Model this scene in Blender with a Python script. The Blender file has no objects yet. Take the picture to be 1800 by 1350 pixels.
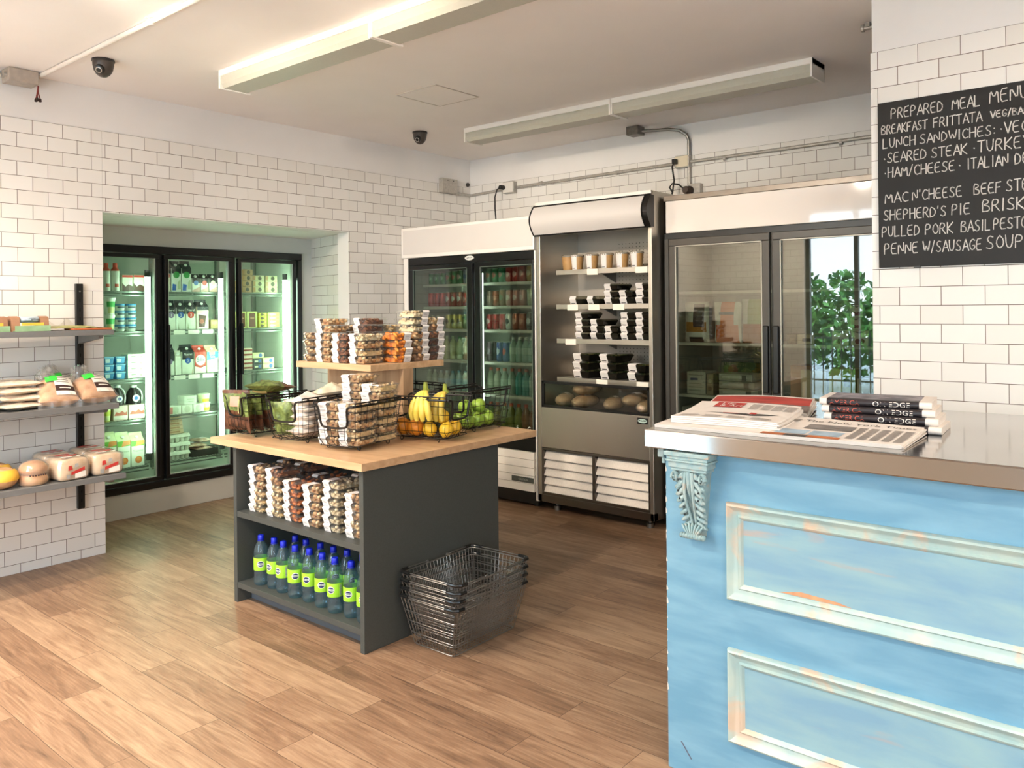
import bpy, bmesh, math, random
from mathutils import Vector, Matrix

# ------------------------------------------------------------------ camera, sky, exposure
sc = bpy.context.scene
COL = sc.collection
PI = math.pi
H = 1.45
TH = math.radians(40.17)
ROLL = 0.0095
FW = Vector((math.cos(TH), math.sin(TH), 0))
RT0 = Vector((math.sin(TH), -math.cos(TH), 0))
UP0 = Vector((0, 0, 1))
RT = RT0 * math.cos(ROLL) - UP0 * math.sin(ROLL)
UPV = UP0 * math.cos(ROLL) + RT0 * math.sin(ROLL)
cam_d = bpy.data.cameras.new('camera')
cam = bpy.data.objects.new('camera', cam_d)
COL.objects.link(cam)
cam.matrix_world = Matrix(((RT.x, UPV.x, -FW.x, 0), (RT.y, UPV.y, -FW.y, 0), (RT.z, UPV.z, -FW.z, H), (0, 0, 0, 1)))
cam_d.sensor_width = 36
cam_d.lens = 1430 / 1800 * 36
cam_d.shift_y = -(675 - 541) / 1800
cam_d.clip_start = 0.05
sc.camera = cam

sc.view_settings.view_transform = 'Standard'
sc.view_settings.look = 'None'
sc.view_settings.gamma = 1
sc.view_settings.use_curve_mapping = False
sc.view_settings.exposure = 0.33
sc.cycles.use_denoising = True
sc.cycles.transparent_max_bounces = 40
sc.cycles.max_bounces = 10
sc.cycles.caustics_reflective = False
sc.cycles.caustics_refractive = False

SKY = 13.0
world = bpy.data.worlds.new('sky')
sc.world = world
world.use_nodes = True
wn = world.node_tree.nodes
wl = world.node_tree.links
bg = wn['Background']
wtc = wn.new('ShaderNodeTexCoord')
wsep = wn.new('ShaderNodeSeparateXYZ')
wl.new(wtc.outputs['Generated'], wsep.inputs[0])
wr = wn.new('ShaderNodeValToRGB')
wr.color_ramp.elements[0].position = 0.0
wr.color_ramp.elements[0].color = (0.84, 0.92, 1.0, 1)
wr.color_ramp.elements[1].position = 0.6
wr.color_ramp.elements[1].color = (0.50, 0.72, 1.0, 1)
wl.new(wsep.outputs[2], wr.inputs[0])
wl.new(wr.outputs[0], bg.inputs[0])
bg.inputs[1].default_value = SKY


def area(name, loc, rot, sx, sy, power, color, shape='RECTANGLE', portal=False, spread=None):
    d = bpy.data.lights.new(name, 'AREA')
    d.shape = shape
    d.size = sx
    if shape in ('RECTANGLE', 'ELLIPSE'):
        d.size_y = sy
    d.energy = power
    d.color = color
    if portal:
        d.cycles.is_portal = True
    if spread is not None:
        d.spread = spread
    o = bpy.data.objects.new(name, d)
    COL.objects.link(o)
    o.location = loc
    o.rotation_euler = rot
    return o


# windows in the front wall behind the camera (y0, y1, z0, z1)
XF = -0.6
WINDOWS = [(2.50, 3.70, 0.25, 2.62), (-0.25, 0.55, 0.06, 2.30), (-2.6, -1.4, 0.9, 2.35)]
for (a, b, c, d) in WINDOWS:   # portals: guide the sky's light through the real openings
    area('window_portal', (XF - 0.05, (a + b) / 2, (c + d) / 2), (PI / 2, 0, -PI / 2), b - a, d - c, 1, (1, 1, 1), portal=True)

WARM = (1.0, 0.85, 0.68)
DOWNLIGHTS = [(0.17, 4.3), (0.17, 3.35), (0.17, 2.6), (0.17, -1.5), (1.9, -1.2)]  # last pair added to brighten the menu wall side
DOWN_W = 42.0
# unseen ceiling lamps added to brighten the walls (lamp x, y -> aimed at x, y, z)
FILL_SPOTS = [((0.85, 3.3), (5.3, 4.4, 1.25)), ((0.95, 2.5), (5.3, 3.2, 1.25)), ((2.6, 1.45), (5.3, 2.1, 1.2)), ((0.9, 3.4), (2.6, 5.0, 1.6)), ((2.0, -0.6), (3.75, 0.4, 1.6))]
FILL_SPOT_W = (190, 175, 34, 24, 44)


# ------------------------------------------------------------------ helpers
def at(px, py, axis, val):
    """the point of the room that a ray through a photograph pixel meets on the plane axis = val"""
    d = FW + RT * ((px - 900) / 1430) - UPV * ((py - 541) / 1430)
    i = 'xyz'.index(axis)
    o = (0, 0, H)
    t = (val - o[i]) / d[i]
    return Vector(o) + d * t


def srgb(h):
    if isinstance(h, (tuple, list)):
        return tuple(h) if len(h) == 4 else (*h, 1)
    h = h.lstrip('#')
    out = []
    for i in (0, 2, 4):
        c = int(h[i:i + 2], 16) / 255
        out.append(c / 12.92 if c <= 0.04045 else ((c + 0.055) / 1.055) ** 2.4)
    return (*out, 1)


def rrect(x, y, z, r=0.028, n=4):
    """rounded rectangle loop, half sizes x and y, at height z"""
    out = []
    for k, (sx, sy) in enumerate(((1, 1), (-1, 1), (-1, -1), (1, -1))):
        for i in range(n + 1):
            a = (k + i / n) * PI / 2
            out.append((sx * (x - r) + r * math.cos(a), sy * (y - r) + r * math.sin(a), z))
    return out


class MB:
    """collects shapes, then links them as ONE mesh object"""
    def __init__(s):
        s.v = []; s.f = []; s.m = []; s.cur = 0

    def mat(s, i):
        s.cur = i
        return s

    def add(s, vs, fs, m=None):
        b = len(s.v)
        s.v.extend([tuple(v) for v in vs])
        mi = s.cur if m is None else m
        for f in fs:
            s.f.append(tuple(i + b for i in f)); s.m.append(mi)
        return s

    def box(s, a, b, m=None):
        x0, y0, z0 = a; x1, y1, z1 = b
        return s.add([(x0, y0, z0), (x1, y0, z0), (x1, y1, z0), (x0, y1, z0), (x0, y0, z1), (x1, y0, z1), (x1, y1, z1), (x0, y1, z1)],
                     [(3, 2, 1, 0), (4, 5, 6, 7), (0, 1, 5, 4), (1, 2, 6, 5), (2, 3, 7, 6), (3, 0, 4, 7)], m)

    def frustum(s, a, b, a2, b2, z0, z1, m=None, cap=True):
        """tapered box: bottom rect a..b (xy), top rect a2..b2"""
        vs = [(a[0], a[1], z0), (b[0], a[1], z0), (b[0], b[1], z0), (a[0], b[1], z0), (a2[0], a2[1], z1), (b2[0], a2[1], z1), (b2[0], b2[1], z1), (a2[0], b2[1], z1)]
        fs = [(3, 2, 1, 0), (0, 1, 5, 4), (1, 2, 6, 5), (2, 3, 7, 6), (3, 0, 4, 7)]
        if cap:
            fs.append((4, 5, 6, 7))
        return s.add(vs, fs, m)

    def lathe(s, prof, n=16, c=(0, 0, 0), m=None, axis='z', caps=True):
        vs = []; fs = []
        for (r, z) in prof:
            for k in range(n):
                a = 2 * PI * k / n
                p = (r * math.cos(a), r * math.sin(a), z)
                if axis == 'x':
                    p = (p[2], p[0], p[1])
                elif axis == 'y':
                    p = (p[1], p[2], p[0])
                vs.append((p[0] + c[0], p[1] + c[1], p[2] + c[2]))
        for i in range(len(prof) - 1):
            for k in range(n):
                k2 = (k + 1) % n
                fs.append((i * n + k, i * n + k2, (i + 1) * n + k2, (i + 1) * n + k))
        if caps:
            if prof[0][0] > 1e-5:
                fs.append(tuple(range(n - 1, -1, -1)))
            if prof[-1][0] > 1e-5:
                b = (len(prof) - 1) * n
                fs.append(tuple(range(b, b + n)))
        return s.add(vs, fs, m)

    def cyl(s, r, z0, z1, c=(0, 0, 0), n=16, m=None, axis='z'):
        return s.lathe([(r, z0), (r, z1)], n, c, m, axis)

    def ball(s, c, r, nu=10, nv=7, m=None, rot=None, jitter=0, rnd=random):
        vs = []; fs = []
        if not isinstance(r, (tuple, list)):
            r = (r, r, r)
        for i in range(nv + 1):
            t = PI * i / nv
            for k in range(nu):
                a = 2 * PI * k / nu
                q = 1 + (rnd.uniform(-jitter, jitter) if jitter and 0 < i < nv else 0)
                p = Vector((r[0] * q * math.sin(t) * math.cos(a), r[1] * q * math.sin(t) * math.sin(a), -r[2] * q * math.cos(t)))
                if rot is not None:
                    p = rot @ p
                vs.append((p.x + c[0], p.y + c[1], p.z + c[2]))
        for i in range(nv):
            for k in range(nu):
                k2 = (k + 1) % nu
                fs.append((i * nu + k, i * nu + k2, (i + 1) * nu + k2, (i + 1) * nu + k))
        return s.add(vs, fs, m)

    def tube(s, pts, r, n=6, closed=False, m=None, caps=True):
        P = [Vector(p) for p in pts]
        N = len(P)
        rr = r if isinstance(r, (list, tuple)) else [r] * N
        vs = []; fs = []
        prev = None
        for i in range(N):
            if closed:
                t = (P[(i + 1) % N] - P[i - 1])
            else:
                t = P[min(i + 1, N - 1)] - P[max(i - 1, 0)]
            if t.length < 1e-9:
                t = Vector((0, 0, 1))
            t.normalize()
            if prev is None:
                u = t.cross(Vector((0, 0, 1)))
                if u.length < 1e-4:
                    u = t.cross(Vector((1, 0, 0)))
            else:
                u = prev - t * prev.dot(t)
                if u.length < 1e-6:
                    u = t.cross(Vector((0, 0, 1)))
            u.normalize(); prev = u
            w = t.cross(u)
            for k in range(n):
                a = 2 * PI * k / n
                q = P[i] + (u * math.cos(a) + w * math.sin(a)) * rr[i]
                vs.append(tuple(q))
        last = N if closed else N - 1
        for i in range(last):
            j = (i + 1) % N
            for k in range(n):
                k2 = (k + 1) % n
                fs.append((i * n + k, i * n + k2, j * n + k2, j * n + k))
        if not closed and caps:
            fs.append(tuple(range(n - 1, -1, -1)))
            fs.append(tuple(range((N - 1) * n, N * n)))
        return s.add(vs, fs, m)

    def prism(s, poly, origin, ux, uy, depth, m=None):
        """polygon (2-D points) on the plane origin + x*ux + y*uy, extruded along depth vector"""
        o = Vector(origin); ux = Vector(ux); uy = Vector(uy); d = Vector(depth)
        n = len(poly)
        vs = [tuple(o + ux * x + uy * y) for x, y in poly] + [tuple(o + ux * x + uy * y + d) for x, y in poly]
        fs = [tuple(range(n - 1, -1, -1)), tuple(range(n, 2 * n))]
        for i in range(n):
            j = (i + 1) % n
            fs.append((i, j, n + j, n + i))
        return s.add(vs, fs, m)

    def grid(s, fn, nu, nv, m=None, closed_u=False):
        vs = [tuple(fn(i / (nu if closed_u else nu), j / nv)) for j in range(nv + 1) for i in range(nu if closed_u else nu + 1)]
        w = nu if closed_u else nu + 1
        fs = []
        for j in range(nv):
            for i in range(nu):
                i2 = (i + 1) % w
                fs.append((j * w + i, j * w + i2, (j + 1) * w + i2, (j + 1) * w + i))
        return s.add(vs, fs, m)

    def plane(s, o, u, v, m=None):
        o = Vector(o); u = Vector(u); v = Vector(v)
        return s.add([o, o + u, o + u + v, o + v], [(0, 1, 2, 3)], m)

    def text(s, body, o, u, v, size, m=None, align='LEFT', lift=0.0004, wrap=None):
        """flat lettering: o = baseline start, u = reading direction, v = up (unit vectors)"""
        key = (body, align)
        if key not in TEXT_CACHE:
            c = bpy.data.curves.new('lettering', 'FONT')
            c.body = body; c.size = 1; c.align_x = align; c.resolution_u = 2
            ob = bpy.data.objects.new('lettering', c)
            COL.objects.link(ob)
            dg = bpy.context.evaluated_depsgraph_get()
            me = bpy.data.meshes.new_from_object(ob.evaluated_get(dg))
            TEXT_CACHE[key] = ([tuple(x.co) for x in me.vertices], [tuple(p.vertices) for p in me.polygons])
            bpy.data.objects.remove(ob); bpy.data.curves.remove(c); bpy.data.meshes.remove(me)
        vv, ff = TEXT_CACHE[key]
        o = Vector(o); u = Vector(u); v = Vector(v); n = u.cross(v)
        if wrap:
            vs = [wrap(x * size, y * size) for x, y, z in vv]
        else:
            vs = [o + u * (x * size) + v * (y * size) + n * lift for x, y, z in vv]
        return s.add(vs, ff, m)

    def move(s, M):
        s.v = [tuple(M @ Vector(v)) for v in s.v]
        return s

    def build(s, name, mats, parent=None, smooth=False, bevel=0, seg=2, loc=None, rot=None, fix=False):
        me = bpy.data.meshes.new(name)
        me.from_pydata(s.v, [], s.f)
        if not isinstance(mats, (list, tuple)):
            mats = [mats]
        for m in mats:
            me.materials.append(m)
        for p, mi in zip(me.polygons, s.m):
            p.material_index = min(mi, len(mats) - 1)
        if fix:
            bm = bmesh.new(); bm.from_mesh(me)
            bmesh.ops.recalc_face_normals(bm, faces=bm.faces)
            bm.to_mesh(me); bm.free()
        if smooth:
            for p in me.polygons:
                p.use_smooth = True
            me.set_sharp_from_angle(angle=math.radians(smooth if smooth is not True else 40))
        me.update()
        o = bpy.data.objects.new(name, me)
        COL.objects.link(o)
        if parent is not None:
            o.parent = parent
        if loc is not None:
            o.location = loc
        if rot is not None:
            o.rotation_euler = rot
        if bevel:
            md = o.modifiers.new('edge', 'BEVEL')
            md.width = bevel; md.segments = seg; md.limit_method = 'ANGLE'; md.angle_limit = math.radians(40)
            md.harden_normals = False
        return o


TEXT_CACHE = {}


def tag(o, label, cat, group=None):
    o['label'] = label; o['category'] = cat
    if group:
        o['group'] = group
    return o


def thing(name, label, cat, loc=(0, 0, 0), rz=0, group=None, rot=None):
    o = bpy.data.objects.new(name, None)
    COL.objects.link(o)
    o.empty_display_size = 0.05
    o.location = loc
    o.rotation_euler = rot if rot else (0, 0, rz)
    return tag(o, label, cat, group)


def struct(o):
    o['kind'] = 'structure'
    return o


def dup(root, loc, rz=None, label=None, group=None, rot=None):
    r = root.copy()
    COL.objects.link(r)
    r.location = loc
    if rot is not None:
        r.rotation_euler = rot
    elif rz is not None:
        r.rotation_euler = (0, 0, rz)
    if label:
        r['label'] = label
    if group:
        r['group'] = group
    for ch in list(root.children):
        c = ch.copy(); COL.objects.link(c); c.parent = r
        for g in list(ch.children):
            d = g.copy(); COL.objects.link(d); d.parent = c
    return r


class Kind:
    """first call places the prototype itself, later calls place copies"""
    def __init__(s, make):
        s.make = make; s.proto = None

    def put(s, loc, rz, label, group=None, rot=None):
        if s.proto is None:
            s.proto = s.make()
            o = s.proto
            o.location = loc
            o.rotation_euler = rot if rot is not None else (0, 0, rz)
            o['label'] = label
            if group:
                o['group'] = group
            return o
        return dup(s.proto, loc, rz, label, group, rot)


ORD = ['bottom', 'second', 'third', 'fourth', 'fifth', 'sixth', 'seventh', 'eighth']


def level_word(k, n):
    if n == 1:
        return 'single'
    if k == 0:
        return 'bottom'
    if k == n - 1:
        return 'topmost'
    return ORD[k] + ' from bottom'


# ------------------------------------------------------------------ materials
MATS = {}


def nodes_of(m):
    return m.node_tree.nodes, m.node_tree.links


def M(name, col, rough=0.5, metal=0.0, spec=0.5, noise=None, bump=None, emit=0.0, coat=0.0, stretch=None, sss=0.0, col2=None):
    """principled material; noise=(scale, amount) varies the colour, bump=(scale, strength)"""
    if name in MATS:
        return MATS[name]
    m = bpy.data.materials.new(name)
    MATS[name] = m
    m.use_nodes = True
    n, l = nodes_of(m)
    b = n['Principled BSDF']
    c = srgb(col)
    b.inputs['Base Color'].default_value = c
    b.inputs['Roughness'].default_value = rough
    b.inputs['Metallic'].default_value = metal
    b.inputs['Specular IOR Level'].default_value = spec
    b.inputs['Coat Weight'].default_value = coat
    if sss:
        b.inputs['Subsurface Weight'].default_value = sss
        b.inputs['Subsurface Radius'].default_value = (0.01, 0.006, 0.003)
    if emit:
        b.inputs['Emission Color'].default_value = c
        b.inputs['Emission Strength'].default_value = emit
    if noise or bump:
        tc = n.new('ShaderNodeTexCoord'); mp = n.new('ShaderNodeMapping')
        l.new(tc.outputs['Object'], mp.inputs[0])
        if stretch:
            mp.inputs['Scale'].default_value = stretch
    if noise:
        t = n.new('ShaderNodeTexNoise')
        t.inputs['Scale'].default_value = noise[0]; t.inputs['Detail'].default_value = 4
        l.new(mp.outputs[0], t.inputs['Vector'])
        r = n.new('ShaderNodeValToRGB')
        k = noise[1]
        c2 = srgb(col2) if col2 else tuple(min(1, x * (1 + k)) for x in c[:3]) + (1,)
        r.color_ramp.elements[0].position = 0.3; r.color_ramp.elements[1].position = 0.7
        r.color_ramp.elements[0].color = tuple(x * (1 - k) for x in c[:3]) + (1,)
        r.color_ramp.elements[1].color = c2
        l.new(t.outputs['Fac'], r.inputs[0]); l.new(r.outputs[0], b.inputs['Base Color'])
    if bump:
        t2 = n.new('ShaderNodeTexNoise')
        t2.inputs['Scale'].default_value = bump[0]; t2.inputs['Detail'].default_value = 3
        l.new(mp.outputs[0], t2.inputs['Vector'])
        bp = n.new('ShaderNodeBump')
        bp.inputs['Strength'].default_value = bump[1]; bp.inputs['Distance'].default_value = 0.005
        l.new(t2.outputs['Fac'], bp.inputs['Height']); l.new(bp.outputs[0], b.inputs['Normal'])
    return m


def clear_mat(name, tint, ior=1.45, rough=0.02, gloss=1.0, haze=0.0, hazecol='#ffffff'):
    """thin clear sheet: see-through plus Fresnel mirror, with an optional milky share"""
    if name in MATS:
        return MATS[name]
    m = bpy.data.materials.new(name)
    MATS[name] = m
    m.use_nodes = True
    n, l = nodes_of(m)
    n.remove(n['Principled BSDF'])
    out = n['Material Output']
    t = n.new('ShaderNodeBsdfTransparent'); t.inputs[0].default_value = srgb(tint)
    g = n.new('ShaderNodeBsdfGlossy'); g.inputs['Roughness'].default_value = rough
    # Schlick's Fresnel from the facing angle, the same from either side of the sheet
    lw = n.new('ShaderNodeLayerWeight'); lw.inputs['Blend'].default_value = 0.5
    pw = n.new('ShaderNodeMath'); pw.operation = 'POWER'; pw.inputs[1].default_value = 5
    l.new(lw.outputs['Facing'], pw.inputs[0])
    f0 = ((ior - 1) / (ior + 1)) ** 2
    mul = n.new('ShaderNodeMath'); mul.operation = 'MULTIPLY_ADD'
    mul.inputs[1].default_value = (1 - f0) * min(gloss, 1.0); mul.inputs[2].default_value = f0 * gloss
    mul.use_clamp = True
    l.new(pw.outputs[0], mul.inputs[0])
    a = t.outputs[0]
    if haze:
        d = n.new('ShaderNodeBsdfDiffuse'); d.inputs[0].default_value = srgb(hazecol)
        mh = n.new('ShaderNodeMixShader'); mh.inputs[0].default_value = haze
        l.new(t.outputs[0], mh.inputs[1]); l.new(d.outputs[0], mh.inputs[2])
        a = mh.outputs[0]
    mx = n.new('ShaderNodeMixShader')
    l.new(mul.outputs[0], mx.inputs[0]); l.new(a, mx.inputs[1]); l.new(g.outputs[0], mx.inputs[2])
    l.new(mx.outputs[0], out.inputs['Surface'])
    return m


def uv_coord(m, ua, us, uo, va, vs, vo):
    """texture vector (u, v): u = us * coord[ua] + uo, in metres"""
    n, l = nodes_of(m)
    tc = n.new('ShaderNodeTexCoord'); sp = n.new('ShaderNodeSeparateXYZ')
    l.new(tc.outputs['Object'], sp.inputs[0])
    cb = n.new('ShaderNodeCombineXYZ')
    for k, (a, s_, o_) in enumerate(((ua, us, uo), (va, vs, vo))):
        q = n.new('ShaderNodeMath'); q.operation = 'MULTIPLY_ADD'
        q.inputs[1].default_value = s_; q.inputs[2].default_value = o_
        l.new(sp.outputs[a], q.inputs[0]); l.new(q.outputs[0], cb.inputs[k])
    return cb.outputs[0]


def tile_mat(name, ua, uo, vtop, w=0.16, row=0.08, us=1):
    m = bpy.data.materials.new(name)
    MATS[name] = m
    m.use_nodes = True
    n, l = nodes_of(m)
    b = n['Principled BSDF']
    vec = uv_coord(m, ua, us, uo, 2, -1, vtop)
    br = n.new('ShaderNodeTexBrick')
    br.offset = 0.5; br.offset_frequency = 2; br.squash = 1
    br.inputs['Scale'].default_value = 1
    br.inputs['Brick Width'].default_value = w; br.inputs['Row Height'].default_value = row
    br.inputs['Mortar Size'].default_value = 0.0014; br.inputs['Mortar Smooth'].default_value = 0.1
    br.inputs['Bias'].default_value = 0
    br.inputs['Color1'].default_value = srgb('#f3efe9'); br.inputs['Color2'].default_value = srgb('#ece7df')
    br.inputs['Mortar'].default_value = srgb('#6f5d50')
    l.new(vec, br.inputs['Vector'])
    l.new(br.outputs['Color'], b.inputs['Base Color'])
    b.inputs['Roughness'].default_value = 0.22
    rr = n.new('ShaderNodeMapRange'); rr.inputs[3].default_value = 0.2; rr.inputs[4].default_value = 0.85
    l.new(br.outputs['Fac'], rr.inputs[0]); l.new(rr.outputs[0], b.inputs['Roughness'])
    bp = n.new('ShaderNodeBump'); bp.inputs['Strength'].default_value = 0.25; bp.inputs['Distance'].default_value = 0.002
    bp.invert = True
    l.new(br.outputs['Fac'], bp.inputs['Height']); l.new(bp.outputs[0], b.inputs['Normal'])
    return m


def floor_mat():
    m = bpy.data.materials.new('wood_plank_floor')
    m.use_nodes = True
    n, l = nodes_of(m)
    b = n['Principled BSDF']
    vec = uv_coord(m, 1, 1, 0.12, 0, 1, 0.006)
    br = n.new('ShaderNodeTexBrick')
    br.offset = 0.37; br.offset_frequency = 2
    br.inputs['Scale'].default_value = 1
    br.inputs['Brick Width'].default_value = 0.93; br.inputs['Row Height'].default_value = 0.1535
    br.inputs['Mortar Size'].default_value = 0.0012; br.inputs['Mortar Smooth'].default_value = 0.2
    br.inputs['Color1'].default_value = (0, 0, 0, 1); br.inputs['Color2'].default_value = (1, 1, 1, 1)
    br.inputs['Mortar'].default_value = (0.5, 0.5, 0.5, 1)
    l.new(vec, br.inputs['Vector'])
    # grain runs along each plank, shifted from plank to plank
    sh = n.new('ShaderNodeVectorMath'); sh.operation = 'SCALE'; sh.inputs['Scale'].default_value = 23.0
    l.new(br.outputs['Color'], sh.inputs[0])
    ad = n.new('ShaderNodeVectorMath'); ad.operation = 'ADD'
    l.new(vec, ad.inputs[0]); l.new(sh.outputs[0], ad.inputs[1])
    mp = n.new('ShaderNodeMapping'); mp.inputs['Scale'].default_value = (1.6, 13, 1)
    l.new(ad.outputs[0], mp.inputs[0])
    g = n.new('ShaderNodeTexNoise'); g.inputs['Scale'].default_value = 1.7; g.inputs['Detail'].default_value = 6; g.inputs['Roughness'].default_value = 0.6; g.inputs['Distortion'].default_value = 1.1
    l.new(mp.outputs[0], g.inputs['Vector'])
    mp2 = n.new('ShaderNodeMapping'); mp2.inputs['Scale'].default_value = (5, 90, 1)
    l.new(ad.outputs[0], mp2.inputs[0])
    g2 = n.new('ShaderNodeTexNoise'); g2.inputs['Scale'].default_value = 1.5; g2.inputs['Detail'].default_value = 3
    l.new(mp2.outputs[0], g2.inputs['Vector'])
    mix = n.new('ShaderNodeMath'); mix.operation = 'MULTIPLY_ADD'; mix.inputs[1].default_value = 0.32
    l.new(g2.outputs['Fac'], mix.inputs[0])
    sc1 = n.new('ShaderNodeMath'); sc1.operation = 'MULTIPLY'; sc1.inputs[1].default_value = 0.76
    l.new(g.outputs['Fac'], sc1.inputs[0]); l.new(sc1.outputs[0], mix.inputs[2])
    pl = n.new('ShaderNodeMath'); pl.operation = 'MULTIPLY_ADD'; pl.inputs[1].default_value = 0.22
    l.new(br.outputs['Color'], pl.inputs[0]); l.new(mix.outputs[0], pl.inputs[2])
    rp = n.new('ShaderNodeValToRGB')
    e = rp.color_ramp.elements
    e[0].position = 0.36; e[0].color = srgb('#5e4737')
    e[1].position = 0.88; e[1].color = srgb('#ae8f72')
    k = e.new(0.60); k.color = srgb('#8a6b53')
    l.new(pl.outputs[0], rp.inputs[0])
    mm = n.new('ShaderNodeMixRGB'); mm.inputs[2].default_value = srgb('#5a4436')
    l.new(br.outputs['Fac'], mm.inputs[0]); l.new(rp.outputs[0], mm.inputs[1])
    l.new(mm.outputs[0], b.inputs['Base Color'])
    b.inputs['Roughness'].default_value = 0.42
    b.inputs['Specular IOR Level'].default_value = 0.35
    bp = n.new('ShaderNodeBump'); bp.inputs['Strength'].default_value = 0.15; bp.inputs['Distance'].default_value = 0.002
    l.new(mix.outputs[0], bp.inputs['Height']); l.new(bp.outputs[0], b.inputs['Normal'])
    return m


def wood_mat(name, lo, hi, vec_scale, rough=0.45):
    m = bpy.data.materials.new(name)
    MATS[name] = m
    m.use_nodes = True
    n, l = nodes_of(m)
    b = n['Principled BSDF']
    tc = n.new('ShaderNodeTexCoord'); mp = n.new('ShaderNodeMapping')
    mp.inputs['Scale'].default_value = vec_scale
    l.new(tc.outputs['Object'], mp.inputs[0])
    g = n.new('ShaderNodeTexNoise'); g.inputs['Scale'].default_value = 1.0; g.inputs['Detail'].default_value = 5; g.inputs['Distortion'].default_value = 0.6
    l.new(mp.outputs[0], g.inputs['Vector'])
    rp = n.new('ShaderNodeValToRGB')
    rp.color_ramp.elements[0].position = 0.3; rp.color_ramp.elements[0].color = srgb(lo)
    rp.color_ramp.elements[1].position = 0.7; rp.color_ramp.elements[1].color = srgb(hi)
    l.new(g.outputs['Fac'], rp.inputs[0]); l.new(rp.outputs[0], b.inputs['Base Color'])
    b.inputs['Roughness'].default_value = rough
    return m


def steel_mat(name, col, rough=0.28, streak=(1, 1, 60)):
    m = bpy.data.materials.new(name)
    MATS[name] = m
    m.use_nodes = True
    n, l = nodes_of(m)
    b = n['Principled BSDF']
    b.inputs['Base Color'].default_value = srgb(col); b.inputs['Metallic'].default_value = 1
    tc = n.new('ShaderNodeTexCoord'); mp = n.new('ShaderNodeMapping'); mp.inputs['Scale'].default_value = streak
    l.new(tc.outputs['Object'], mp.inputs[0])
    g = n.new('ShaderNodeTexNoise'); g.inputs['Scale'].default_value = 3; g.inputs['Detail'].default_value = 3
    l.new(mp.outputs[0], g.inputs['Vector'])
    mr = n.new('ShaderNodeMapRange'); mr.inputs[3].default_value = rough * 0.94; mr.inputs[4].default_value = rough * 1.06
    l.new(g.outputs['Fac'], mr.inputs[0]); l.new(mr.outputs[0], b.inputs['Roughness'])
    return m


def worn_paint(name, base, second, worn, stretch, worn_at=0.66, dark=None):
    """brushed, rubbed-through furniture paint"""
    m = bpy.data.materials.new(name)
    MATS[name] = m
    m.use_nodes = True
    n, l = nodes_of(m)
    b = n['Principled BSDF']
    tc = n.new('ShaderNodeTexCoord')

    def noise(scale, st, detail=4, dist=0.3):
        mp = n.new('ShaderNodeMapping'); mp.inputs['Scale'].default_value = st
        l.new(tc.outputs['Object'], mp.inputs[0])
        t = n.new('ShaderNodeTexNoise'); t.inputs['Scale'].default_value = scale; t.inputs['Detail'].default_value = detail
        t.inputs['Distortion'].default_value = dist
        l.new(mp.outputs[0], t.inputs['Vector'])
        return t.outputs['Fac']
    a = noise(3.0, stretch)
    r1 = n.new('ShaderNodeValToRGB')
    r1.color_ramp.elements[0].position = 0.38; r1.color_ramp.elements[0].color = srgb(base)
    r1.color_ramp.elements[1].position = 0.68; r1.color_ramp.elements[1].color = srgb(second)
    l.new(a, r1.inputs[0])
    w = noise(2.3, tuple(x * 1.0 for x in stretch), 7, 0.8)
    r2 = n.new('ShaderNodeValToRGB')
    r2.color_ramp.elements[0].position = worn_at; r2.color_ramp.elements[0].color = (0, 0, 0, 1)
    r2.color_ramp.elements[1].position = worn_at + 0.1; r2.color_ramp.elements[1].color = (0.8, 0.8, 0.8, 1)
    l.new(w, r2.inputs[0])
    mx = n.new('ShaderNodeMixRGB'); mx.inputs[2].default_value = srgb(worn)
    l.new(r2.outputs[0], mx.inputs[0]); l.new(r1.outputs[0], mx.inputs[1])
    l.new(mx.outputs[0], b.inputs['Base Color'])
    b.inputs['Roughness'].default_value = 0.5
    f = noise(40, (1, 1, 1), 2)
    bp = n.new('ShaderNodeBump'); bp.inputs['Strength'].default_value = 0.08; bp.inputs['Distance'].default_value = 0.003
    l.new(f, bp.inputs['Height']); l.new(bp.outputs[0], b.inputs['Normal'])
    return m


WHITE = M('white_paint', '#eeeae6', 0.6, noise=(3, 0.02))
CEIL = M('ceiling_paint', '#faf3ee', 0.8, noise=(2, 0.02))
GREYWALL = M('alcove_paint', '#cdd0cb', 0.7, noise=(2, 0.03))
BLACK = M('black_metal', '#131313', 0.35, noise=(9, 0.1))
BLACKF = M('black_frame', '#0c0c0d', 0.3, noise=(9, 0.1))
DKGREY = M('dark_grey_metal', '#4a4a4a', 0.45, noise=(8, 0.06))
WHITEM = M('white_enamel', '#f4efe8', 0.3, noise=(5, 0.02))
CHROME = M('chrome_wire', '#918e89', 0.34, 0.9, noise=(20, 0.05))
GALV = M('galvanised_steel', '#b9b4ac', 0.42, 0.45, noise=(60, 0.14))
ISLAND = M('charcoal_laminate', '#454845', 0.55, noise=(220, 0.10))
OAK = wood_mat('oak_laminate', '#c39a70', '#dcb68c', (2, 22, 22))
OAKY = wood_mat('oak_laminate_cross', '#bf9770', '#d9b48c', (22, 2.5, 22))
OAKD = wood_mat('oak_post', '#a98868', '#c9a785', (22, 22, 2))
STEEL = steel_mat('brushed_steel', '#c6c0b6', 0.36)
STEELC = steel_mat('counter_steel', '#a8a29c', 0.11, (1, 40, 1))
STEELD = steel_mat('dark_steel', '#77726c', 0.3)
GLASS = clear_mat('door_glass', '#eef6f0', 1.5, 0.0, 1.3)
GLASSM = clear_mat('freezer_glass', '#d3d8d1', 1.5, 0.0, 2.2)
WINGLASS = clear_mat('window_glass', '#f4f8f8', 1.45, 0.0, 1.0)
CLEAR = clear_mat('clear_plastic', '#f7f7f5', 1.45, 0.06, 1.0, 0.05)
BAG = clear_mat('bag_film', '#f6f2ec', 1.5, 0.12, 1.6, 0.10)
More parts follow.
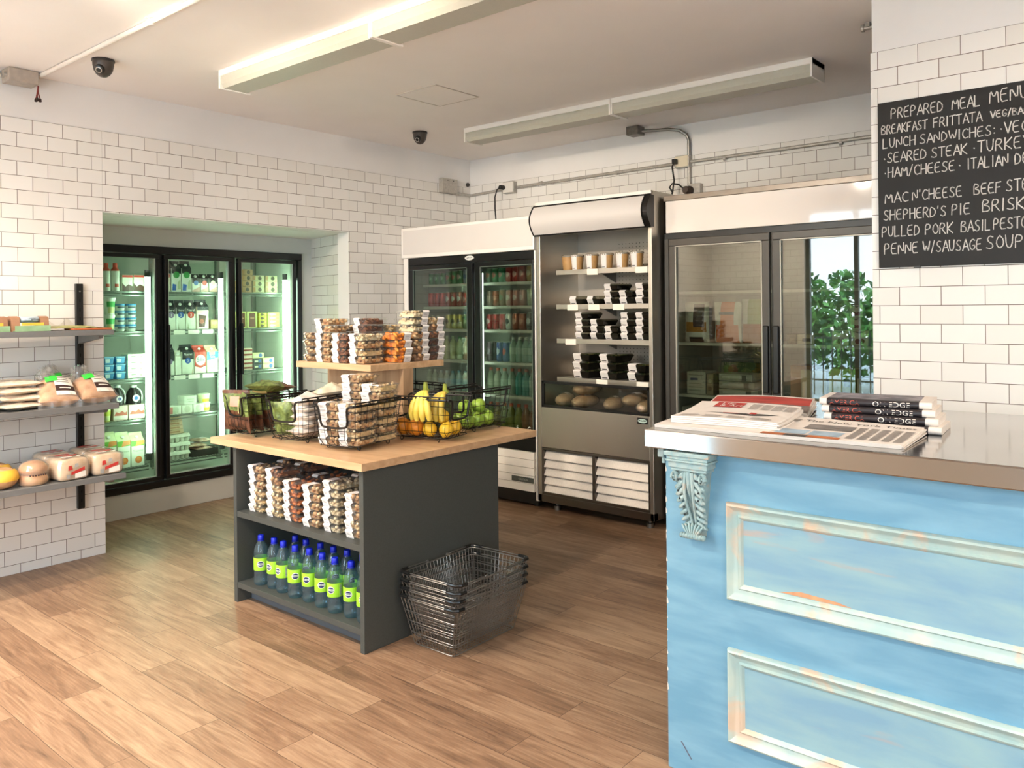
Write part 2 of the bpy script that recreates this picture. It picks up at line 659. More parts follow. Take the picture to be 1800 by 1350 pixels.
PAPER = M('white_label', '#e9e4e1', 0.6, noise=(15, 0.02))
INK = M('black_ink', '#2a2827', 0.6, noise=(15, 0.05))
TUBE = M('light_tube', '#dcffe4', 0.4, emit=19.0, noise=None)
LENS = M('diffuser_lens', '#bdbaac', 0.35, noise=(60, 0.02), bump=(250, 0.2))
# ------------------------------------------------------------------ room shell
XB, YL, XR, ZC = 5.385, 5.026, 3.75, 2.785
YA = 5.76
T_LEFT = tile_mat('tile_left', 0, -1.609 + 0.08, 2.535, 0.16, 0.0801)
T_BACK = tile_mat('tile_back', 1, -4.9615, 2.55, 0.1605, 0.0801)
T_RIGHT = tile_mat('tile_right', 1, -0.983, 2.5524, 0.1615, 0.0792)
T_JAMB = tile_mat('tile_jamb', 1, -5.026 + 0.09, 2.047, 0.25, 0.0801)

mb = MB().box((-0.75, -3.2, -0.06), (6.8, 6.9, 0.0))
struct(mb.build('floor', floor_mat()))
mb = MB().box((-0.75, -3.2, ZC), (5.6, 5.2, ZC + 0.08))
struct(mb.build('ceiling', CEIL))

w = MB()
for (x0, x1, z0) in ((-0.75, 2.15, 0), (4.0, 5.5, 0), (2.15, 4.0, 2.047)):
    w.box((x0, YL + 0.006, z0), (x1, 5.16, ZC), 0)
    w.box((x0 + 0.0005, YL, z0 + 0.0005), (min(x1, XB) - 0.0005, YL + 0.0062, 2.535), 1)
struct(w.build('wall_left', [WHITE, T_LEFT]))
# recess for the glass cooler: jambs, soffit, grey back wall around the frame
w = MB().box((1.95, 5.16, 0), (2.15, YA + 0.02, 2.05), 0)
w.add([(2.1505, YL, 0), (2.1505, YA, 0), (2.1505, YA, 2.047), (2.1505, YL, 2.047)], [(0, 1, 2, 3)], 1)
struct(w.build('wall_alcove_left', [WHITE, T_JAMB]))
w = MB().add([(4.0, YL + 0.002, 0), (4.19, YA + 0.02, 0), (4.4, YA + 0.02, 0), (4.4, 5.16, 0), (4.0, YL + 0.002, 2.047), (4.19, YA + 0.02, 2.047), (4.4, YA + 0.02, 2.047), (4.4, 5.16, 2.047)],
             [(0, 4, 5, 1), (1, 5, 6, 2), (2, 6, 7, 3)], 0)
struct(w.build('wall_alcove_right', [T_JAMB]))
w = MB().box((1.95, 5.16, 2.045), (4.45, YA + 0.3, 2.12))
struct(w.build('trim_soffit', [WHITE]))
w = MB().box((1.95, YA, 1.917), (4.45, YA + 0.1, 2.06)).box((4.07, YA, 0), (4.45, YA + 0.1, 1.92)).box((1.95, YA, 0), (2.22, YA + 0.1, 1.92))
struct(w.build('wall_alcove_back', [GREYWALL]))
w = MB().box((2.15, YA - 0.015, 0), (4.185, YA + 0.1, 0.176))
struct(w.build('baseboard_alcove', [M('plinth_paint', '#cfcabf', 0.6, noise=(4, 0.03))], bevel=0.004))

w = MB().box((XB + 0.006, -3.2, 0), (5.55, 5.16, ZC), 0)
w.box((XB, -3.0, 0), (XB + 0.0062, YL, 2.55), 1)
struct(w.build('wall_back', [WHITE, T_BACK]))
w = MB().box((XR + 0.006, -3.2, 0), (3.93, 1.088, ZC), 0)
w.box((XR, -3.0, 0), (XR + 0.0065, 1.093, 2.5524), 1)
struct(w.build('wall_right', [WHITE, T_RIGHT]))
w = MB().box((-0.75, -3.2, 0), (5.55, -3.0, ZC))
struct(w.build('wall_side', [WHITE]))
# street front behind the camera with its openings
w = MB()
ys = sorted(WINDOWS, key=lambda q: q[0])
cur = -3.2
for (a, b, c, d) in ys:
    w.box((XF - 0.15, cur, 0), (XF, a, ZC))
    w.box((XF - 0.15, a, 0), (XF, b, c)).box((XF - 0.15, a, d), (XF, b, ZC))
    cur = b
w.box((XF - 0.15, cur, 0), (XF, 5.16, ZC))
w.box((XF - 0.001, 3.72, 0), (XF + 0.006, YL, 2.535), 1)
struct(w.build('wall_front', [WHITE, tile_mat('tile_front', 1, -0.983, 2.535, 0.16, 0.0801)]))
for k, (a, b, c, d) in enumerate(WINDOWS):
    fr = MB()
    e = 0.05
    for q in (a, b - e, (a + b) / 2 - e / 2):
        fr.box((XF - 0.11, q, c), (XF - 0.05, q + e, d))
    fr.box((XF - 0.11, a, c), (XF - 0.05, b, c + e)).box((XF - 0.11, a, d - e), (XF - 0.05, b, d))
    o = struct(fr.build('window_%d' % (k + 1), [M('window_frame', '#3c3a38', 0.4, noise=(6, 0.05))], bevel=0.003))
    MB().box((XF - 0.083, a + e, c + e), (XF - 0.077, b - e, d - e)).build('window_pane', [WINGLASS], o)

# what the freezer door mirrors: pavement, hedge, iron fence and trees across the street side
struct(MB().box((-30, -25, -0.25), (XF - 0.15, 30, -0.15)).build('ground', [M('pavement', '#dcd7ce', 0.8, noise=(2, 0.06))]))
rnd = random.Random(3)


def leafy(name, label, cat, boxes, cols, nleaf, size, trunk=None):
    t = thing(name, label, cat, (boxes[0][0][0], boxes[0][0][1], -0.15))
    mb = MB()
    for (c, r) in boxes:
        for _ in range(nleaf):
            while True:
                p = Vector((rnd.uniform(-1, 1), rnd.uniform(-1, 1), rnd.uniform(-1, 1)))
                if p.length <= 1:
                    break
            p = Vector((p.x * r[0], p.y * r[1], p.z * r[2])) + Vector(c) - Vector(t.location)
            u = Vector((rnd.uniform(-1, 1), rnd.uniform(-1, 1), rnd.uniform(-1, 1))).normalized() * size
            v = u.cross(Vector((rnd.uniform(-1, 1), rnd.uniform(-1, 1), rnd.uniform(-1, 1)))).normalized() * size * 0.7
            mb.add([p - u, p + v * 0.6, p + u, p - v * 0.6], [(0, 1, 2, 3)], rnd.randrange(len(cols)))
    mb.build('foliage', cols, t)
    if trunk:
        MB().tube([Vector(q) - Vector(t.location) for q in trunk], [0.16, 0.13, 0.09], 8).build('trunk', [M('bark', '#5b4a3c', 0.9, noise=(12, 0.2))], t, smooth=True)
    return t


LEAFS = [M('leaf_green', '#5f9a45', 0.6, noise=(3, 0.1)), M('leaf_pale', '#8cbf62', 0.6, noise=(3, 0.1)), M('leaf_dark', '#33602f', 0.6, noise=(3, 0.1))]
leafy('hedge', 'long green hedge outside, mirrored in the glass freezer door', 'hedge', [((-6.5, 4.0 + i * 1.1, 0.95 + 0.12 * (i % 3)), (0.6, 0.85, 1.05)) for i in range(-1, 7)], LEAFS, 900, 0.11)
leafy('street_tree', 'dark leafy tree outside, mirrored at top of the freezer door', 'tree', [((-10.5, 3.6, 4.6), (1.6, 1.7, 1.5)), ((-10.2, 4.6, 3.9), (1.0, 1.0, 0.8))], [LEAFS[2], LEAFS[0]], 600, 0.16, [(-10.5, 3.6, -0.15), (-10.4, 3.7, 2.0), (-10.5, 3.6, 4.4)])
f = MB()
for i in range(46):
    yy = 2.4 + i * 0.16
    f.box((-5.31, yy - 0.008, -0.15), (-5.29, yy + 0.008, 1.0))
f.box((-5.315, 2.3, 0.85), (-5.285, 9.8, 0.88)).box((-5.315, 2.3, 0.1), (-5.285, 9.8, 0.13))
tag(f.build('iron_fence', [BLACK]), 'black iron railing fence before the hedge, mirrored in freezer door', 'fence')

# recessed warm downlights: some inferred from header reflections, the rest added for light
DL_MAT = M('downlight_lamp', '#ffe2bd', 0.5, emit=12.0)


def mk_down():
    t = thing('downlight', '', 'light')
    MB().lathe([(0.052, -0.004), (0.075, -0.004), (0.078, 0.0)], 24, caps=False).build('trim_ring', [WHITEM], t, smooth=True)
    MB().lathe([(0.0005, -0.002), (0.052, -0.002)], 24, caps=False).build('lamp_disc', [DL_MAT], t)
    return t


kd = Kind(mk_down)
for (x, y) in DOWNLIGHTS:
    kd.put((x, y, ZC), 0, 'round recessed ceiling downlight, one of a set partly inferred and partly added for light', 'recessed downlights along shop front')
    area('downlight_beam', (x, y, ZC - 0.012), (0, 0, 0), 0.16, 0.16, DOWN_W, WARM, 'DISK', spread=math.radians(150))



def mk_fill_spot():  # unseen fixture added to carry the fill light
    t = thing('fillspot', '', 'light')
    MB().lathe([(0.0, 0.0), (0.05, 0.0), (0.05, -0.012), (0.0, -0.014)], 20).build('canopy', [WHITEM], t, smooth=True)
    MB().tube([(0, 0, -0.012), (0, 0, -0.05)], 0.006, 8).build('stem', [WHITEM], t, smooth=True)
    return t


ksp = Kind(mk_fill_spot)
for ((x, y), q), wt in zip(FILL_SPOTS, FILL_SPOT_W):
    r_ = ksp.put((x, y, ZC), 0, 'unseen lamp added to brighten the walls, a white spotlight on the ceiling outside the picture', 'added ceiling spotlights')
    d = (Vector(q) - Vector((x, y, ZC - 0.09))).normalized()
    M4 = d.to_track_quat('Z', 'Y').to_matrix().to_4x4()
    M4.translation = Vector((0, 0, -0.09))
    MB().lathe([(0.0, -0.05), (0.036, -0.05), (0.042, 0.03), (0.044, 0.035)], 20).move(M4).build('lamp_head', [WHITEM], r_, smooth=True)
    ld = bpy.data.lights.new('fill_beam', 'SPOT')  # added beam that lifts the far and side walls
    ld.energy = wt; ld.color = WARM; ld.spot_size = math.radians(66); ld.spot_blend = 1.0; ld.shadow_soft_size = 0.05
    lo = bpy.data.objects.new('fill_beam', ld)
    COL.objects.link(lo)
    lo.location = Vector((x, y, ZC - 0.09)) + d * 0.05
    lo.rotation_euler = (-d).to_track_quat('Z', 'Y').to_euler()

# ------------------------------------------------------------------ ceiling things


def mk_fluo():
    """runs along +Y from the origin, 1.29 long, underside of ceiling at z=0"""
    t = thing('fluorescent_fixture', '', 'light')
    L = 1.29
    MB().box((-0.095, 0, -0.034), (0.095, L, 0)).build('housing', [WHITEM], t, bevel=0.003)
    lens = MB()
    prof = [(-0.088, -0.034), (-0.086, -0.075), (-0.070, -0.098), (0.070, -0.098), (0.086, -0.075), (0.088, -0.034)]
    n = len(prof)
    vs = [(x, 0.012, z) for x, z in prof] + [(x, L - 0.012, z) for x, z in prof]
    lens.add(vs, [(i, i + 1, n + i + 1, n + i) for i in range(n - 1)])
    lens.build('diffuser', [LENS], t, smooth=25)
    for y0 in (0.0, L - 0.012):
        MB().box((-0.096, y0, -0.104), (0.096, y0 + 0.012, -0.001)).build('end_cap', [WHITEM], t, bevel=0.002)
    return t


kf = Kind(mk_fluo)
kf.put((2.505, 2.862, ZC), 0, 'near fluorescent ceiling fixture with pale greenish diffuser, left half of row', 'fluorescent ceiling fixtures')
kf.put((2.505, 1.570, ZC), 0, 'near fluorescent ceiling fixture running out of the top of the picture', 'fluorescent ceiling fixtures')
kf.put((4.49, 2.872, ZC), 0, 'far fluorescent ceiling fixture above the white drinks fridge and open cooler', 'fluorescent ceiling fixtures')
kf.put((4.49, 1.580, ZC), 0, 'far fluorescent ceiling fixture above the freezer, nearest the menu wall', 'fluorescent ceiling fixtures')

t = thing('access_hatch', 'square painted access hatch flush in the ceiling behind near light', 'hatch', (3.61, 3.64, ZC))
MB().box((-0.185, -0.17, -0.003), (0.185, 0.17, 0)).build('hatch_door', [CEIL], t, bevel=0.001)
r = MB()
for a, b in (((-0.192, -0.177), (0.192, -0.172)), ((-0.192, 0.172), (0.192, 0.177)), ((-0.192, -0.172), (-0.187, 0.172)), ((0.187, -0.172), (0.192, 0.172))):
    r.box((a[0], a[1], -0.004), (b[0], b[1], 0))
r.build('hatch_rim', [M('hatch_rim', '#cfc4ba', 0.6, noise=(9, 0.1))], t)


def mk_dome():
    t = thing('dome_camera', '', 'camera')
    MB().lathe([(0.0, 0), (0.056, 0), (0.057, -0.010), (0.052, -0.014)], 28).build('base_ring', [M('dome_base', '#2b2624', 0.4, noise=(8, 0.1))], t, smooth=True)
    MB().lathe([(0.053, -0.012), (0.052, -0.03), (0.046, -0.058), (0.034, -0.078), (0.018, -0.090), (0.0, -0.094)], 28).build('dome', [M('dome_body', '#4a423d', 0.35, noise=(8, 0.1))], t, smooth=True)
    d = Vector((-0.62, -0.55, -0.56)).normalized()
    q = d.to_track_quat('Z', 'Y').to_matrix().to_4x4()
    q.translation = Vector((0, 0, -0.034)) + d * 0.040
    e = MB().lathe([(0.0, 0.022), (0.010, 0.022), (0.012, 0.020), (0.022, 0.018), (0.026, 0.008), (0.026, -0.004)], 22).move(q).build('lens_barrel', [BLACK], t, smooth=True)
    MB().lathe([(0.0125, 0.0225), (0.0165, 0.0205), (0.0165, 0.0225)], 22, caps=False).move(q).build('lens_ring', [M('lens_ring', '#d8d0c6', 0.3, 0.6, noise=(9, 0.1))], t, smooth=True)
    return t


kc = Kind(mk_dome)
kc.put((1.906, 4.43, ZC), 0, 'grey dome security camera on the ceiling near left wall light conduit', 'dome cameras')
kc.put((4.257, 4.488, ZC), math.radians(-20), 'dark dome security camera on the ceiling above the white drinks fridge', 'dome cameras')

PIPEW = M('painted_conduit', '#e9e0d6', 0.45, noise=(9, 0.03))
t = thing('ceiling_conduit', 'white painted conduit pipe running across the ceiling, upper left', 'conduit', (1.782, 3.0, ZC))
MB().tube([(0, 1.96, -0.014), (0, -2.4, -0.014)], 0.0125, 10).build('pipe', [PIPEW], t, smooth=True)
for yy in (0.64, -0.55):
    MB().lathe([(0.0165, -0.008), (0.0165, 0.008)], 10, (0, yy, -0.014), axis='y').box((-0.028, yy - 0.008, -0.003), (0.028, yy + 0.008, 0)).build('strap', [PIPEW], t, smooth=True)
t = thing('junction_box', 'galvanised junction box in the upper left corner where ceiling meets wall', 'junction box', (1.69, 4.965, 2.745))
MB().box((-0.075, -0.055, -0.035), (0.075, 0.055, 0.038)).build('box', [M('grey_box', '#b9aea2', 0.5, 0.3, noise=(30, 0.1))], t, bevel=0.004)
MB().tube([(-0.07, 0.02, 0.0), (-0.16, 0.025, 0.0), (-2.0, 0.028, 0.0)], 0.011, 8).build('conduit', [PIPEW], t, smooth=True)
for yy in (-0.02, 0.02):
    MB().lathe([(0.012, 0), (0.012, 0.02)], 10, (-0.092, yy, 0.0), axis='x').build('connector', [GALV], t, smooth=True)
t = thing('wire_bundle', 'dangling red wires with dark wire caps below the ceiling junction box', 'wires', (1.765, 4.93, 2.71))
RED = M('red_wire', '#7d2a22', 0.5, noise=(20, 0.1))
for k in range(3):
    a = k * 2.1
    MB().tube([(0.002 * k, 0, 0), (0.004 * math.cos(a), 0.004 * math.sin(a), -0.04), (0.012 * math.cos(a), 0.012 * math.sin(a), -0.072)], 0.003, 6).build('wire', [RED], t, smooth=True)
    MB().lathe([(0.002, 0), (0.007, -0.006), (0.0085, -0.02), (0.0, -0.024)], 8, (0.012 * math.cos(a), 0.012 * math.sin(a), -0.066)).build('wire_cap', [M('wire_cap', '#2a1512', 0.5, noise=(20, 0.1))], t, smooth=True)

# ------------------------------------------------------------------ conduits on the tiled walls
t = thing('wall_junction_box', 'large square galvanised box on left wall by the back corner', 'junction box', (5.077, YL, 2.518))
MB().box((-0.092, -0.05, -0.062), (0.092, -0.001, 0.062)).build('box', [GALV], t, bevel=0.003)
for dx in (-0.03, 0.04):
    MB().lathe([(0.004, -0.053), (0.004, -0.05)], 8, (dx, 0, 0.045), axis='y').build('screw', [BLACK], t)
t = thing('wall_knob', 'small dark round cap on left wall right beside the back corner', 'knob', (5.345, YL, 2.56))  # small round knob on the wall
MB().lathe([(0.0, -0.02), (0.012, -0.02), (0.019, -0.012), (0.019, -0.001)], 14, axis='y').build('cap', [M('dark_cap', '#3a3430', 0.5, noise=(9, 0.1))], t, smooth=True)
xw = XB - 0.016
t = thing('wall_conduit', 'grey conduit pipe running along back wall above the fridges', 'conduit', (xw, 3.3, 2.48))
pts = [(5.16 - xw, 5.0 - 3.3, -0.02), (5.34 - xw, 5.003 - 3.3, -0.018), (5.364 - xw, 4.985 - 3.3, -0.016), (0, 4.95 - 3.3, -0.014), (0, 4.60 - 3.3, 0)]
MB().tube(pts, 0.0125, 10).build('bent_pipe', [GALV], t, smooth=True)
MB().tube([(0, 4.46 - 3.3, 0.004), (0, 2.93 - 3.3, 0.02)], 0.0125, 10).build('pipe', [GALV], t, smooth=True)
MB().tube([(0, 2.82 - 3.3, 0.02), (0, 1.0 - 3.3, 0.025)], 0.0125, 10).build('pipe', [GALV], t, smooth=True)
for yy in (4.2, 3.45, 2.55, 1.75):
    MB().lathe([(0.0165, -0.01), (0.0165, 0.01)], 10, (0, yy - 3.3, 0.012), axis='y').build('strap', [GALV], t, smooth=True)
BLKCORD = M('black_cord', '#191715', 0.5, noise=(20, 0.1))


def outlet(name, label, y, z, w=0.062, h=0.05, cream=False):
    t = thing(name, label, 'outlet', (XB, y, z))
    MB().box((-0.05, -w, -h), (-0.001, w, h)).build('back_box', [GALV], t, bevel=0.004)
    MB().box((-0.055, -w + 0.006, -h + 0.006), (-0.05, w - 0.006, h - 0.006)).build('face_plate', [M('plate_cream', '#e9dcc0', 0.4, noise=(9, 0.03)) if cream else M('plate_white', '#ece6dd', 0.35, noise=(9, 0.03))], t, bevel=0.002)
    return t


outlet('wall_outlet', 'boxed wall outlet with black plug above white drinks fridge', 4.535, 2.487)
t = thing('power_cord', 'black power cord dropping from outlet to white drinks fridge', 'cord', (XB - 0.06, 4.58, 2.487))
MB().lathe([(0.018, -0.045), (0.020, -0.02), (0.020, 0.003)], 12, axis='x').build('plug', [BLKCORD], t, smooth=True)
MB().tube([(-0.04, 0, 0), (-0.06, 0.02, -0.02), (-0.06, 0.045, -0.08), (-0.055, 0.05, -0.18), (-0.06, 0.035, -0.30), (-0.06, 0.02, -0.37)], 0.0055, 8).build('cord', [BLKCORD], t, smooth=True)
outlet('wall_outlet', 'cream wall outlet at foot of the bent conduit above open cooler', 2.873, 2.505, 0.058, 0.045, True)
t = thing('power_cord', 'black power cord looping down behind the open steel cooler top', 'cord', (XB - 0.06, 2.915, 2.505))
MB().box((-0.035, -0.016, -0.018), (0.003, 0.016, 0.018)).build('plug', [BLKCORD], t, bevel=0.005)
MB().tube([(-0.03, 0, -0.01), (-0.045, 0.005, -0.04), (-0.045, -0.01, -0.14), (-0.05, 0.0, -0.22), (-0.05, 0.01, -0.26)], 0.006, 8).tube([(-0.05, 0.0, -0.23), (-0.06, 0.02, -0.19), (-0.055, 0.0, -0.165), (-0.05, -0.05, -0.175), (-0.045, -0.085, -0.21)], 0.006, 8).build('cord', [BLKCORD], t, smooth=True)
t = thing('plug_box', 'round dark twist plug in a low galvanised box beside open cooler top', 'outlet', (XB, 2.79, 2.285))
MB().box((-0.05, -0.06, -0.05), (-0.001, 0.04, 0.05)).build('back_box', [GALV], t, bevel=0.004)
MB().lathe([(0.0, -0.12), (0.022, -0.12), (0.028, -0.11), (0.028, -0.07), (0.034, -0.065), (0.034, -0.05)], 16, (0, 0.02, 0), axis='x').build('twist_plug', [M('brown_plug', '#3a2a22', 0.5, noise=(20, 0.15))], t, smooth=True)
t = thing('bent_conduit', 'bare conduit rising from cream outlet and bending over to ceiling box', 'conduit', (xw, 2.83, 2.3))
MB().tube([(0, 0, 0.03), (0, 0, 0.16)], 0.0125, 10).build('lower_pipe', [GALV], t, smooth=True)
MB().tube([(0, 0, 0.25), (0, 0, 0.36), (-0.008, 0.015, 0.40), (-0.03, 0.06, 0.435), (-0.06, 0.13, 0.447), (-0.10, 0.24, 0.448), (-0.14, 0.33, 0.45)], 0.0125, 10).build('upper_pipe', [CHROME], t, smooth=True)
MB().box((-0.20, 0.31, 0.42), (-0.10, 0.41, 0.484)).build('ceiling_box', [M('dark_galv', '#7d776f', 0.5, 0.6, noise=(40, 0.2))], t, bevel=0.004)

t = thing('conduit_connector', 'small galvanised conduit connector on the ceiling by top edge of menu wall', 'connector', at(1527, 48, 'z', ZC - 0.02))
MB().lathe([(0.012, -0.03), (0.012, 0.02), (0.018, 0.02), (0.018, 0.032)], 12, axis='y').box((-0.025, -0.01, -0.002), (0.025, 0.01, 0.0195)).build('fitting', [GALV], t, smooth=True)
# ------------------------------------------------------------------ walk-in glass cooler in the tiled recess
LINER = M('cooler_liner', '#d3d9cd', 0.6, noise=(3, 0.04))
WIRE = M('shelf_wire', '#8d948c', 0.35, 0.8, noise=(20, 0.08))
TAGP = M('price_tag', '#f4f0e2', 0.6, noise=(20, 0.02))
GASKET = M('door_gasket', '#cfd8d0', 0.4, 0.5, noise=(9, 0.04))
ck = thing('glass_door_cooler', 'black three door glass cooler set in the tiled recess of left wall', 'cooler', (3.2, YA, 0.176))
O = Vector((3.2, YA, 0.176))


def rel(mb, o=O):
    return mb.move(Matrix.Translation(-o))


DOORS = [(2.33, 2.82), (2.915, 3.40), (3.508, 3.985)]
f = MB()
f.box((2.22, YA - 0.03, 0.176), (4.07, YA + 0.06, 0.225)).box((2.22, YA - 0.03, 1.862), (4.07, YA + 0.06, 1.917))
f.box((2.22, YA - 0.03, 0.225), (2.275, YA + 0.06, 1.862)).box((4.03, YA - 0.03, 0.225), (4.07, YA + 0.06, 1.862))
for (a, b) in ((2.85, 2.885), (3.435, 3.47)):
    f.box((a, YA + 0.0, 0.225), (b, YA + 0.06, 1.862))
rel(f).build('frame', [BLACKF], ck, bevel=0.004)
l = MB()
x0, x1, y0, y1, z0, z1 = 2.24, 4.06, YA + 0.06, 6.62, 0.2, 1.90
l.add([(x0, y0, z0), (x1, y0, z0), (x1, y1, z0), (x0, y1, z0), (x0, y0, z1), (x1, y0, z1), (x1, y1, z1), (x0, y1, z1)],
      [(0, 1, 2, 3), (7, 6, 5, 4), (2, 3, 7, 6), (0, 3, 7, 4), (1, 2, 6, 5)])
rel(l).build('cabinet_liner', [LINER], ck)
p = MB()
for xx in (2.66, 3.12, 3.69, 4.04):
    p.box((xx - 0.016, 6.40, 0.2), (xx + 0.016, 6.43, 1.9))
rel(p).build('shelf_post', [WIRE], ck)
for k, (a, b) in enumerate(DOORS):
    ea, eb = (2.278 if k == 0 else a - 0.028), (b + 0.028)
    d = MB()
    d.box((ea, YA - 0.028, 0.23), (eb, YA + 0.012, 0.258)).box((ea, YA - 0.028, 1.83), (eb, YA + 0.012, 1.858))
    d.box((ea, YA - 0.028, 0.258), (a, YA + 0.012, 1.83)).box((b, YA - 0.028, 0.258), (eb, YA + 0.012, 1.83))
    do = rel(d).build('door', [BLACKF], ck, bevel=0.003)
    rel(MB().box((a, YA - 0.012, 0.258), (b, YA - 0.006, 1.83))).build('glass', [GLASS], do)
    g = MB()
    for q in ((a, 0.258, a + 0.006, 1.83), (b - 0.006, 0.258, b, 1.83)):
        g.box((q[0], YA - 0.02, q[1]), (q[2], YA + 0.01, q[3]))
    g.box((a, YA - 0.02, 0.258), (b, YA + 0.01, 0.264))
    rel(g).build('gasket', [GASKET], do)
    h = MB().box((ea + 0.008, YA - 0.06, 0.95), (ea + 0.024, YA - 0.028, 1.35))
    rel(h).build('handle', [BLACK], do, bevel=0.005)
    tx = b - 0.006
    lt = MB().tube([(tx, YA + 0.085, 0.42), (tx, YA + 0.085, 1.70)], 0.019, 12)
    rel(lt).build('light_tube', [TUBE], ck, smooth=True)
    e = MB().lathe([(0.020, 0.37), (0.020, 0.42)], 12, (tx, YA + 0.085, 0)).lathe([(0.020, 1.70), (0.020, 1.75)], 12, (tx, YA + 0.085, 0))
    rel(e).build('lamp_holder', [M('lamp_holder', '#4a4f4b', 0.5, noise=(9, 0.1))], ck, smooth=True)
SHZ = [1.597, 1.305, 0.96, 0.66, 0.312]
SHY = 5.95
for k, (a, b) in enumerate(((2.28, 2.86), (2.885, 3.455), (3.475, 4.04))):
    for j, z in enumerate(SHZ):
        s = MB()
        s.box((a, SHY - 0.004, z - 0.012), (b, SHY + 0.006, z - 0.002)).box((a, SHY - 0.004, z - 0.034), (b, SHY + 0.002, z - 0.026))
        s.box((a, 6.40, z - 0.012), (b, 6.41, z - 0.002))
        nb = 22
        for i in range(nb + 1):
            xx = a + (b - a) * i / nb
            s.box((xx - 0.0016, SHY, z - 0.004), (xx + 0.0016, 6.40, z - 0.0008))
        so = rel(s).build('wire_shelf', [WIRE], ck)
        if k == 1 and j in (1, 2):
            for i in range(4):
                xx = a + 0.06 + i * 0.115
                rel(MB().box((xx, SHY - 0.009, z - 0.034), (xx + 0.09, SHY - 0.005, z - 0.002))).build('price_tag', [TAGP], so)

# ------------------------------------------------------------------ white two door drinks fridge
XFR = 4.555
bv = thing('drinks_fridge', 'white drinks fridge with two black framed glass doors in back corner', 'fridge', (XFR, 4.317, 0.0))
OB = Vector((XFR, 4.317, 0))
FLINER = M('fridge_liner', '#c9cbc4', 0.5, noise=(3, 0.03))


def relb(mb):
    return mb.move(Matrix.Translation(-OB))


YA0, YA1 = 3.622, 5.012
b = MB()
b.box((XFR + 0.02, YA0, 0.06), (5.33, YA0 + 0.03, 2.09)).box((XFR + 0.02, YA1 - 0.05, 0.06), (5.33, YA1, 2.09))
b.box((5.29, YA0 + 0.03, 0.06), (5.33, YA1 - 0.05, 2.09)).box((XFR + 0.04, YA0 + 0.03, 2.05), (5.33, YA1 - 0.05, 2.09))
b.box((XFR, YA0, 0.075), (XFR + 0.02, YA0 + 0.014, 1.862)).box((XFR, YA1 - 0.052, 0.075), (XFR + 0.02, YA1, 1.862))
relb(b).build('cabinet', [WHITEM], bv, bevel=0.003)
b = MB().box((XFR + 0.06, YA0 + 0.04, 0.02), (5.2, YA1 - 0.06, 0.07))
relb(b).build('base', [BLACK], bv)
b = MB().box((XFR - 0.018, YA0, 1.862), (XFR + 0.05, YA1 + 0.008, 2.108))
hd = relb(b).build('header', [WHITEM], bv, bevel=0.004)
relb(MB().box((XFR - 0.021, YA0 + 0.012, 1.892), (XFR - 0.0175, YA1 - 0.016, 2.086))).build('header_panel', [M('header_acrylic', '#e3dcd6', 0.25, noise=(2, 0.02))], hd)
f = MB()
f.box((XFR + 0.004, YA0 + 0.016, 1.80), (XFR + 0.05, YA1 - 0.054, 1.861)).box((XFR + 0.004, YA0 + 0.016, 0.415), (XFR + 0.05, YA1 - 0.054, 0.50))
f.box((XFR + 0.004, YA0 + 0.016, 0.5), (XFR + 0.05, YA0 + 0.026, 1.80)).box((XFR + 0.004, YA1 - 0.066, 0.5), (XFR + 0.05, YA1 - 0.054, 1.80))
f.box((XFR + 0.004, 4.205, 0.5), (XFR + 0.05, 4.225, 1.80))
relb(f).build('face_frame', [BLACKF], bv, bevel=0.003)
for (a, b2) in ((4.285, 4.888), (3.645, 4.148)):
    ea, eb = a - (0.055 if a > 4 else 0.012), b2 + (0.055 if a < 4 else 0.05)
    d = MB()
    d.box((XFR - 0.012, ea, 0.505), (XFR + 0.012, eb, 0.545)).box((XFR - 0.012, ea, 1.764), (XFR + 0.012, eb, 1.796))
    d.box((XFR - 0.012, ea, 0.545), (XFR + 0.012, a, 1.764)).box((XFR - 0.012, b2, 0.545), (XFR + 0.012, eb, 1.764))
    do = relb(d).build('door', [BLACKF], bv, bevel=0.003)
    relb(MB().box((XFR - 0.004, a, 0.545), (XFR + 0.002, b2, 1.764))).build('glass', [GLASSM], do)
    g = MB().box((XFR - 0.013, a, 1.758), (XFR - 0.003, b2, 1.764)).box((XFR - 0.013, a, 0.545), (XFR - 0.003, a + 0.005, 1.764)).box((XFR - 0.013, b2 - 0.005, 0.545), (XFR - 0.003, b2, 1.764))
    relb(g).build('gasket', [M('dark_gasket', '#6d7a71', 0.4, 0.4, noise=(9, 0.05))], do)
l = MB()
x0, x1, y0, y1, z0, z1 = XFR + 0.05, 5.28, YA0 + 0.032, YA1 - 0.07, 0.5, 1.80
l.add([(x0, y0, z0), (x1, y0, z0), (x1, y1, z0), (x0, y1, z0), (x0, y0, z1), (x1, y0, z1), (x1, y1, z1), (x0, y1, z1)],
      [(0, 1, 2, 3), (7, 6, 5, 4), (2, 1, 5, 6), (0, 1, 5, 4), (2, 3, 7, 6)])
relb(l).build('cabinet_liner', [FLINER], bv)
relb(MB().tube([(4.635, 4.215, 0.62), (4.635, 4.215, 1.72)], 0.012, 10)).build('light_tube', [M('fridge_tube', '#eafff0', 0.4, emit=7.0)], bv, smooth=True)
BSH = [1.647, 1.466, 1.283, 1.036, 0.785, 0.56]
for j, z in enumerate(BSH[:5]):
    for (a, b2) in ((4.27, 4.915), (3.66, 4.255)):
        s = MB().box((4.685, a, z - 0.022), (4.70, b2, z - 0.001)).box((5.24, a, z - 0.006), (5.25, b2, z - 0.001))
        for i in range(26):
            yy = a + (b2 - a) * (i + 0.5) / 26
            s.box((4.70, yy - 0.0015, z - 0.004), (5.24, yy + 0.0015, z - 0.001))
        relb(s).build('shelf', [M('shelf_white', '#d8d8cc', 0.4, noise=(9, 0.03))], bv)
o = MB()
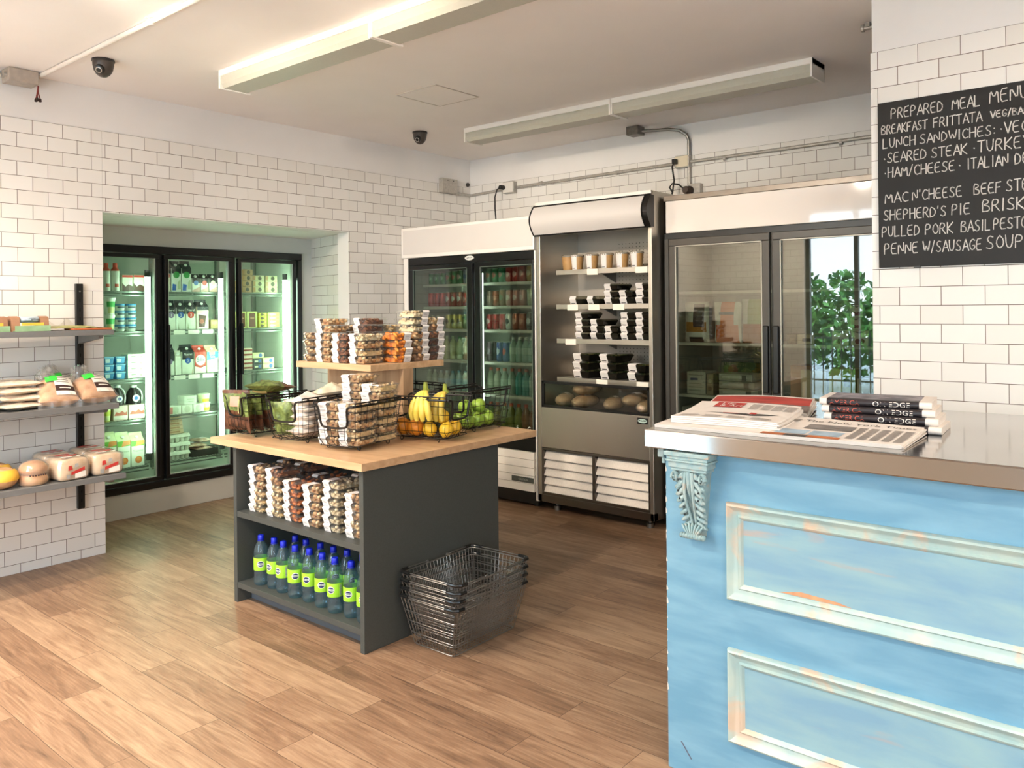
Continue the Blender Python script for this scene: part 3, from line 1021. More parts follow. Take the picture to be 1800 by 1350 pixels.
n = 28
o.add([(XFR - 0.001 + 0.003, 4.27 + 0.048 * math.cos(2 * PI * i / n), 1.835 + 0.019 * math.sin(2 * PI * i / n)) for i in range(n)] + [(XFR - 0.003, 4.27 + 0.044 * math.cos(2 * PI * i / n), 1.835 + 0.016 * math.sin(2 * PI * i / n)) for i in range(n)],
      [tuple(range(n, 2 * n))] + [(i, (i + 1) % n, n + (i + 1) % n, n + i) for i in range(n)])
ov = relb(o).build('oval_badge', [M('badge_white', '#e8e8e2', 0.3, noise=(9, 0.02))], bv, fix=True)
bt = MB()
for yy, zz, ww, hh in ((4.292, 1.834, 0.012, 0.006), (4.277, 1.836, 0.011, 0.006), (4.262, 1.833, 0.010, 0.004), (4.250, 1.837, 0.008, 0.007)):
    bt.plane((XFR - 0.0036, yy, zz - hh / 2), (0, -ww, 0.001), (0, 0.001, hh))
relb(bt).build('badge_lettering', [M('badge_grey', '#6a6c68', 0.4, noise=(9, 0.02))], ov)
bt = MB()
for ch, yy in (('E', 3.80), ('G', 3.695)):
    bt.text(ch, (XFR - 0.0045, yy + 0.01, 0.562), (0, -1, 0), (0, 0, 1), 0.042)
relb(bt).build('door_lettering', [M('door_letter', '#d6ddd4', 0.4, noise=(9, 0.02))], bv)
gr = MB()
for i in range(5):
    z = 0.122 + i * 0.0578
    gr.add([(XFR + 0.004, 3.655, z), (XFR + 0.004, 4.955, z), (XFR + 0.004, 4.955, z + 0.053), (XFR + 0.004, 3.655, z + 0.053),
            (XFR + 0.03, 3.655, z + 0.004), (XFR + 0.03, 4.955, z + 0.004), (XFR + 0.022, 4.955, z + 0.056), (XFR + 0.022, 3.655, z + 0.056)],
           [(0, 1, 2, 3), (0, 4, 5, 1), (3, 2, 6, 7), (1, 5, 6, 2), (0, 3, 7, 4)])
gl = relb(gr).build('grille', [WHITEM], bv)
relb(MB().box((XFR + 0.001, 3.66, 0.184), (XFR + 0.006, 3.865, 0.222))).build('control_plate', [M('control_plate', '#4d524e', 0.4, noise=(40, 0.1))], gl)
bt = MB().text('CAUTION', (XFR + 0.0005, 3.80, 0.196), (0, -1, 0), (0, 0, 1), 0.02, lift=0.0003)
relb(bt).build('plate_lettering', [M('plate_text', '#b9bdb5', 0.4, noise=(9, 0.02))], gl)
relb(MB().box((XFR + 0.03, 3.64, 0.07), (XFR + 0.05, 4.96, 0.415))).build('grille_backing', [BLACK], bv)
for yy in (3.72, 4.9):
    relb(MB().lathe([(0.03, 0.0), (0.03, 0.03), (0.02, 0.05), (0.02, 0.07)], 14, (XFR + 0.12, yy, 0))).build('leg', [BLACK], bv, smooth=True)

# ------------------------------------------------------------------ stainless open-front cooler
oc = thing('open_display_cooler', 'tall stainless open front cooler with curved light box on top', 'cooler', (XFR, 3.145, 0.0))
OO = Vector((XFR, 3.145, 0))


def relo(mb):
    return mb.move(Matrix.Translation(-OO))


Y0o, Y1o = 2.671, 3.617
b = MB()
b.box((XFR, Y0o, 0.07), (5.31, Y0o + 0.028, 2.195)).box((XFR, Y1o - 0.036, 0.07), (5.31, Y1o - 0.002, 2.19))
relo(b).build('side_panel', [STEEL], oc, bevel=0.003)
relo(MB().box((XFR, Y0o + 0.03, 2.165), (5.31, Y1o - 0.04, 2.19)).box((XFR + 0.003, Y0o + 0.028, 1.957), (XFR + 0.03, Y1o - 0.036, 1.972))).build('top_panel', [STEEL], oc, bevel=0.002)
bp = MB().box((5.02, Y0o + 0.028, 0.6), (5.05, Y1o - 0.036, 2.165))
relo(bp).build('back_panel', [M('back_panel', '#bdb4a8', 0.45, 0.35, noise=(5, 0.05))], oc)
ho = MB()
for i in range(30):
    for j in range(40):
        yy = Y0o + 0.05 + i * 0.029
        z = 1.02 + j * 0.026
        if yy < 3.24 and z < 1.93:
            ho.add([(5.0192, yy + 0.0035 * math.cos(a * PI / 3), z + 0.0035 * math.sin(a * PI / 3)) for a in range(6)], [(0, 1, 2, 3, 4, 5)])
relo(ho).build('air_holes', [M('air_hole', '#1f1d1b', 0.8, noise=(9, 0.1))], oc)['kind'] = 'stuff'
relo(MB().box((XFR + 0.02, Y0o + 0.028, 0.60), (5.02, Y1o - 0.036, 0.742))).build('deck', [STEELD], oc)
# curved light box
cb = MB()
prof = []
for i in range(15):
    a = -0.5 + i / 14
    z = 2.063 + a * 0.205
    prof.append((XFR - 0.012 - 0.058 * math.cos(a * PI * 0.92), z))
yl, yr = Y1o + 0.001, Y0o - 0.008
vs = [(x, yl - 0.003, z) for x, z in prof] + [(x, yr + 0.04, z) for x, z in prof]
n = len(prof)
cb.add(vs, [(i, i + 1, n + i + 1, n + i) for i in range(n - 1)])
cv = relo(cb).build('light_box_face', [M('light_box_face', '#d9d3cf', 0.3, noise=(2, 0.02))], oc, smooth=True, fix=True)
e = MB()
for yy in (yl, yr + 0.04):
    e.tube([(x - 0.001, yy, z) for x, z in prof], 0.0055, 6)
e.tube([(prof[0][0], yl, prof[0][1]), (prof[0][0], yr, prof[0][1])], 0.0065, 6).tube([(prof[-1][0], yl, prof[-1][1]), (prof[-1][0], yr, prof[-1][1])], 0.0065, 6)
relo(e).build('light_box_edge', [BLACK], oc, smooth=True)
e = MB()
for yy in (yl, yr):
    poly = [(x, z) for x, z in prof] + [(XFR + 0.02, prof[-1][1]), (XFR + 0.02, prof[0][1])]
    e.prism([(x - XFR, z) for x, z in poly], (XFR, yy, 0), (1, 0, 0), (0, 0, 1), (0, 0.04 if yy == yr else -0.003, 0))
e.box((XFR - 0.01, yr + 0.04, 1.962), (XFR + 0.02, yl - 0.003, 2.166))
relo(e).build('light_box_cheek', [BLACK], oc, fix=True)
relo(MB().box((XFR - 0.004, Y0o, 2.17), (XFR + 0.02, Y1o, 2.197))).build('top_trim', [WHITEM], oc, bevel=0.003)
OSH = [1.712, 1.468, 1.226, 0.952]
XS = 4.655
for j, z in enumerate(OSH):
    s = MB().box((XS, Y0o + 0.03, z - 0.003), (5.02, 3.505, z)).box((XS - 0.012, Y0o + 0.03, z - 0.032), (XS + 0.004, 3.505, z + 0.002))
    so = relo(s).build('shelf', [STEEL], oc, bevel=0.0015)
    br = MB().add([(5.02, 3.24, z - 0.006), (4.78, 3.24, z - 0.006), (5.02, 3.24, z - 0.085), (5.02, 3.25, z - 0.006), (4.78, 3.25, z - 0.006), (5.02, 3.25, z - 0.085)],
                  [(0, 1, 2), (5, 4, 3), (0, 3, 4, 1), (1, 4, 5, 2)])
    relo(br).build('bracket', [STEELD], so)
    for yy in ({0: (3.19, 2.80), 1: (3.36, 3.18, 2.98), 2: (3.38,), 3: (3.12, 2.80)}[j]):
        relo(MB().box((XS - 0.0155, yy - 0.045, z - 0.04), (XS - 0.012, yy + 0.045, z + 0.0))).build('price_tag', [TAGP], so)
fg = MB().box((XFR + 0.012, Y0o + 0.045, 0.758), (XFR + 0.017, Y1o - 0.055, 0.912))
relo(fg).build('front_glass', [clear_mat('dark_glass', '#e9e9e2', 1.5, 0.0, 1.0)], oc)
e = MB()
for a in (((Y0o + 0.028, 0.742), (Y1o - 0.036, 0.760)), ((Y0o + 0.028, 0.910), (Y1o - 0.036, 0.930)), ((Y0o + 0.028, 0.742), (Y0o + 0.047, 0.93)), ((Y1o - 0.055, 0.742), (Y1o - 0.036, 0.93))):
    e.box((XFR + 0.005, a[0][0], a[0][1]), (XFR + 0.024, a[1][0], a[1][1]))
relo(e).build('glass_frame', [BLACK], oc, bevel=0.002)
relo(MB().box((XFR + 0.002, Y0o + 0.028, 0.458), (XFR + 0.022, Y1o - 0.036, 0.742))).build('front_panel', [STEEL], oc, bevel=0.002)
bd = relo(MB().box((XFR - 0.002, 2.712, 0.690), (XFR + 0.002, 2.79, 0.730))).build('badge', [BLACK], oc, bevel=0.001)
n = 24
relo(MB().add([(XFR - 0.0026, 2.751 + 0.034 * math.cos(2 * PI * i / n), 0.710 + 0.014 * math.sin(2 * PI * i / n)) for i in range(n)], [tuple(range(n))])).build('badge_oval', [M('badge_teal', '#b9cfc6', 0.4, noise=(9, 0.05))], bd)
bt = MB()
for yy, zz, ww, hh in ((2.778, 0.713, 0.012, 0.006), (2.764, 0.711, 0.010, 0.006), (2.752, 0.709, 0.007, 0.004), (2.742, 0.712, 0.010, 0.007), (2.730, 0.712, 0.007, 0.006)):
    bt.plane((XFR - 0.0032, yy, zz - hh / 2), (0, -ww, 0), (0, 0.001, hh))
relo(bt).build('badge_lettering', [M('badge_ink', '#22302b', 0.4, noise=(9, 0.05))], bd)
g = MB()
g.box((XFR + 0.002, Y0o + 0.028, 0.438), (XFR + 0.024, Y1o - 0.036, 0.456)).box((XFR + 0.002, Y0o + 0.028, 0.122), (XFR + 0.024, Y1o - 0.036, 0.142))
g.box((XFR + 0.002, 3.125, 0.142), (XFR + 0.024, 3.150, 0.438))
g.box((XFR + 0.002, Y0o + 0.028, 0.142), (XFR + 0.024, Y0o + 0.042, 0.438)).box((XFR + 0.002, Y1o - 0.05, 0.142), (XFR + 0.024, Y1o - 0.036, 0.438))
gf = relo(g).build('grille_frame', [STEELD], oc, bevel=0.002)
lv = MB()
for (a, b2) in ((2.715, 3.123), (3.152, 3.566)):
    for i in range(5):
        z = 0.144 + i * 0.0592
        lv.add([(XFR + 0.006, a, z), (XFR + 0.006, b2, z), (XFR + 0.034, b2 - 0.0, z + 0.05), (XFR + 0.034, a, z + 0.05), (XFR + 0.006, a, z - 0.006), (XFR + 0.006, b2, z - 0.006)],
               [(0, 1, 2, 3), (4, 5, 1, 0)])
relo(lv).build('louvre', [M('louvre_white', '#ebe2d8', 0.45, 0.0, noise=(90, 0.05))], oc)
relo(MB().box((XFR + 0.036, Y0o + 0.03, 0.12), (XFR + 0.045, Y1o - 0.04, 0.456))).build('grille_backing', [BLACK], oc)
relo(MB().box((XFR, Y0o + 0.0, 0.07), (XFR + 0.05, Y1o - 0.002, 0.122))).build('base_rail', [STEELD], oc, bevel=0.003)
for (x, y) in ((XFR + 0.10, 2.76), (XFR + 0.10, 3.52), (5.2, 2.76), (5.2, 3.52)):
    relo(MB().lathe([(0.024, 0), (0.024, 0.03), (0.014, 0.035), (0.014, 0.08)], 12, (x, y, 0))).build('leg', [CHROME], oc, smooth=True)

# ------------------------------------------------------------------ two door glass freezer
X3 = 4.68
fz = thing('glass_door_freezer', 'grey framed two door glass freezer with white header beside menu wall', 'freezer', (X3, 1.98, 0.0))
OZ = Vector((X3, 1.98, 0))
FGREY = M('freezer_frame', '#4b4742', 0.35, 0.3, noise=(9, 0.05))


def relz(mb):
    return mb.move(Matrix.Translation(-OZ))


Z0, Z1 = 1.28, 2.655
b = MB().box((X3 + 0.05, Z0, 0.08), (5.33, Z0 + 0.04, 2.15)).box((X3 + 0.05, Z1 - 0.04, 0.08), (5.33, Z1, 2.15)).box((5.28, Z0 + 0.04, 0.08), (5.33, Z1 - 0.04, 2.15))
b.box((X3 + 0.06, Z0 + 0.04, 1.92), (5.28, Z1 - 0.04, 1.95)).box((X3 + 0.05, Z0 + 0.04, 0.08), (5.28, Z1 - 0.04, 0.24))
relz(b).build('cabinet', [FGREY], fz, bevel=0.004)
relz(MB().box((X3 + 0.0, Z0, 2.13), (5.33, Z1, 2.165))).build('top_trim', [M('freezer_trim', '#8d8379', 0.35, 0.7, noise=(12, 0.1))], fz, bevel=0.003)
relz(MB().box((X3 - 0.008, Z0 + 0.005, 1.921), (X3 + 0.05, Z1 - 0.02, 2.128))).build('header', [M('header_gloss', '#efe6df', 0.06, coat=0.5, noise=(2, 0.01))], fz, bevel=0.004)
relz(MB().box((X3 + 0.012, Z0, 1.885), (X3 + 0.06, Z1, 1.921))).build('header_gap', [BLACK], fz)
f = MB().box((X3 + 0.005, Z0, 0.24), (X3 + 0.05, Z0 + 0.03, 1.885)).box((X3 + 0.005, Z1 - 0.03, 0.24), (X3 + 0.05, Z1, 1.885)).box((X3 + 0.005, 1.918, 0.24), (X3 + 0.05, 1.938, 1.885)).box((X3 + 0.005, Z0, 0.08), (X3 + 0.05, Z1, 0.24))
relz(f).build('face_frame', [FGREY], fz, bevel=0.003)
for k, (a, b2) in enumerate(((1.984, 2.562), (1.34, 1.874))):
    ea, eb = a - 0.045, b2 + 0.045
    d = MB()
    d.box((X3 - 0.022, ea, 0.25), (X3 + 0.004, eb, 0.30)).box((X3 - 0.022, ea, 1.836), (X3 + 0.004, eb, 1.882))
    d.box((X3 - 0.022, ea, 0.30), (X3 + 0.004, a, 1.836)).box((X3 - 0.022, b2, 0.30), (X3 + 0.004, eb, 1.836))
    do = relz(d).build('door', [FGREY], fz, bevel=0.004)
    relz(MB().box((X3 - 0.008, a, 0.30), (X3 - 0.002, b2, 1.836))).build('glass', [GLASSM], do)
    g = MB().box((X3 - 0.0225, a, 0.30), (X3 - 0.003, a + 0.006, 1.836)).box((X3 - 0.0225, b2 - 0.006, 0.30), (X3 - 0.003, b2, 1.836)).box((X3 - 0.0225, a, 1.830), (X3 - 0.003, b2, 1.836))
    relz(g).build('gasket', [M('grey_gasket', '#b6b2a6', 0.4, 0.3, noise=(9, 0.05))], do)
    hy = a - 0.024 if k == 0 else b2 + 0.024
    relz(MB().box((X3 - 0.045, hy - 0.017, 0.93), (X3 - 0.02, hy + 0.017, 1.33))).build('handle', [BLACK], do, bevel=0.006)
l = MB()
x0, x1, y0, y1, z0, z1 = X3 + 0.05, 5.27, Z0 + 0.045, Z1 - 0.045, 0.245, 1.915
l.add([(x0, y0, z0), (x1, y0, z0), (x1, y1, z0), (x0, y1, z0), (x0, y0, z1), (x1, y0, z1), (x1, y1, z1), (x0, y1, z1)],
      [(0, 1, 2, 3), (7, 6, 5, 4), (2, 1, 5, 6), (0, 1, 5, 4), (2, 3, 7, 6)])
relz(l).build('cabinet_liner', [M('freezer_liner', '#9c9a90', 0.6, noise=(3, 0.05))], fz)
relz(MB().tube([(4.755, 1.928, 0.45), (4.755, 1.928, 1.75)], 0.012, 10)).build('light_tube', [M('freezer_fill_tube', '#f4f2e0', 0.4, emit=4.0)], fz, smooth=True)  # tube added to lighten the dark freezer interior
ZSH = [1.545, 1.215, 0.878, 0.55]
for z in ZSH:
    s = MB().box((4.77, Z0 + 0.05, z - 0.018), (4.785, Z1 - 0.05, z - 0.001)).box((5.22, Z0 + 0.05, z - 0.006), (5.23, Z1 - 0.05, z - 0.001))
    for i in range(50):
        yy = Z0 + 0.06 + i * 0.0255
        s.box((4.785, yy - 0.0018, z - 0.005), (5.22, yy + 0.0018, z - 0.001))
    relz(s).build('shelf', [M('freezer_shelf', '#c9c6ba', 0.4, noise=(9, 0.04))], fz)
# ------------------------------------------------------------------ display island
isl = thing('display_island', 'charcoal shop island with oak worktop and raised oak tier, in the middle of the floor', 'island', (2.63, 3.187, 0))
OI = Vector((2.63, 3.187, 0))


def reli(mb):
    return mb.move(Matrix.Translation(-OI))


SLAB = 0.808
reli(MB().box((2.2, 2.684, 0), (3.06, 2.712, 0.775))).build('side_panel', [ISLAND], isl, bevel=0.0015)
reli(MB().box((2.2, 3.660, 0), (3.06, 3.688, 0.775))).build('side_panel', [ISLAND], isl, bevel=0.0015)
for z in (0.425, 0.072):
    reli(MB().box((2.2025, 2.712, z), (3.0575, 3.660, z + 0.028))).build('shelf', [ISLAND], isl, bevel=0.001)
reli(MB().box((2.62, 2.712, 0.0), (2.64, 3.660, 0.775))).build('centre_panel', [ISLAND], isl)
reli(MB().box((2.28, 2.712, 0), (2.30, 3.660, 0.072))).build('kick_board', [M('kick_grey', '#5b6066', 0.5, noise=(200, 0.06))], isl)
reli(MB().box((2.17, 2.655, 0.775), (3.335, 3.850, SLAB))).build('worktop', [OAKY], isl, bevel=0.0015)
reli(MB().box((2.835, 3.13, SLAB), (2.905, 3.76, 1.14))).build('post', [OAKD], isl, bevel=0.001)
reli(MB().box((2.62, 3.13, 1.14), (3.13, 3.752, 1.172))).build('tier_top', [OAKY], isl, bevel=0.0015)

# ------------------------------------------------------------------ clamshell boxes of nuts
FILL = {
    'mixed nuts': (('#c79a68', '#a8703f', '#e0c096'), (0.0125, 0.009, 0.008), 34),
    'cashews': (('#e3c595', '#d6b07a', '#edd6ae'), (0.013, 0.007, 0.007), 36),
    'almonds': (('#8a5230', '#7a4526', '#9c6339'), (0.013, 0.0075, 0.006), 40),
    'dried apricots': (('#e88a1f', '#d9761a', '#f09a35'), (0.016, 0.014, 0.009), 22),
    'walnuts': (('#a87a50', '#8f6440', '#bd9164'), (0.012, 0.011, 0.009), 30),
    'pecans': (('#6f3f25', '#5d3320', '#83502f'), (0.013, 0.008, 0.006), 36),
    'pale nut pieces': (('#dcc8a4', '#cdb58c', '#e8d9bb'), (0.009, 0.008, 0.007), 48),
    'rusty snack chips': (('#b9622c', '#a65324', '#c97637'), (0.014, 0.012, 0.007), 26),
}
BL, BW, BH = 0.150, 0.118, 0.0385
fill_mesh = {}


def fill_obj(kind, parent):
    if kind in fill_mesh:
        o = bpy.data.objects.new('nut_filling', fill_mesh[kind])
        COL.objects.link(o); o.parent = parent
        return o
    cols, r, n = FILL[kind]
    rn = random.Random(len(kind) * 7 + 1)
    mb = MB()
    for i in range(n):
        z = rn.uniform(0.008, 0.031)
        t = 0.82 + 0.18 * (z / 0.031)
        if i < n * 0.68:     # against the clear walls
            side = rn.random()
            hx, hy = (BL / 2 - 0.013) * t, (BW / 2 - 0.012) * t
            if side < 0.36:
                x, y = -hx, rn.uniform(-hy, hy)
            elif side < 0.66:
                x, y = rn.uniform(-hx, hx), -hy
            elif side < 0.83:
                x, y = rn.uniform(-hx, hx), hy
            else:
                x, y = hx, rn.uniform(-hy, hy)
        else:
            x, y, z = rn.uniform(-0.055, 0.055), rn.uniform(-0.04, 0.04), 0.029
        q = Matrix.Rotation(rn.uniform(0, 6.28), 3, 'Z') @ Matrix.Rotation(rn.uniform(-0.9, 0.9), 3, 'X') @ Matrix.Rotation(rn.uniform(-0.7, 0.7), 3, 'Y')
        k = rn.uniform(0.85, 1.15)
        mb.ball((x, y, z), tuple(k * a for a in r), 7, 5, rn.randrange(3), q)
    mb.box((-BL / 2 + 0.022, -BW / 2 + 0.02, 0.003), (BL / 2 - 0.022, BW / 2 - 0.02, 0.026), 0)
    o = mb.build('nut_filling', [M('nut_' + c[1:], c, 0.55, noise=(90, 0.15)) for c in cols], parent, smooth=True)
    fill_mesh[kind] = o.data
    return o


def mk_clam(kind, right=False):
    def make():
        t = thing('nut_box', '', 'nut box')
        m = MB()
        m.frustum((-BL / 2 + 0.012, -BW / 2 + 0.010), (BL / 2 - 0.012, BW / 2 - 0.010), (-BL / 2 + 0.003, -BW / 2 + 0.003), (BL / 2 - 0.003, BW / 2 - 0.003), 0.0006, 0.028, cap=False)
        m.frustum((-BL / 2, -BW / 2), (BL / 2, BW / 2), (-BL / 2, -BW / 2), (BL / 2, BW / 2), 0.028, 0.0295, cap=False)
        m.build('tray', [CLEAR], t, bevel=0.004, seg=1)
        m = MB()
        m.frustum((-BL / 2, -BW / 2), (BL / 2, BW / 2), (-BL / 2, -BW / 2), (BL / 2, BW / 2), 0.0297, 0.0312)
        m.frustum((-BL / 2 + 0.006, -BW / 2 + 0.006), (BL / 2 - 0.006, BW / 2 - 0.006), (-BL / 2 + 0.009, -BW / 2 + 0.009), (BL / 2 - 0.009, BW / 2 - 0.009), 0.0312, 0.0378)
        s_ = 1 if not right else -1
        m.box((-BL / 2 + 0.02, s_ * BW / 2 - 0.001, 0.0298), (-BL / 2 + 0.045, s_ * BW / 2 + s_ * 0.012, 0.0312) if s_ > 0 else (-BL / 2 + 0.045, s_ * BW / 2 + 0.001, 0.0312))
        m.build('lid', [CLEAR], t)
        ya, yb = (0.008, BW / 2 - 0.004) if not right else (-BW / 2 + 0.004, -0.008)
        prof = [(-BL / 2 + 0.0105, 0.001), (-BL / 2 + 0.0015, 0.0278), (-BL / 2 - 0.0012, 0.0285), (-BL / 2 - 0.0012, 0.0314), (-BL / 2 + 0.006, 0.0382), (-0.005, 0.0384)]
        m = MB()
        vs = [(x, yb, z) for x, z in prof] + [(x, ya, z) for x, z in prof]
        n = len(prof)
        m.add(vs, [(i, i + 1, n + i + 1, n + i) for i in range(n - 1)], 0)
        for (f0, f1, g0, g1) in ((0.12, 0.18, 0.15, 0.8), (0.55, 0.62, 0.2, 0.7), (0.72, 0.77, 0.2, 0.55)):
            a = Vector((-BL / 2 + 0.0105 - 0.0006, 0, 0.001)); b = Vector((-BL / 2 + 0.0015 - 0.0006, 0, 0.0278))
            p0 = a.lerp(b, f0); p1 = a.lerp(b, f1)
            y0 = yb + (ya - yb) * g0; y1 = yb + (ya - yb) * g1
            m.add([(p0.x, y0, p0.z), (p0.x, y1, p0.z), (p1.x, y1, p1.z), (p1.x, y0, p1.z)], [(0, 1, 2, 3)], 1)
        m.build('label', [PAPER, M('label_print', '#8d8a92', 0.6, noise=(30, 0.1))], t)
        fill_obj(kind, t)
        return t
    return Kind(make)


CLAMS = {}


def nut(kind, loc, rz, label, group, right=False):
    k = (kind, right)
    if k not in CLAMS:
        CLAMS[k] = mk_clam(kind, right)
    return CLAMS[k].put(loc, rz, label, group)


rj = random.Random(11)


def stack(kinds, x, y, z, rz, where, group, right=False, jit=0.004, top=None):
    """kinds: one name, or a list from the bottom up"""
    n = len(kinds)
    for k, kd_ in enumerate(kinds):
        a = rj.uniform(-jit, jit)
        nut(kd_, (x + rj.uniform(-jit, jit), y + rj.uniform(-jit, jit), z + k * BH + 0.0002), rz + rj.uniform(-0.05, 0.05),
            '%s box, %s, %s' % (kd_, level_word(k, n), where), group, right)


G1 = 'nut boxes on the island shelf'
zs = 0.453
ys6 = [3.555, 3.405, 3.262, 3.108, 2.960, 2.805]
stack(['cashews'] * 3 + ['mixed nuts'] * 3, 2.31, ys6[0], zs, 0, 'leftmost stack on island shelf', G1)
stack(['cashews'] * 4 + ['walnuts', 'almonds'], 2.31, ys6[1], zs, 0, 'second stack from left on island shelf', G1)
stack(['rusty snack chips'] * 5, 2.31, ys6[2], zs, 0, 'third stack from left on island shelf', G1)
stack(['mixed nuts'] * 5, 2.31, ys6[3], zs, 0, 'third stack from right on island shelf', G1)
stack(['pale nut pieces'] * 6, 2.31, ys6[4], zs, 0, 'second stack from right on island shelf', G1)
stack(['mixed nuts', 'cashews', 'mixed nuts', 'mixed nuts', 'walnuts'], 2.31, ys6[5], zs, 0, 'stack by right panel of island shelf', G1)
stack(['walnuts'] * 6, 2.475, ys6[0], zs, 0, 'rear stack behind leftmost on island shelf', G1)
stack(['almonds'] * 6, 2.475, ys6[1], zs, 0, 'rear stack behind second on island shelf', G1)
stack(['rusty snack chips'] * 5, 2.475, ys6[2], zs, 0, 'rear stack behind rusty chips on island shelf', G1)
stack(['mixed nuts'] * 5, 2.475, ys6[3], zs, 0, 'rear stack behind mixed nuts on island shelf', G1)
stack(['pale nut pieces'] * 6, 2.475, ys6[4], zs, 0, 'rear stack behind pale nuts on island shelf', G1)

G2 = 'nut boxes on the oak tier'
zt = 1.172
stack(['mixed nuts'] * 4, 2.715, 3.680, zt, -0.5, 'leftmost stack on oak tier', G2, True)
stack(['mixed nuts'] * 6, 2.70, 3.530, zt, 0, 'tall second stack from left on oak tier', G2)
stack(['almonds'] * 4, 2.70, 3.392, zt, 0, 'third stack from left on oak tier', G2)
stack(['mixed nuts', 'cashews', 'mixed nuts', 'pale nut pieces'], 2.70, 3.255, zt, 0, 'stack left of the apricots on oak tier', G2)
stack(['dried apricots'] * 4, 2.855, 3.215, zt, PI / 2, 'orange stack near front corner of oak tier', G2, True)
stack(['walnuts'] * 2 + ['mixed nuts'] * 2 + ['pale nut pieces'] * 3, 2.985, 3.22, zt, PI / 2, 'tallest stack, right of apricots on oak tier', G2, True)
stack(['pecans'] * 3 + ['almonds', 'walnuts', 'cashews'], 3.115 - 0.01, 3.225, zt, PI / 2, 'rightmost stack on oak tier', G2, True)
stack(['mixed nuts'] * 5, 2.865, 3.60, zt, 0, 'rear left stack on oak tier', G2)
stack(['pecans'] * 6, 2.87, 3.43, zt, 0, 'rear middle stack on oak tier', G2)
stack(['cashews'] * 5, 3.03, 3.42, zt, 0, 'rear right stack on oak tier', G2)

# ------------------------------------------------------------------ water bottles
WATER = clear_mat('bottled_water', '#cfe3ea', 1.5, 0.03, 1.6, 0.08, '#9cc0d0')
LIME = M('lime_label', '#a4e03a', 0.4, noise=(12, 0.03))
NAVY = M('navy_print', '#1d2a63', 0.4, noise=(12, 0.05))
CAPB = M('blue_cap', '#1226c4', 0.35, noise=(12, 0.05))


def mk_bottle():
    t = thing('water_bottle', '', 'bottle')
    r = 0.036
    prof = [(0.0, 0.004), (0.014, 0.001), (0.028, 0.0), (0.034, 0.008), (r, 0.02), (0.0345, 0.03), (r, 0.04), (0.0345, 0.052), (r, 0.066), (0.0352, 0.072), (0.0352, 0.136), (r, 0.142), (0.0355, 0.158), (0.033, 0.175), (0.026, 0.195), (0.018, 0.208), (0.0135, 0.214), (0.0135, 0.224), (0.0, 0.224)]
    MB().lathe(prof, 22).build('body', [WATER], t, smooth=50)
    MB().lathe([(0.0148, 0.219), (0.0152, 0.221), (0.0152, 0.238), (0.013, 0.241), (0.0, 0.241)], 18).lathe([(0.0165, 0.2135), (0.0165, 0.2165)], 18).build('cap', [CAPB], t, smooth=True)
    lb = MB().lathe([(0.0362, 0.074), (0.0364, 0.075), (0.0364, 0.134), (0.0362, 0.135)], 26, caps=False).build('label', [LIME], t, smooth=True)
    # oval emblem: white rim, navy oval with a pale band, wrapped on the label
    R = 0.0366

    def wrap(u, v, lift=0.0):
        a = PI + 0.55 - u / R
        return ((R + lift) * math.cos(a), (R + lift) * math.sin(a), v)

    def oval(rx, rz, lift, mi, mb, z0=0.106, band=None):
        n = 20
        for i in range(10):
            u0, u1 = -rx + 2 * rx * i / 10, -rx + 2 * rx * (i + 1) / 10
            h0 = rz * math.sqrt(max(0, 1 - (u0 / rx) ** 2)); h1 = rz * math.sqrt(max(0, 1 - (u1 / rx) ** 2))
            if band:
                h0 = min(h0, band); h1 = min(h1, band)
            mb.add([wrap(u0, z0 - h0, lift), wrap(u1, z0 - h1, lift), wrap(u1, z0 + h1, lift), wrap(u0, z0 + h0, lift)], [(0, 1, 2, 3)], mi)
    e = MB()
    oval(0.018, 0.0155, 0.0, 0, e)
    oval(0.0155, 0.0125, 0.0003, 1, e)
    oval(0.0145, 0.0125, 0.0006, 0, e, 0.1065, 0.0042)
    for u0, u1 in ((-0.010, -0.006), (-0.0045, -0.001), (0.0005, 0.004), (0.0055, 0.009)):
        e.add([wrap(u0, 0.104, 0.0009), wrap(u1, 0.104, 0.0009), wrap(u1, 0.109, 0.0009), wrap(u0, 0.109, 0.0009)], [(0, 1, 2, 3)], 1)
    e.build('emblem', [M('white_print', '#eef3e8', 0.4, noise=(12, 0.02)), NAVY], lb)
    bc = MB()
    for i in range(4):
        a0 = PI + 1.65 + i * 0.08
        bc.add([(R * math.cos(a0), R * math.sin(a0), 0.08), (R * math.cos(a0 + 0.07), R * math.sin(a0 + 0.07), 0.08), (R * math.cos(a0 + 0.07), R * math.sin(a0 + 0.07), 0.128), (R * math.cos(a0), R * math.sin(a0), 0.128)], [(0, 1, 2, 3)], 0)
    bc.build('barcode', [M('barcode_grey', '#a9b3a6', 0.5, noise=(300, 0.5))], lb)
    return t


kb = Kind(mk_bottle)
FRONTB = [3.545, 3.45, 3.365, 3.26, 3.165, 3.06, 2.96, 2.86, 2.762]
names = ['leftmost', 'second from left', 'third from left', 'fourth from left', 'middle', 'fourth from right', 'third from right', 'second from right', 'rightmost']
for k, y in enumerate(FRONTB):
    kb.put((2.262 + 0.006 * ((k * 5) % 3), y, 0.1002), rj.uniform(-0.5, 0.45), 'blue capped water bottle with lime label, %s in front row of island' % names[k], 'water bottles on the island bottom shelf')
for k, (x, y) in enumerate(((2.36, 3.40), (2.355, 3.305), (2.362, 3.20), (2.365, 3.105), (2.37, 3.01), (2.37, 2.90))):
    kb.put((x, y, 0.1002), rj.uniform(-1.5, 1.5), 'blue capped water bottle in the back row, %s of six on island' % (['leftmost', 'second from left', 'third from left', 'third from right', 'second from right', 'rightmost'][k]), 'water bottles on the island bottom shelf')

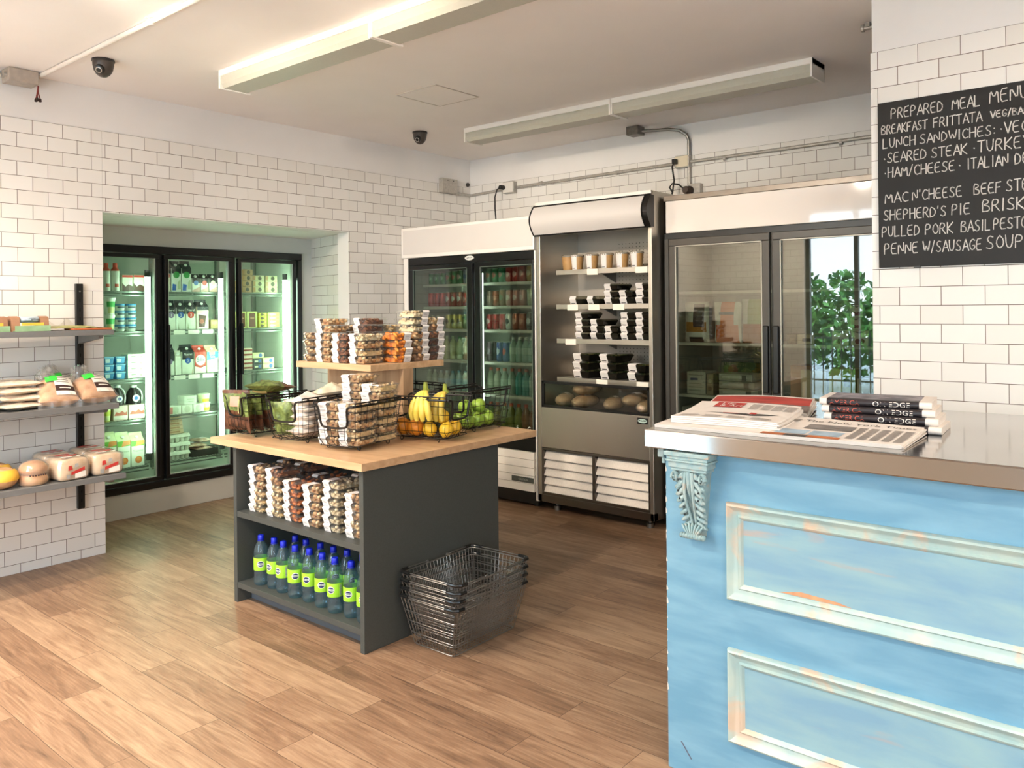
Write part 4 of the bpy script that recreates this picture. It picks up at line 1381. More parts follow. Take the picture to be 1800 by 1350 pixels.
# ------------------------------------------------------------------ black wire produce baskets on the worktop
BLKW = M('black_wire', '#15110f', 0.4, 0.2, noise=(30, 0.1))


def chaikin(pts, closed=True, it=2):
    P = [Vector(p) for p in pts]
    for _ in range(it):
        Q = []
        n = len(P)
        for i in range(n if closed else n - 1):
            a, b = P[i], P[(i + 1) % n]
            Q.append(a.lerp(b, 0.25)); Q.append(a.lerp(b, 0.75))
        if not closed:
            Q = [P[0]] + Q + [P[-1]]
        P = Q
    return P


def mk_wire_basket():
    t = thing('wire_basket', '', 'basket')
    L, W, L0, W0 = 0.36, 0.245, 0.32, 0.205
    zb, zt_ = 0.018, 0.205
    dip, dy0, dy1 = 0.105, 0.100, 0.082
    m = MB()

    def hx(z):
        return (L0 + (L - L0) * (z - zb) / (zt_ - zb)) / 2

    def hy(z):
        return (W0 + (W - W0) * (z - zb) / (zt_ - zb)) / 2
    for i in range(9):
        f = -0.92 + 1.84 * i / 8
        pts = [(f * L / 2, W / 2, zt_), (f * L0 / 2, W0 / 2 + 0.002, zb + 0.03), (f * L0 / 2, W0 / 2 - 0.025, zb), (f * L0 / 2, -W0 / 2 + 0.025, zb), (f * L0 / 2, -W0 / 2 - 0.002, zb + 0.03), (f * L / 2, -W / 2, zt_)]
        m.tube(pts, 0.0013, 4)
    for i in range(6):
        f = -0.9 + 1.8 * i / 5
        yt = f * W / 2
        z_ = dip if abs(yt) < dy0 - 0.005 else zt_
        pts = [(hx(z_), f * hy(z_), z_), (L0 / 2 + 0.002, f * W0 / 2, zb + 0.03), (L0 / 2 - 0.025, f * W0 / 2, zb), (-L0 / 2 + 0.025, f * W0 / 2, zb), (-L0 / 2 - 0.002, f * W0 / 2, zb + 0.03), (-hx(z_), f * hy(z_), z_)]
        m.tube(pts, 0.0013, 4)
    for z in (0.05, 0.092):
        x, y = hx(z), hy(z)
        m.tube(rrect(x, y, z, 0.02, 3), 0.0014, 4, closed=True)
    for z in (0.135, 0.175):
        x, y = hx(z), hy(z)
        for s in (-1, 1):
            m.tube([(-x, s * y * 0.9, z), (-x * 0.96, s * y, z), (x * 0.96, s * y, z), (x, s * y * 0.9, z)], 0.0014, 4)
    m.tube(rrect(L0 / 2, W0 / 2, zb + 0.004, 0.025), 0.0024, 5, closed=True)
    m.build('wire_body', [BLKW], t, smooth=True)
    path = []
    for s in (1, -1):
        x = s * L / 2
        path += [(x * 0.97, -s * W / 2, zt_), (x, -s * dy0, zt_), (x, -s * dy1, zt_ - 0.01), (s * hx(dip), -s * dy1 * 0.97, dip + 0.02), (s * hx(dip), -s * dy1 * 0.8, dip), (s * hx(dip), s * dy1 * 0.8, dip), (s * hx(dip), s * dy1 * 0.97, dip + 0.02), (x, s * dy1, zt_ - 0.01), (x, s * dy0, zt_), (x * 0.97, s * W / 2, zt_)]
    m = MB().tube(chaikin(path, True, 2), 0.0052, 7, closed=True)
    m.build('rim', [BLKW], t, smooth=True)
    for s in (-1, 1):
        m = MB().tube([(-L / 2 + 0.012, s * W / 2, zt_), (-L / 2 + 0.012, s * W / 2, zt_ + 0.014), (L / 2 - 0.012, s * W / 2, zt_ + 0.014), (L / 2 - 0.012, s * W / 2, zt_)], 0.0035, 6)
        for i in range(5):
            m.lathe([(0.006, 0), (0.006, 0.006)], 6, (-0.13 + i * 0.065, s * W / 2, zt_ + 0.004))
        m.build('handle', [BLKW], t, smooth=True)
    for sx in (-1, 1):
        for sy in (-1, 1):
            ring = [(sx * (L0 / 2 - 0.055), sy * (W0 / 2 - 0.012) + 0.0105 * math.cos(a * PI / 4), 0.0125 + 0.0105 * math.sin(a * PI / 4)) for a in range(8)]
            MB().tube(ring, 0.0021, 5, closed=True).build('foot', [BLKW], t, smooth=True)
    return t


kw = Kind(mk_wire_basket)
BASK = {'A': (2.42, 3.730, -6), 'B': (2.44, 3.385, 9), 'C': (2.455, 3.025, 11), 'D': (2.805, 2.905, 104), 'E': (3.185, 2.965, 3), 'F': (3.14, 3.42, 90), 'G': (2.72, 3.63, 95)}
WHERE = {'A': 'of salad bags at left corner of worktop', 'B': 'of white wrapped flatbreads, second from left', 'C': 'of nut boxes at front corner of worktop', 'D': 'of bananas and lemons on right side', 'E': 'of green apples at right end of worktop', 'F': 'of red apples behind the bananas'}
for k in 'ABCDEF':
    x, y, a = BASK[k]
    kw.put((x, y, SLAB + 0.0005), math.radians(a), 'black wire basket ' + WHERE[k], 'black wire baskets on the island worktop')


def inb(k, x, y, z):
    bx, by, a = BASK[k]
    a = math.radians(a)
    return (bx + x * math.cos(a) - y * math.sin(a), by + x * math.sin(a) + y * math.cos(a), SLAB + 0.021 + z)


G3 = 'nut boxes in the front wire basket'
aC = math.radians(11)
for (x, y, ks, wh) in ((-0.075, 0.058, ['mixed nuts'] * 5, 'front left stack of corner basket'), (-0.075, -0.061, ['mixed nuts', 'cashews', 'mixed nuts', 'mixed nuts', 'cashews'], 'front right stack of corner basket'),
                       (0.083, 0.055, ['mixed nuts'] * 8, 'tall rear left stack of corner basket'), (0.083, -0.064, ['cashews', 'mixed nuts'] * 3 + ['cashews'], 'rear right stack of corner basket')):
    p = inb('C', x, y, 0)
    stack(ks, p[0], p[1], p[2], aC, wh, G3, jit=0.0015)


def fruit_prof(r, kind):
    if kind == 'apple':
        return [(0.0, -0.80), (0.28, -0.86), (0.55, -0.80), (0.85, -0.48), (1.0, 0.05), (0.93, 0.5), (0.68, 0.80), (0.36, 0.86), (0.12, 0.76), (0.0, 0.66)]
    if kind == 'lemon':
        return [(0.0, -1.22), (0.14, -1.15), (0.3, -0.98), (0.72, -0.7), (0.98, -0.2), (0.98, 0.2), (0.72, 0.7), (0.3, 0.98), (0.16, 1.12), (0.0, 1.18)]
    if kind == 'avocado':
        return [(0.0, -1.0), (0.5, -0.9), (0.9, -0.5), (1.0, -0.1), (0.88, 0.4), (0.6, 0.95), (0.38, 1.35), (0.2, 1.5), (0.0, 1.53)]
    return [(0.0, -0.97), (0.5, -0.85), (0.87, -0.5), (1.0, 0.0), (0.87, 0.5), (0.5, 0.85), (0.0, 0.97)]


STEM = M('fruit_stem', '#5a4326', 0.7, noise=(60, 0.2))


def mk_fruit(name, kind, r, mat, stem=True):
    def make():
        t = thing(name, '', name.replace('_', ' '))
        MB().lathe([(a * r, b * r) for a, b in fruit_prof(r, kind)], 18, caps=False).build('flesh', [mat], t, smooth=60)
        if stem:
            if kind == 'apple':
                MB().tube([(0, 0, r * 0.62), (0.002, 0.001, r * 0.85), (0.005, 0.002, r * 1.05)], 0.0016, 5).build('stalk', [STEM], t, smooth=True)
            else:
                MB().lathe([(0.0, 0.0), (r * 0.14, 0.001), (r * 0.1, 0.003), (0.0, 0.004)], 8, (0, 0, r * (1.17 if kind == 'lemon' else 1.52 if kind == 'avocado' else 0.96))).build('stalk', [STEM], t, smooth=True)
        return t
    return Kind(make)


GAP = M('green_apple_skin', '#86ad35', 0.28, noise=(25, 0.12), col2='#a3c551')
RAP = M('red_apple_skin', '#a3241d', 0.28, noise=(18, 0.25), col2='#c94a30')
LEM = M('lemon_skin', '#f0bf35', 0.38, noise=(160, 0.05), bump=(180, 0.25))
ORA = M('orange_skin', '#e08a24', 0.42, noise=(120, 0.08), bump=(180, 0.3))
AVO = M('avocado_skin', '#3c4a22', 0.5, noise=(70, 0.3), bump=(120, 0.5))
BANM = M('banana_skin', '#e8c842', 0.42, noise=(20, 0.08), col2='#f2dc74')
BANG = M('banana_tip', '#8f9a3c', 0.5, noise=(40, 0.2))
kg = mk_fruit('green_apple', 'apple', 0.040, GAP)
kr = mk_fruit('red_apple', 'apple', 0.038, RAP)
kl = mk_fruit('lemon', 'lemon', 0.036, LEM)
ko = mk_fruit('orange', 'round', 0.043, ORA)
ka = mk_fruit('avocado', 'avocado', 0.040, AVO)
R3 = [(0.3, 0.2, 0.1), (0.5, -0.3, 1.0), (-0.4, 0.35, 2.2), (0.2, 0.5, 3.4), (-0.3, -0.3, 4.2), (0.6, 0.1, 5.2), (0.1, -0.5, 0.7), (0.0, 0.4, 2.8)]


def fill_basket(kind, k, spots, texts, grp, tilt=True):
    for i, (x, y, z) in enumerate(spots):
        kind.put(inb(k, x, y, z), 0, texts[i], grp, rot=R3[i % 8] if tilt else (0, 0, i))


EA = [(-0.115, -0.050, 0.034), (-0.03, -0.052, 0.034), (0.055, -0.050, 0.034), (0.115, 0.025, 0.034), (-0.07, 0.035, 0.034), (0.02, 0.032, 0.034), (-0.08, -0.012, 0.098), (0.02, -0.018, 0.10)]
fill_basket(kg, 'E', EA, ['green apple in right end basket, ' + s for s in ('bottom front left', 'bottom front middle', 'bottom front right', 'bottom rear right', 'bottom rear left', 'bottom rear middle', 'upper left', 'upper right')], 'green apples in wire basket')
FA = [(-0.10, -0.04, 0.032), (-0.02, -0.045, 0.032), (0.06, -0.04, 0.032), (-0.06, 0.04, 0.032), (0.03, 0.04, 0.032), (-0.04, -0.01, 0.095), (0.05, 0.0, 0.095)]
fill_basket(kr, 'F', FA, ['red apple in basket behind the bananas, ' + s for s in ('bottom near left', 'bottom near middle', 'bottom near right', 'bottom far left', 'bottom far right', 'upper left', 'upper right')], 'red apples in wire basket')
DL = [(-0.120, 0.045, 0.036), (-0.115, -0.042, 0.036), (-0.035, 0.058, 0.036), (-0.075, 0.005, 0.092)]
fill_basket(kl, 'D', DL, ['yellow lemon in banana basket, ' + s for s in ('bottom front left', 'bottom front right', 'bottom left side', 'resting on other lemons')], 'lemons in wire basket')
DO = [(0.045, 0.057, 0.042), (0.125, 0.050, 0.042)]
fill_basket(ko, 'D', DO, ['orange at left side of banana basket, nearer one', 'orange at left side of banana basket, farther one'], 'oranges in wire basket')
DA = [(-0.03, -0.048, 0.045), (0.055, -0.050, 0.045), (-0.055, -0.055, 0.115), (0.125, -0.045, 0.045)]
fill_basket(ka, 'D', DA, ['dark green avocado in banana basket, ' + s for s in ('lower front one', 'lower middle one', 'topmost one', 'rear one')], 'avocados in wire basket')


def mk_banana(n, spread_):
    def make():
        t = thing('banana_bunch', '', 'bananas')
        for i in range(n):
            ang = (i - (n - 1) / 2) * spread_
            m = MB()
            pts, rr = [], []
            for k in range(12):
                f = k / 11
                a = f * 1.55
                rad = 0.098
                x = rad * math.sin(a) * 1.0
                z = -rad * (1 - math.cos(a)) * 1.15
                pts.append(Matrix.Rotation(ang, 3, 'Z') @ Vector((x + 0.012, 0, z)))
                rr.append(0.007 + 0.0105 * math.sin(min(1, f * 2.2) * PI / 2) * (1 if f < 0.82 else 1 - (f - 0.82) * 3.6))
            m.tube(pts, rr, 7)
            o = m.build('banana', [BANM], t, smooth=60)
            MB().tube([pts[-2], pts[-1]], [rr[-1] * 1.05, 0.003], 6).build('tip', [BANG], o, smooth=True)
        MB().tube([(0.0, 0, -0.004), (0.006, 0, 0.012), (-0.004, 0, 0.04)], [0.016, 0.012, 0.009], 8).build('crown', [BANG], t, smooth=True)
        return t
    return Kind(make)


mk_banana(4, 0.30).put(inb('D', -0.02, 0.060, 0.225), 0, 'banana bunch on top of the lemons, left one with tall stem', 'banana bunches', rot=(0.0, 0.35, math.radians(-165)))
mk_banana(4, 0.30).put(inb('D', -0.075, -0.035, 0.210), 0, 'banana bunch on right of banana basket beside avocados', 'banana bunches', rot=(0.0, 0.30, math.radians(170)))

# ------------------------------------------------------------------ soft packs in the two left baskets
FILM_G = clear_mat('salad_film', '#eef2e0', 1.5, 0.15, 1.2, 0.10)


def puffy(w, h, d, seed=0, crinkle=0.10, nx=12, nz=12):
    """pillow pack standing on z=0: w along y, h up, d thick along x"""
    rn = random.Random(seed)
    ph = [rn.uniform(0, 6.28) for _ in range(6)]
    m = MB()

    def fn(side):
        def g(u, v):
            y = (u - 0.5) * w; z = v * h
            b = (max(0.0, math.sin(PI * u)) ** 0.55) * (max(0.0, math.sin(PI * v)) ** 0.5)
            wv = 1 + crinkle * (math.sin(9 * u + ph[0] + 4 * v) + math.sin(13 * v + ph[1] - 5 * u) + 0.6 * math.sin(23 * u + 17 * v + ph[2]))
            return (side * d / 2 * b * wv, y * (1 - 0.05 * math.sin(PI * v)), z)
        return g
    m.grid(fn(-1), nx, nz)
    m.grid(fn(1), nx, nz)
    return m


def mk_pack(name, cat, w, h, d, mats, band=None, seed=1, lab=None):
    """mats: (main, second) ; band=(z0,z1) printed band in material 1; lab=(y0,y1,z0,z1) paper label in mats[2]"""
    def make():
        t = thing(name, '', cat)
        m = puffy(w, h, d, seed, 0.24)
        if band:
            for i, f in enumerate(m.f):
                zc = sum(m.v[k][2] for k in f) / 4 / h
                if band[0] <= zc <= band[1]:
                    m.m[i] = 1
        m.build('pack', list(mats[:2]), t, smooth=True)
        if lab:
            q = MB()
            y0, y1, z0, z1 = lab

            def g(u, v):
                yy = (y0 + (y1 - y0) * u) * w; zz = (z0 + (z1 - z0) * v) * h
                b = (max(0.0, math.sin(PI * (yy / w + 0.5))) ** 0.55) * (max(0.0, math.sin(PI * zz / h)) ** 0.5)
                return (-d / 2 * b * 1.3 - 0.004, yy, zz)
            q.grid(g, 6, 6)
            q.build('label', [mats[2]], t, smooth=True)
        return t
    return Kind(make)


SAL1 = M('salad_greens', '#53652f', 0.4, noise=(40, 0.55), bump=(60, 0.5), col2='#8da058')
SAL2 = M('salad_brown', '#4f3326', 0.4, noise=(34, 0.45), bump=(60, 0.5), col2='#7d5038')
SALL = M('salad_label', '#cfc98c', 0.5, noise=(20, 0.1))
SALP = M('salad_label_pink', '#d69a86', 0.5, noise=(20, 0.1))
FLAT = M('flatbread_wrap', '#e6d8cc', 0.35, noise=(26, 0.12), bump=(45, 0.7), col2='#f2e9e0')
kp1 = mk_pack('salad_bag', 'salad bag', 0.17, 0.20, 0.05, (SAL1, SAL2, SALL), (0.0, 0.45), 4, (-0.1, 0.3, 0.5, 0.85))
kp2 = mk_pack('salad_bag', 'salad bag', 0.17, 0.21, 0.045, (SAL2, SAL1, SALP), (0.5, 0.9), 9, (-0.2, 0.12, 0.62, 0.86))
a0 = math.radians(-6)
GS = 'salad bags in left wire basket'
kp2.put(inb('A', -0.125, 0.055, 0.004), a0, 'brown and green salad bag with pink label, left front of left basket', GS, rot=(0, -0.12, a0 + 0.5))
kp1.put(inb('A', -0.125, -0.045, 0.004), a0, 'green salad bag with yellow label, right front of left basket', GS, rot=(0, -0.10, a0 - 0.3))
kp1.put(inb('A', -0.06, 0.01, 0.004), a0, 'green salad bag standing second in left basket', GS, rot=(0, -0.1, a0 + 0.1))
kp2.put(inb('A', 0.0, -0.005, 0.004), a0, 'brown salad bag standing in middle of left basket', GS, rot=(0, -0.15, a0 - 0.1))
kp1.put(inb('A', 0.06, 0.0, 0.004), a0, 'green salad bag standing toward rear of left basket', GS, rot=(0, -0.15, a0))
kp1.put(inb('A', -0.03, -0.05, 0.225), a0, 'green salad bag lying flat on top of left basket, nearer one', GS, rot=(0.12, -PI / 2 + 0.12, a0 + 0.9))
kp2.put(inb('A', 0.10, -0.02, 0.215), a0, 'brown salad bag lying flat on top of left basket, farther one', GS, rot=(-0.1, -PI / 2 + 0.1, a0 + 0.5))
kq = mk_pack('flatbread_pack', 'flatbread', 0.155, 0.20, 0.058, (FLAT, FLAT, PAPER), None, 14)
kq2 = mk_pack('salad_bag', 'salad bag', 0.12, 0.17, 0.05, (SAL1, SAL1, SALL), None, 17)
a1 = math.radians(9)
GF = 'white wrapped flatbreads in wire basket'
for i in range(5):
    kq.put(inb('B', 0.075, -0.030 + 0.006 * (i % 2), 0.031 + i * 0.036), a1, 'white wrapped flatbread, %s in right stack of second basket' % level_word(i, 5), GF, rot=(0, -PI / 2, a1 + 0.05 * ((i * 3) % 4) - 0.08))
kq2.put(inb('B', -0.10, 0.058, 0.01), a1, 'green leafy bag at front left of second basket', 'green bags in second wire basket', rot=(0, -0.25, a1 + 0.2))
kq2.put(inb('B', -0.02, 0.070, 0.01), a1, 'green leafy bag behind front left bag of second basket', 'green bags in second wire basket', rot=(0, -0.2, a1 - 0.1))
kt = mk_pack('mushroom_pack', 'mushroom pack', 0.12, 0.17, 0.06, (M('mushroom_pale', '#d8ccb4', 0.4, noise=(22, 0.2), bump=(40, 0.5)), FLAT, PAPER), None, 21, (-0.45, 0.45, 0.62, 0.95))
kt.put(inb('B', 0.02, -0.02, 0.205), a1, 'pale mushroom pack with white label on top of second basket', rot=(0, -PI / 2 + 0.08, a1 + 2.6))

# ------------------------------------------------------------------ stack of chrome hand baskets on the floor


def mk_hand_basket():
    t = thing('hand_basket', '', 'shopping basket')
    L, W, L0, W0 = 0.47, 0.335, 0.40, 0.235
    zt_ = 0.205
    m = MB()
    nx, ny = 22, 15
    for i in range(nx):
        f = -0.97 + 1.94 * i / (nx - 1)
        m.tube([(f * L / 2, W / 2, zt_), (f * L0 / 2, W0 / 2, 0.004), (f * L0 / 2, -W0 / 2, 0.004), (f * L / 2, -W / 2, zt_)], 0.0012, 4)
    for i in range(ny):
        f = -0.95 + 1.9 * i / (ny - 1)
        m.tube([(L / 2, f * W / 2, zt_), (L0 / 2, f * W0 / 2, 0.004), (-L0 / 2, f * W0 / 2, 0.004), (-L / 2, f * W / 2, zt_)], 0.0012, 4)
    for z in (0.004, 0.055, 0.105, 0.15):
        k = z / zt_
        x, y = (L0 + (L - L0) * k) / 2, (W0 + (W - W0) * k) / 2
        m.tube(rrect(x, y, z, 0.022), 0.0019, 5, closed=True)
    m.build('wire_body', [CHROME], t, smooth=True)
    x, y = L / 2 + 0.002, W / 2 + 0.002
    MB().tube(rrect(x, y, zt_, 0.026), 0.003, 6, closed=True).build('rim', [CHROME], t, smooth=True)
    for s in (-1, 1):
        h = zt_ + 0.009
        pts = [(s * 0.065, -y - 0.003, zt_ - 0.004), (s * 0.065, -y - 0.003, h), (s * (x - 0.02), -y - 0.003, h), (s * (x + 0.004), -y + 0.02, h), (s * (x + 0.004), y - 0.02, h), (s * (x - 0.02), y + 0.003, h), (s * 0.065, y + 0.003, h), (s * 0.065, y + 0.003, zt_ - 0.004)]
        ho_ = MB().tube(chaikin(pts, False, 1), 0.0026, 6).build('handle', [CHROME], t, smooth=True)
        for sy in (-1, 1):
            g = [(s * (x - 0.045), sy * (y + 0.003), h - 0.001), (s * (x - 0.012), sy * (y + 0.001), h - 0.001), (s * (x + 0.003), sy * (y - 0.016), h - 0.001), (s * (x + 0.004), sy * (y - 0.06), h - 0.001)]
            MB().tube(g, 0.0075, 8).build('grip', [BLACK], ho_, smooth=True)
        for sy in (-1, 1):
            ring = [(s * 0.065 + 0.007 * math.cos(a * PI / 4), sy * (y + 0.003), zt_ + 0.004 + 0.007 * math.sin(a * PI / 4)) for a in range(8)]
            MB().tube(ring, 0.0022, 5, closed=True).build('hinge_loop', [CHROME], ho_, smooth=True)
    return t


kh = Kind(mk_hand_basket)
for i in range(4):
    kh.put((2.610 + 0.002 * i, 2.492 - 0.001 * i, 0.001 + i * 0.034), math.radians(1 + 0.4 * i), 'chrome wire shopping basket on floor beside island, %s of the nested stack' % level_word(i, 4), 'nested chrome hand baskets')
# ------------------------------------------------------------------ blue service counter
XC = 2.268
YE = 1.288
BLUE = worn_paint('blue_paint', '#6493ac', '#78a3b8', '#8a98a8', (1, 1.2, 6), 0.70)
BLUEIN = worn_paint('blue_paint_rubbed', '#779cb0', '#8cadb2', '#b8977f', (1, 1.0, 5), 0.62)
BLUEMO = worn_paint('blue_paint_moulding', '#9db6b4', '#b6c2b7', '#cdae92', (1, 3, 3), 0.55)
BLUECO = worn_paint('blue_paint_corbel', '#86a3a6', '#a4b5b2', '#b9a48f', (14, 14, 14), 0.6)
ct = thing('service_counter', 'weathered blue painted counter with framed panels and carved corbel', 'counter', (XC, 0.6, 0))
OC_ = Vector((XC, 0.6, 0))


def relc(mb):
    return mb.move(Matrix.Translation(-OC_))


relc(MB().box((XC, -0.75, 0.0), (3.15, YE, 1.010))).build('body', [BLUE], ct, bevel=0.003)
relc(MB().box((XC - 0.012, YE, 0.975), (3.15, YE + 0.022, 1.008)).box((XC - 0.004, YE, 0.955), (3.15, YE + 0.012, 0.975))).build('end_moulding', [BLUECO], ct, bevel=0.003)
PROF = [(0, 0), (0, 0.012), (0.003, 0.019), (0.008, 0.022), (0.013, 0.018), (0.018, 0.013), (0.026, 0.008), (0.034, 0.005), (0.036, 0.009), (0.039, 0.012), (0.043, 0.010), (0.046, 0.005), (0.050, 0.0012)]
for (z0, z1) in ((0.578, 0.866), (0.155, 0.432)):
    y0, y1 = -0.42, 1.079
    m = MB()
    loops = []
    for d, h in PROF:
        loops.append([(XC - h, y1 - d, z0 + d), (XC - h, y1 - d, z1 - d), (XC - h, y0 + d, z1 - d), (XC - h, y0 + d, z0 + d)])
    vs = [p for lp in loops for p in lp]
    fs = []
    for i in range(len(loops) - 1):
        for k in range(4):
            fs.append((i * 4 + k, i * 4 + (k + 1) % 4, (i + 1) * 4 + (k + 1) % 4, (i + 1) * 4 + k))
    m.add(vs, fs)
    relc(m).build('panel_moulding', [BLUEMO], ct, smooth=35, fix=True)
    relc(MB().box((XC - 0.0015, y0 + 0.049, z0 + 0.049), (XC + 0.004, y1 - 0.049, z1 - 0.049))).build('panel', [BLUEIN], ct)
# carved corbel
cb = thing('corbel_tmp', '', 'x')
bpy.data.objects.remove(cb)
yc = 1.180
m = MB()
for (hw, z0, z1, dx) in ((0.074, 0.996, 1.009, 0.072), (0.068, 0.985, 0.996, 0.066), (0.071, 0.978, 0.985, 0.069), (0.064, 0.960, 0.978, 0.062), (0.059, 0.950, 0.960, 0.056)):
    m.box((XC - dx, yc - hw, z0), (XC, yc + hw, z1))
relc(m).build('corbel_cap', [BLUECO], ct, bevel=0.002)
m = MB()


def body_x(f):   # projection from the counter face, f from top (0) to bottom (1): S curve
    return 0.050 - 0.030 * f + 0.010 * math.sin(f * PI * 1.6)


N = 18
rows = []
for i in range(N + 1):
    f = i / N
    z = 0.950 - f * 0.20
    hw = 0.050 - 0.018 * f
    bx = body_x(f) - 0.008
    rows.append([(XC, yc + hw, z), (XC - bx * 0.8, yc + hw, z), (XC - bx, yc + hw * 0.7, z), (XC - bx * 0.93, yc, z), (XC - bx, yc - hw * 0.7, z), (XC - bx * 0.8, yc - hw, z), (XC, yc - hw, z)])
vs = [p for r in rows for p in r]
fs = [(i * 7 + k, i * 7 + k + 1, (i + 1) * 7 + k + 1, (i + 1) * 7 + k) for i in range(N) for k in range(6)]
fs += [tuple(range(6, -1, -1)), tuple(range(N * 7, N * 7 + 7))]
m.add(vs, fs)
rc = random.Random(5)
for s in (-1, 1):           # volutes at top, leaf lobes curling outward
    for k in range(20):
        a = k / 19 * 4.2 * PI / 2
        r = 0.017 * (1 - k / 26)
        m.ball((XC - 0.052 + 0.0, yc + s * (0.045 + r * math.cos(a) * 0.6), 0.930 + r * math.sin(a)), (0.012, 0.006, 0.006), 7, 5)
    m.tube([(XC - body_x(f) - 0.002, yc + s * (0.010 + 0.004 * math.sin(f * 5)), 0.948 - f * 0.19) for f in [i / 12 for i in range(13)]], [0.0065 - 0.003 * i / 12 for i in range(13)], 6)
    m.tube([(XC - body_x(f) - 0.001, yc + s * (0.018 + 0.020 * math.sin(min(1, f * 1.3) * PI)), 0.940 - f * 0.15) for f in [i / 10 for i in range(11)]], [0.004] * 11, 6)
    for k in range(8):
        f = 0.10 + k * 0.105
        z = 0.950 - f * 0.2
        hw = 0.047 - 0.017 * f
        q = Matrix.Rotation(s * (0.65 + 0.05 * k), 3, 'X')
        m.ball((XC - body_x(f) + 0.002, yc + s * hw * 0.66, z), (0.0075, 0.0075, 0.021), 8, 7, rot=q)
        m.ball((XC - body_x(f) + 0.008, yc + s * hw * 0.98, z - 0.008), (0.008, 0.006, 0.010), 7, 5, rot=q)
m.tube([(XC - body_x(f) - 0.002, yc, 0.950 - f * 0.14) for f in [i / 10 for i in range(11)]], [0.0075 - 0.004 * i / 10 for i in range(11)], 7)
for k in range(-3, 4):      # fan of the bottom leaf and the foot roll
    m.ball((XC - 0.030, yc + k * 0.0075, 0.772 - abs(k) * 0.0015), (0.008, 0.005, 0.022), 7, 5, rot=Matrix.Rotation(-k * 0.22, 3, 'X'))
for k in range(-4, 5):
    m.ball((XC - 0.030, yc + k * 0.009, 0.750), (0.013, 0.0065, 0.009), 8, 5)
relc(m).build('corbel', [BLUECO], ct, smooth=50, fix=True)
dk = MB()
for s in (-1, 1):           # drilled eyes between the leaves
    for (f, dy) in ((0.12, 0.030), (0.13, 0.038), (0.42, 0.036), (0.55, 0.026), (0.30, 0.040), (0.68, 0.030)):
        dk.ball((XC - body_x(f) - 0.0055, yc + s * dy * 0.85, 0.950 - f * 0.2), (0.004, 0.0028, 0.0036), 6, 4)
relc(dk).build('carving_hole', [M('carving_dark', '#2c3438', 0.8, noise=(20, 0.1))], ct)

ch = random.Random(12)
CHIP = M('chipped_paint', '#d8cdbf', 0.8, noise=(60, 0.25))
for k in range(16):
    z = 0.93 - k * 0.045 + ch.uniform(-.015, .015)
    w_ = ch.uniform(0.002, 0.007); h_ = ch.uniform(0.006, 0.028)
    relc(MB().add([(XC - 0.0006, YE - 0.0005, z), (XC - 0.0006, YE - w_, z + h_ * .2), (XC - 0.0006, YE - w_ * .6, z + h_ * .7), (XC - 0.0006, YE - 0.0005, z + h_)], [(0, 1, 2, 3)])).build('paint_chip', [CHIP], ct)
SCR = M('dark_scratch', '#5a5a66', 0.7, noise=(60, 0.2))
relc(MB().add([(XC - 0.0008, 1.243, 0.095), (XC - 0.0008, 1.238, 0.096), (XC - 0.0008, 1.205, 0.052), (XC - 0.0008, 1.208, 0.05)], [(0, 1, 2, 3)])).build('scratch', [SCR], ct)
WORN = M('bare_wood_streak', '#c98f68', 0.7, noise=(30, 0.2))
relc(MB().add([(XC - 0.0028, 0.925, 0.630), (XC - 0.0028, 0.80, 0.629), (XC - 0.0028, 0.72, 0.629), (XC - 0.0028, 0.76, 0.637), (XC - 0.0028, 0.86, 0.643)], [(0, 1, 2, 3, 4)])).build('bare_streak', [WORN], ct)
CT = 1.068
tag(MB().box((2.205, -0.8, 1.011), (3.235, 1.328, CT)).build('counter_top', [STEELC], bevel=0.004), 'brushed stainless steel counter top on the blue counter', 'worktop', None)

# ------------------------------------------------------------------ newspapers
NEWS = M('newsprint', '#dfd6cd', 0.75, noise=(30, 0.04))
NEWSE = M('newsprint_edge', '#d6c6b4', 0.8, noise=(80, 0.12))
NINK = M('news_ink', '#4a4542', 0.8, noise=(60, 0.2))
NGREY = M('news_text', '#a39b94', 0.8, noise=(140, 0.25))
NRED = M('news_red', '#b23a33', 0.7, noise=(30, 0.15))
NBLUE = M('news_picture_blue', '#9fb4c4', 0.7, noise=(18, 0.2))
NDARK = M('magazine_dark', '#2b2528', 0.4, noise=(20, 0.3))
NORG = M('picture_orange', '#b86a3d', 0.7, noise=(14, 0.3))


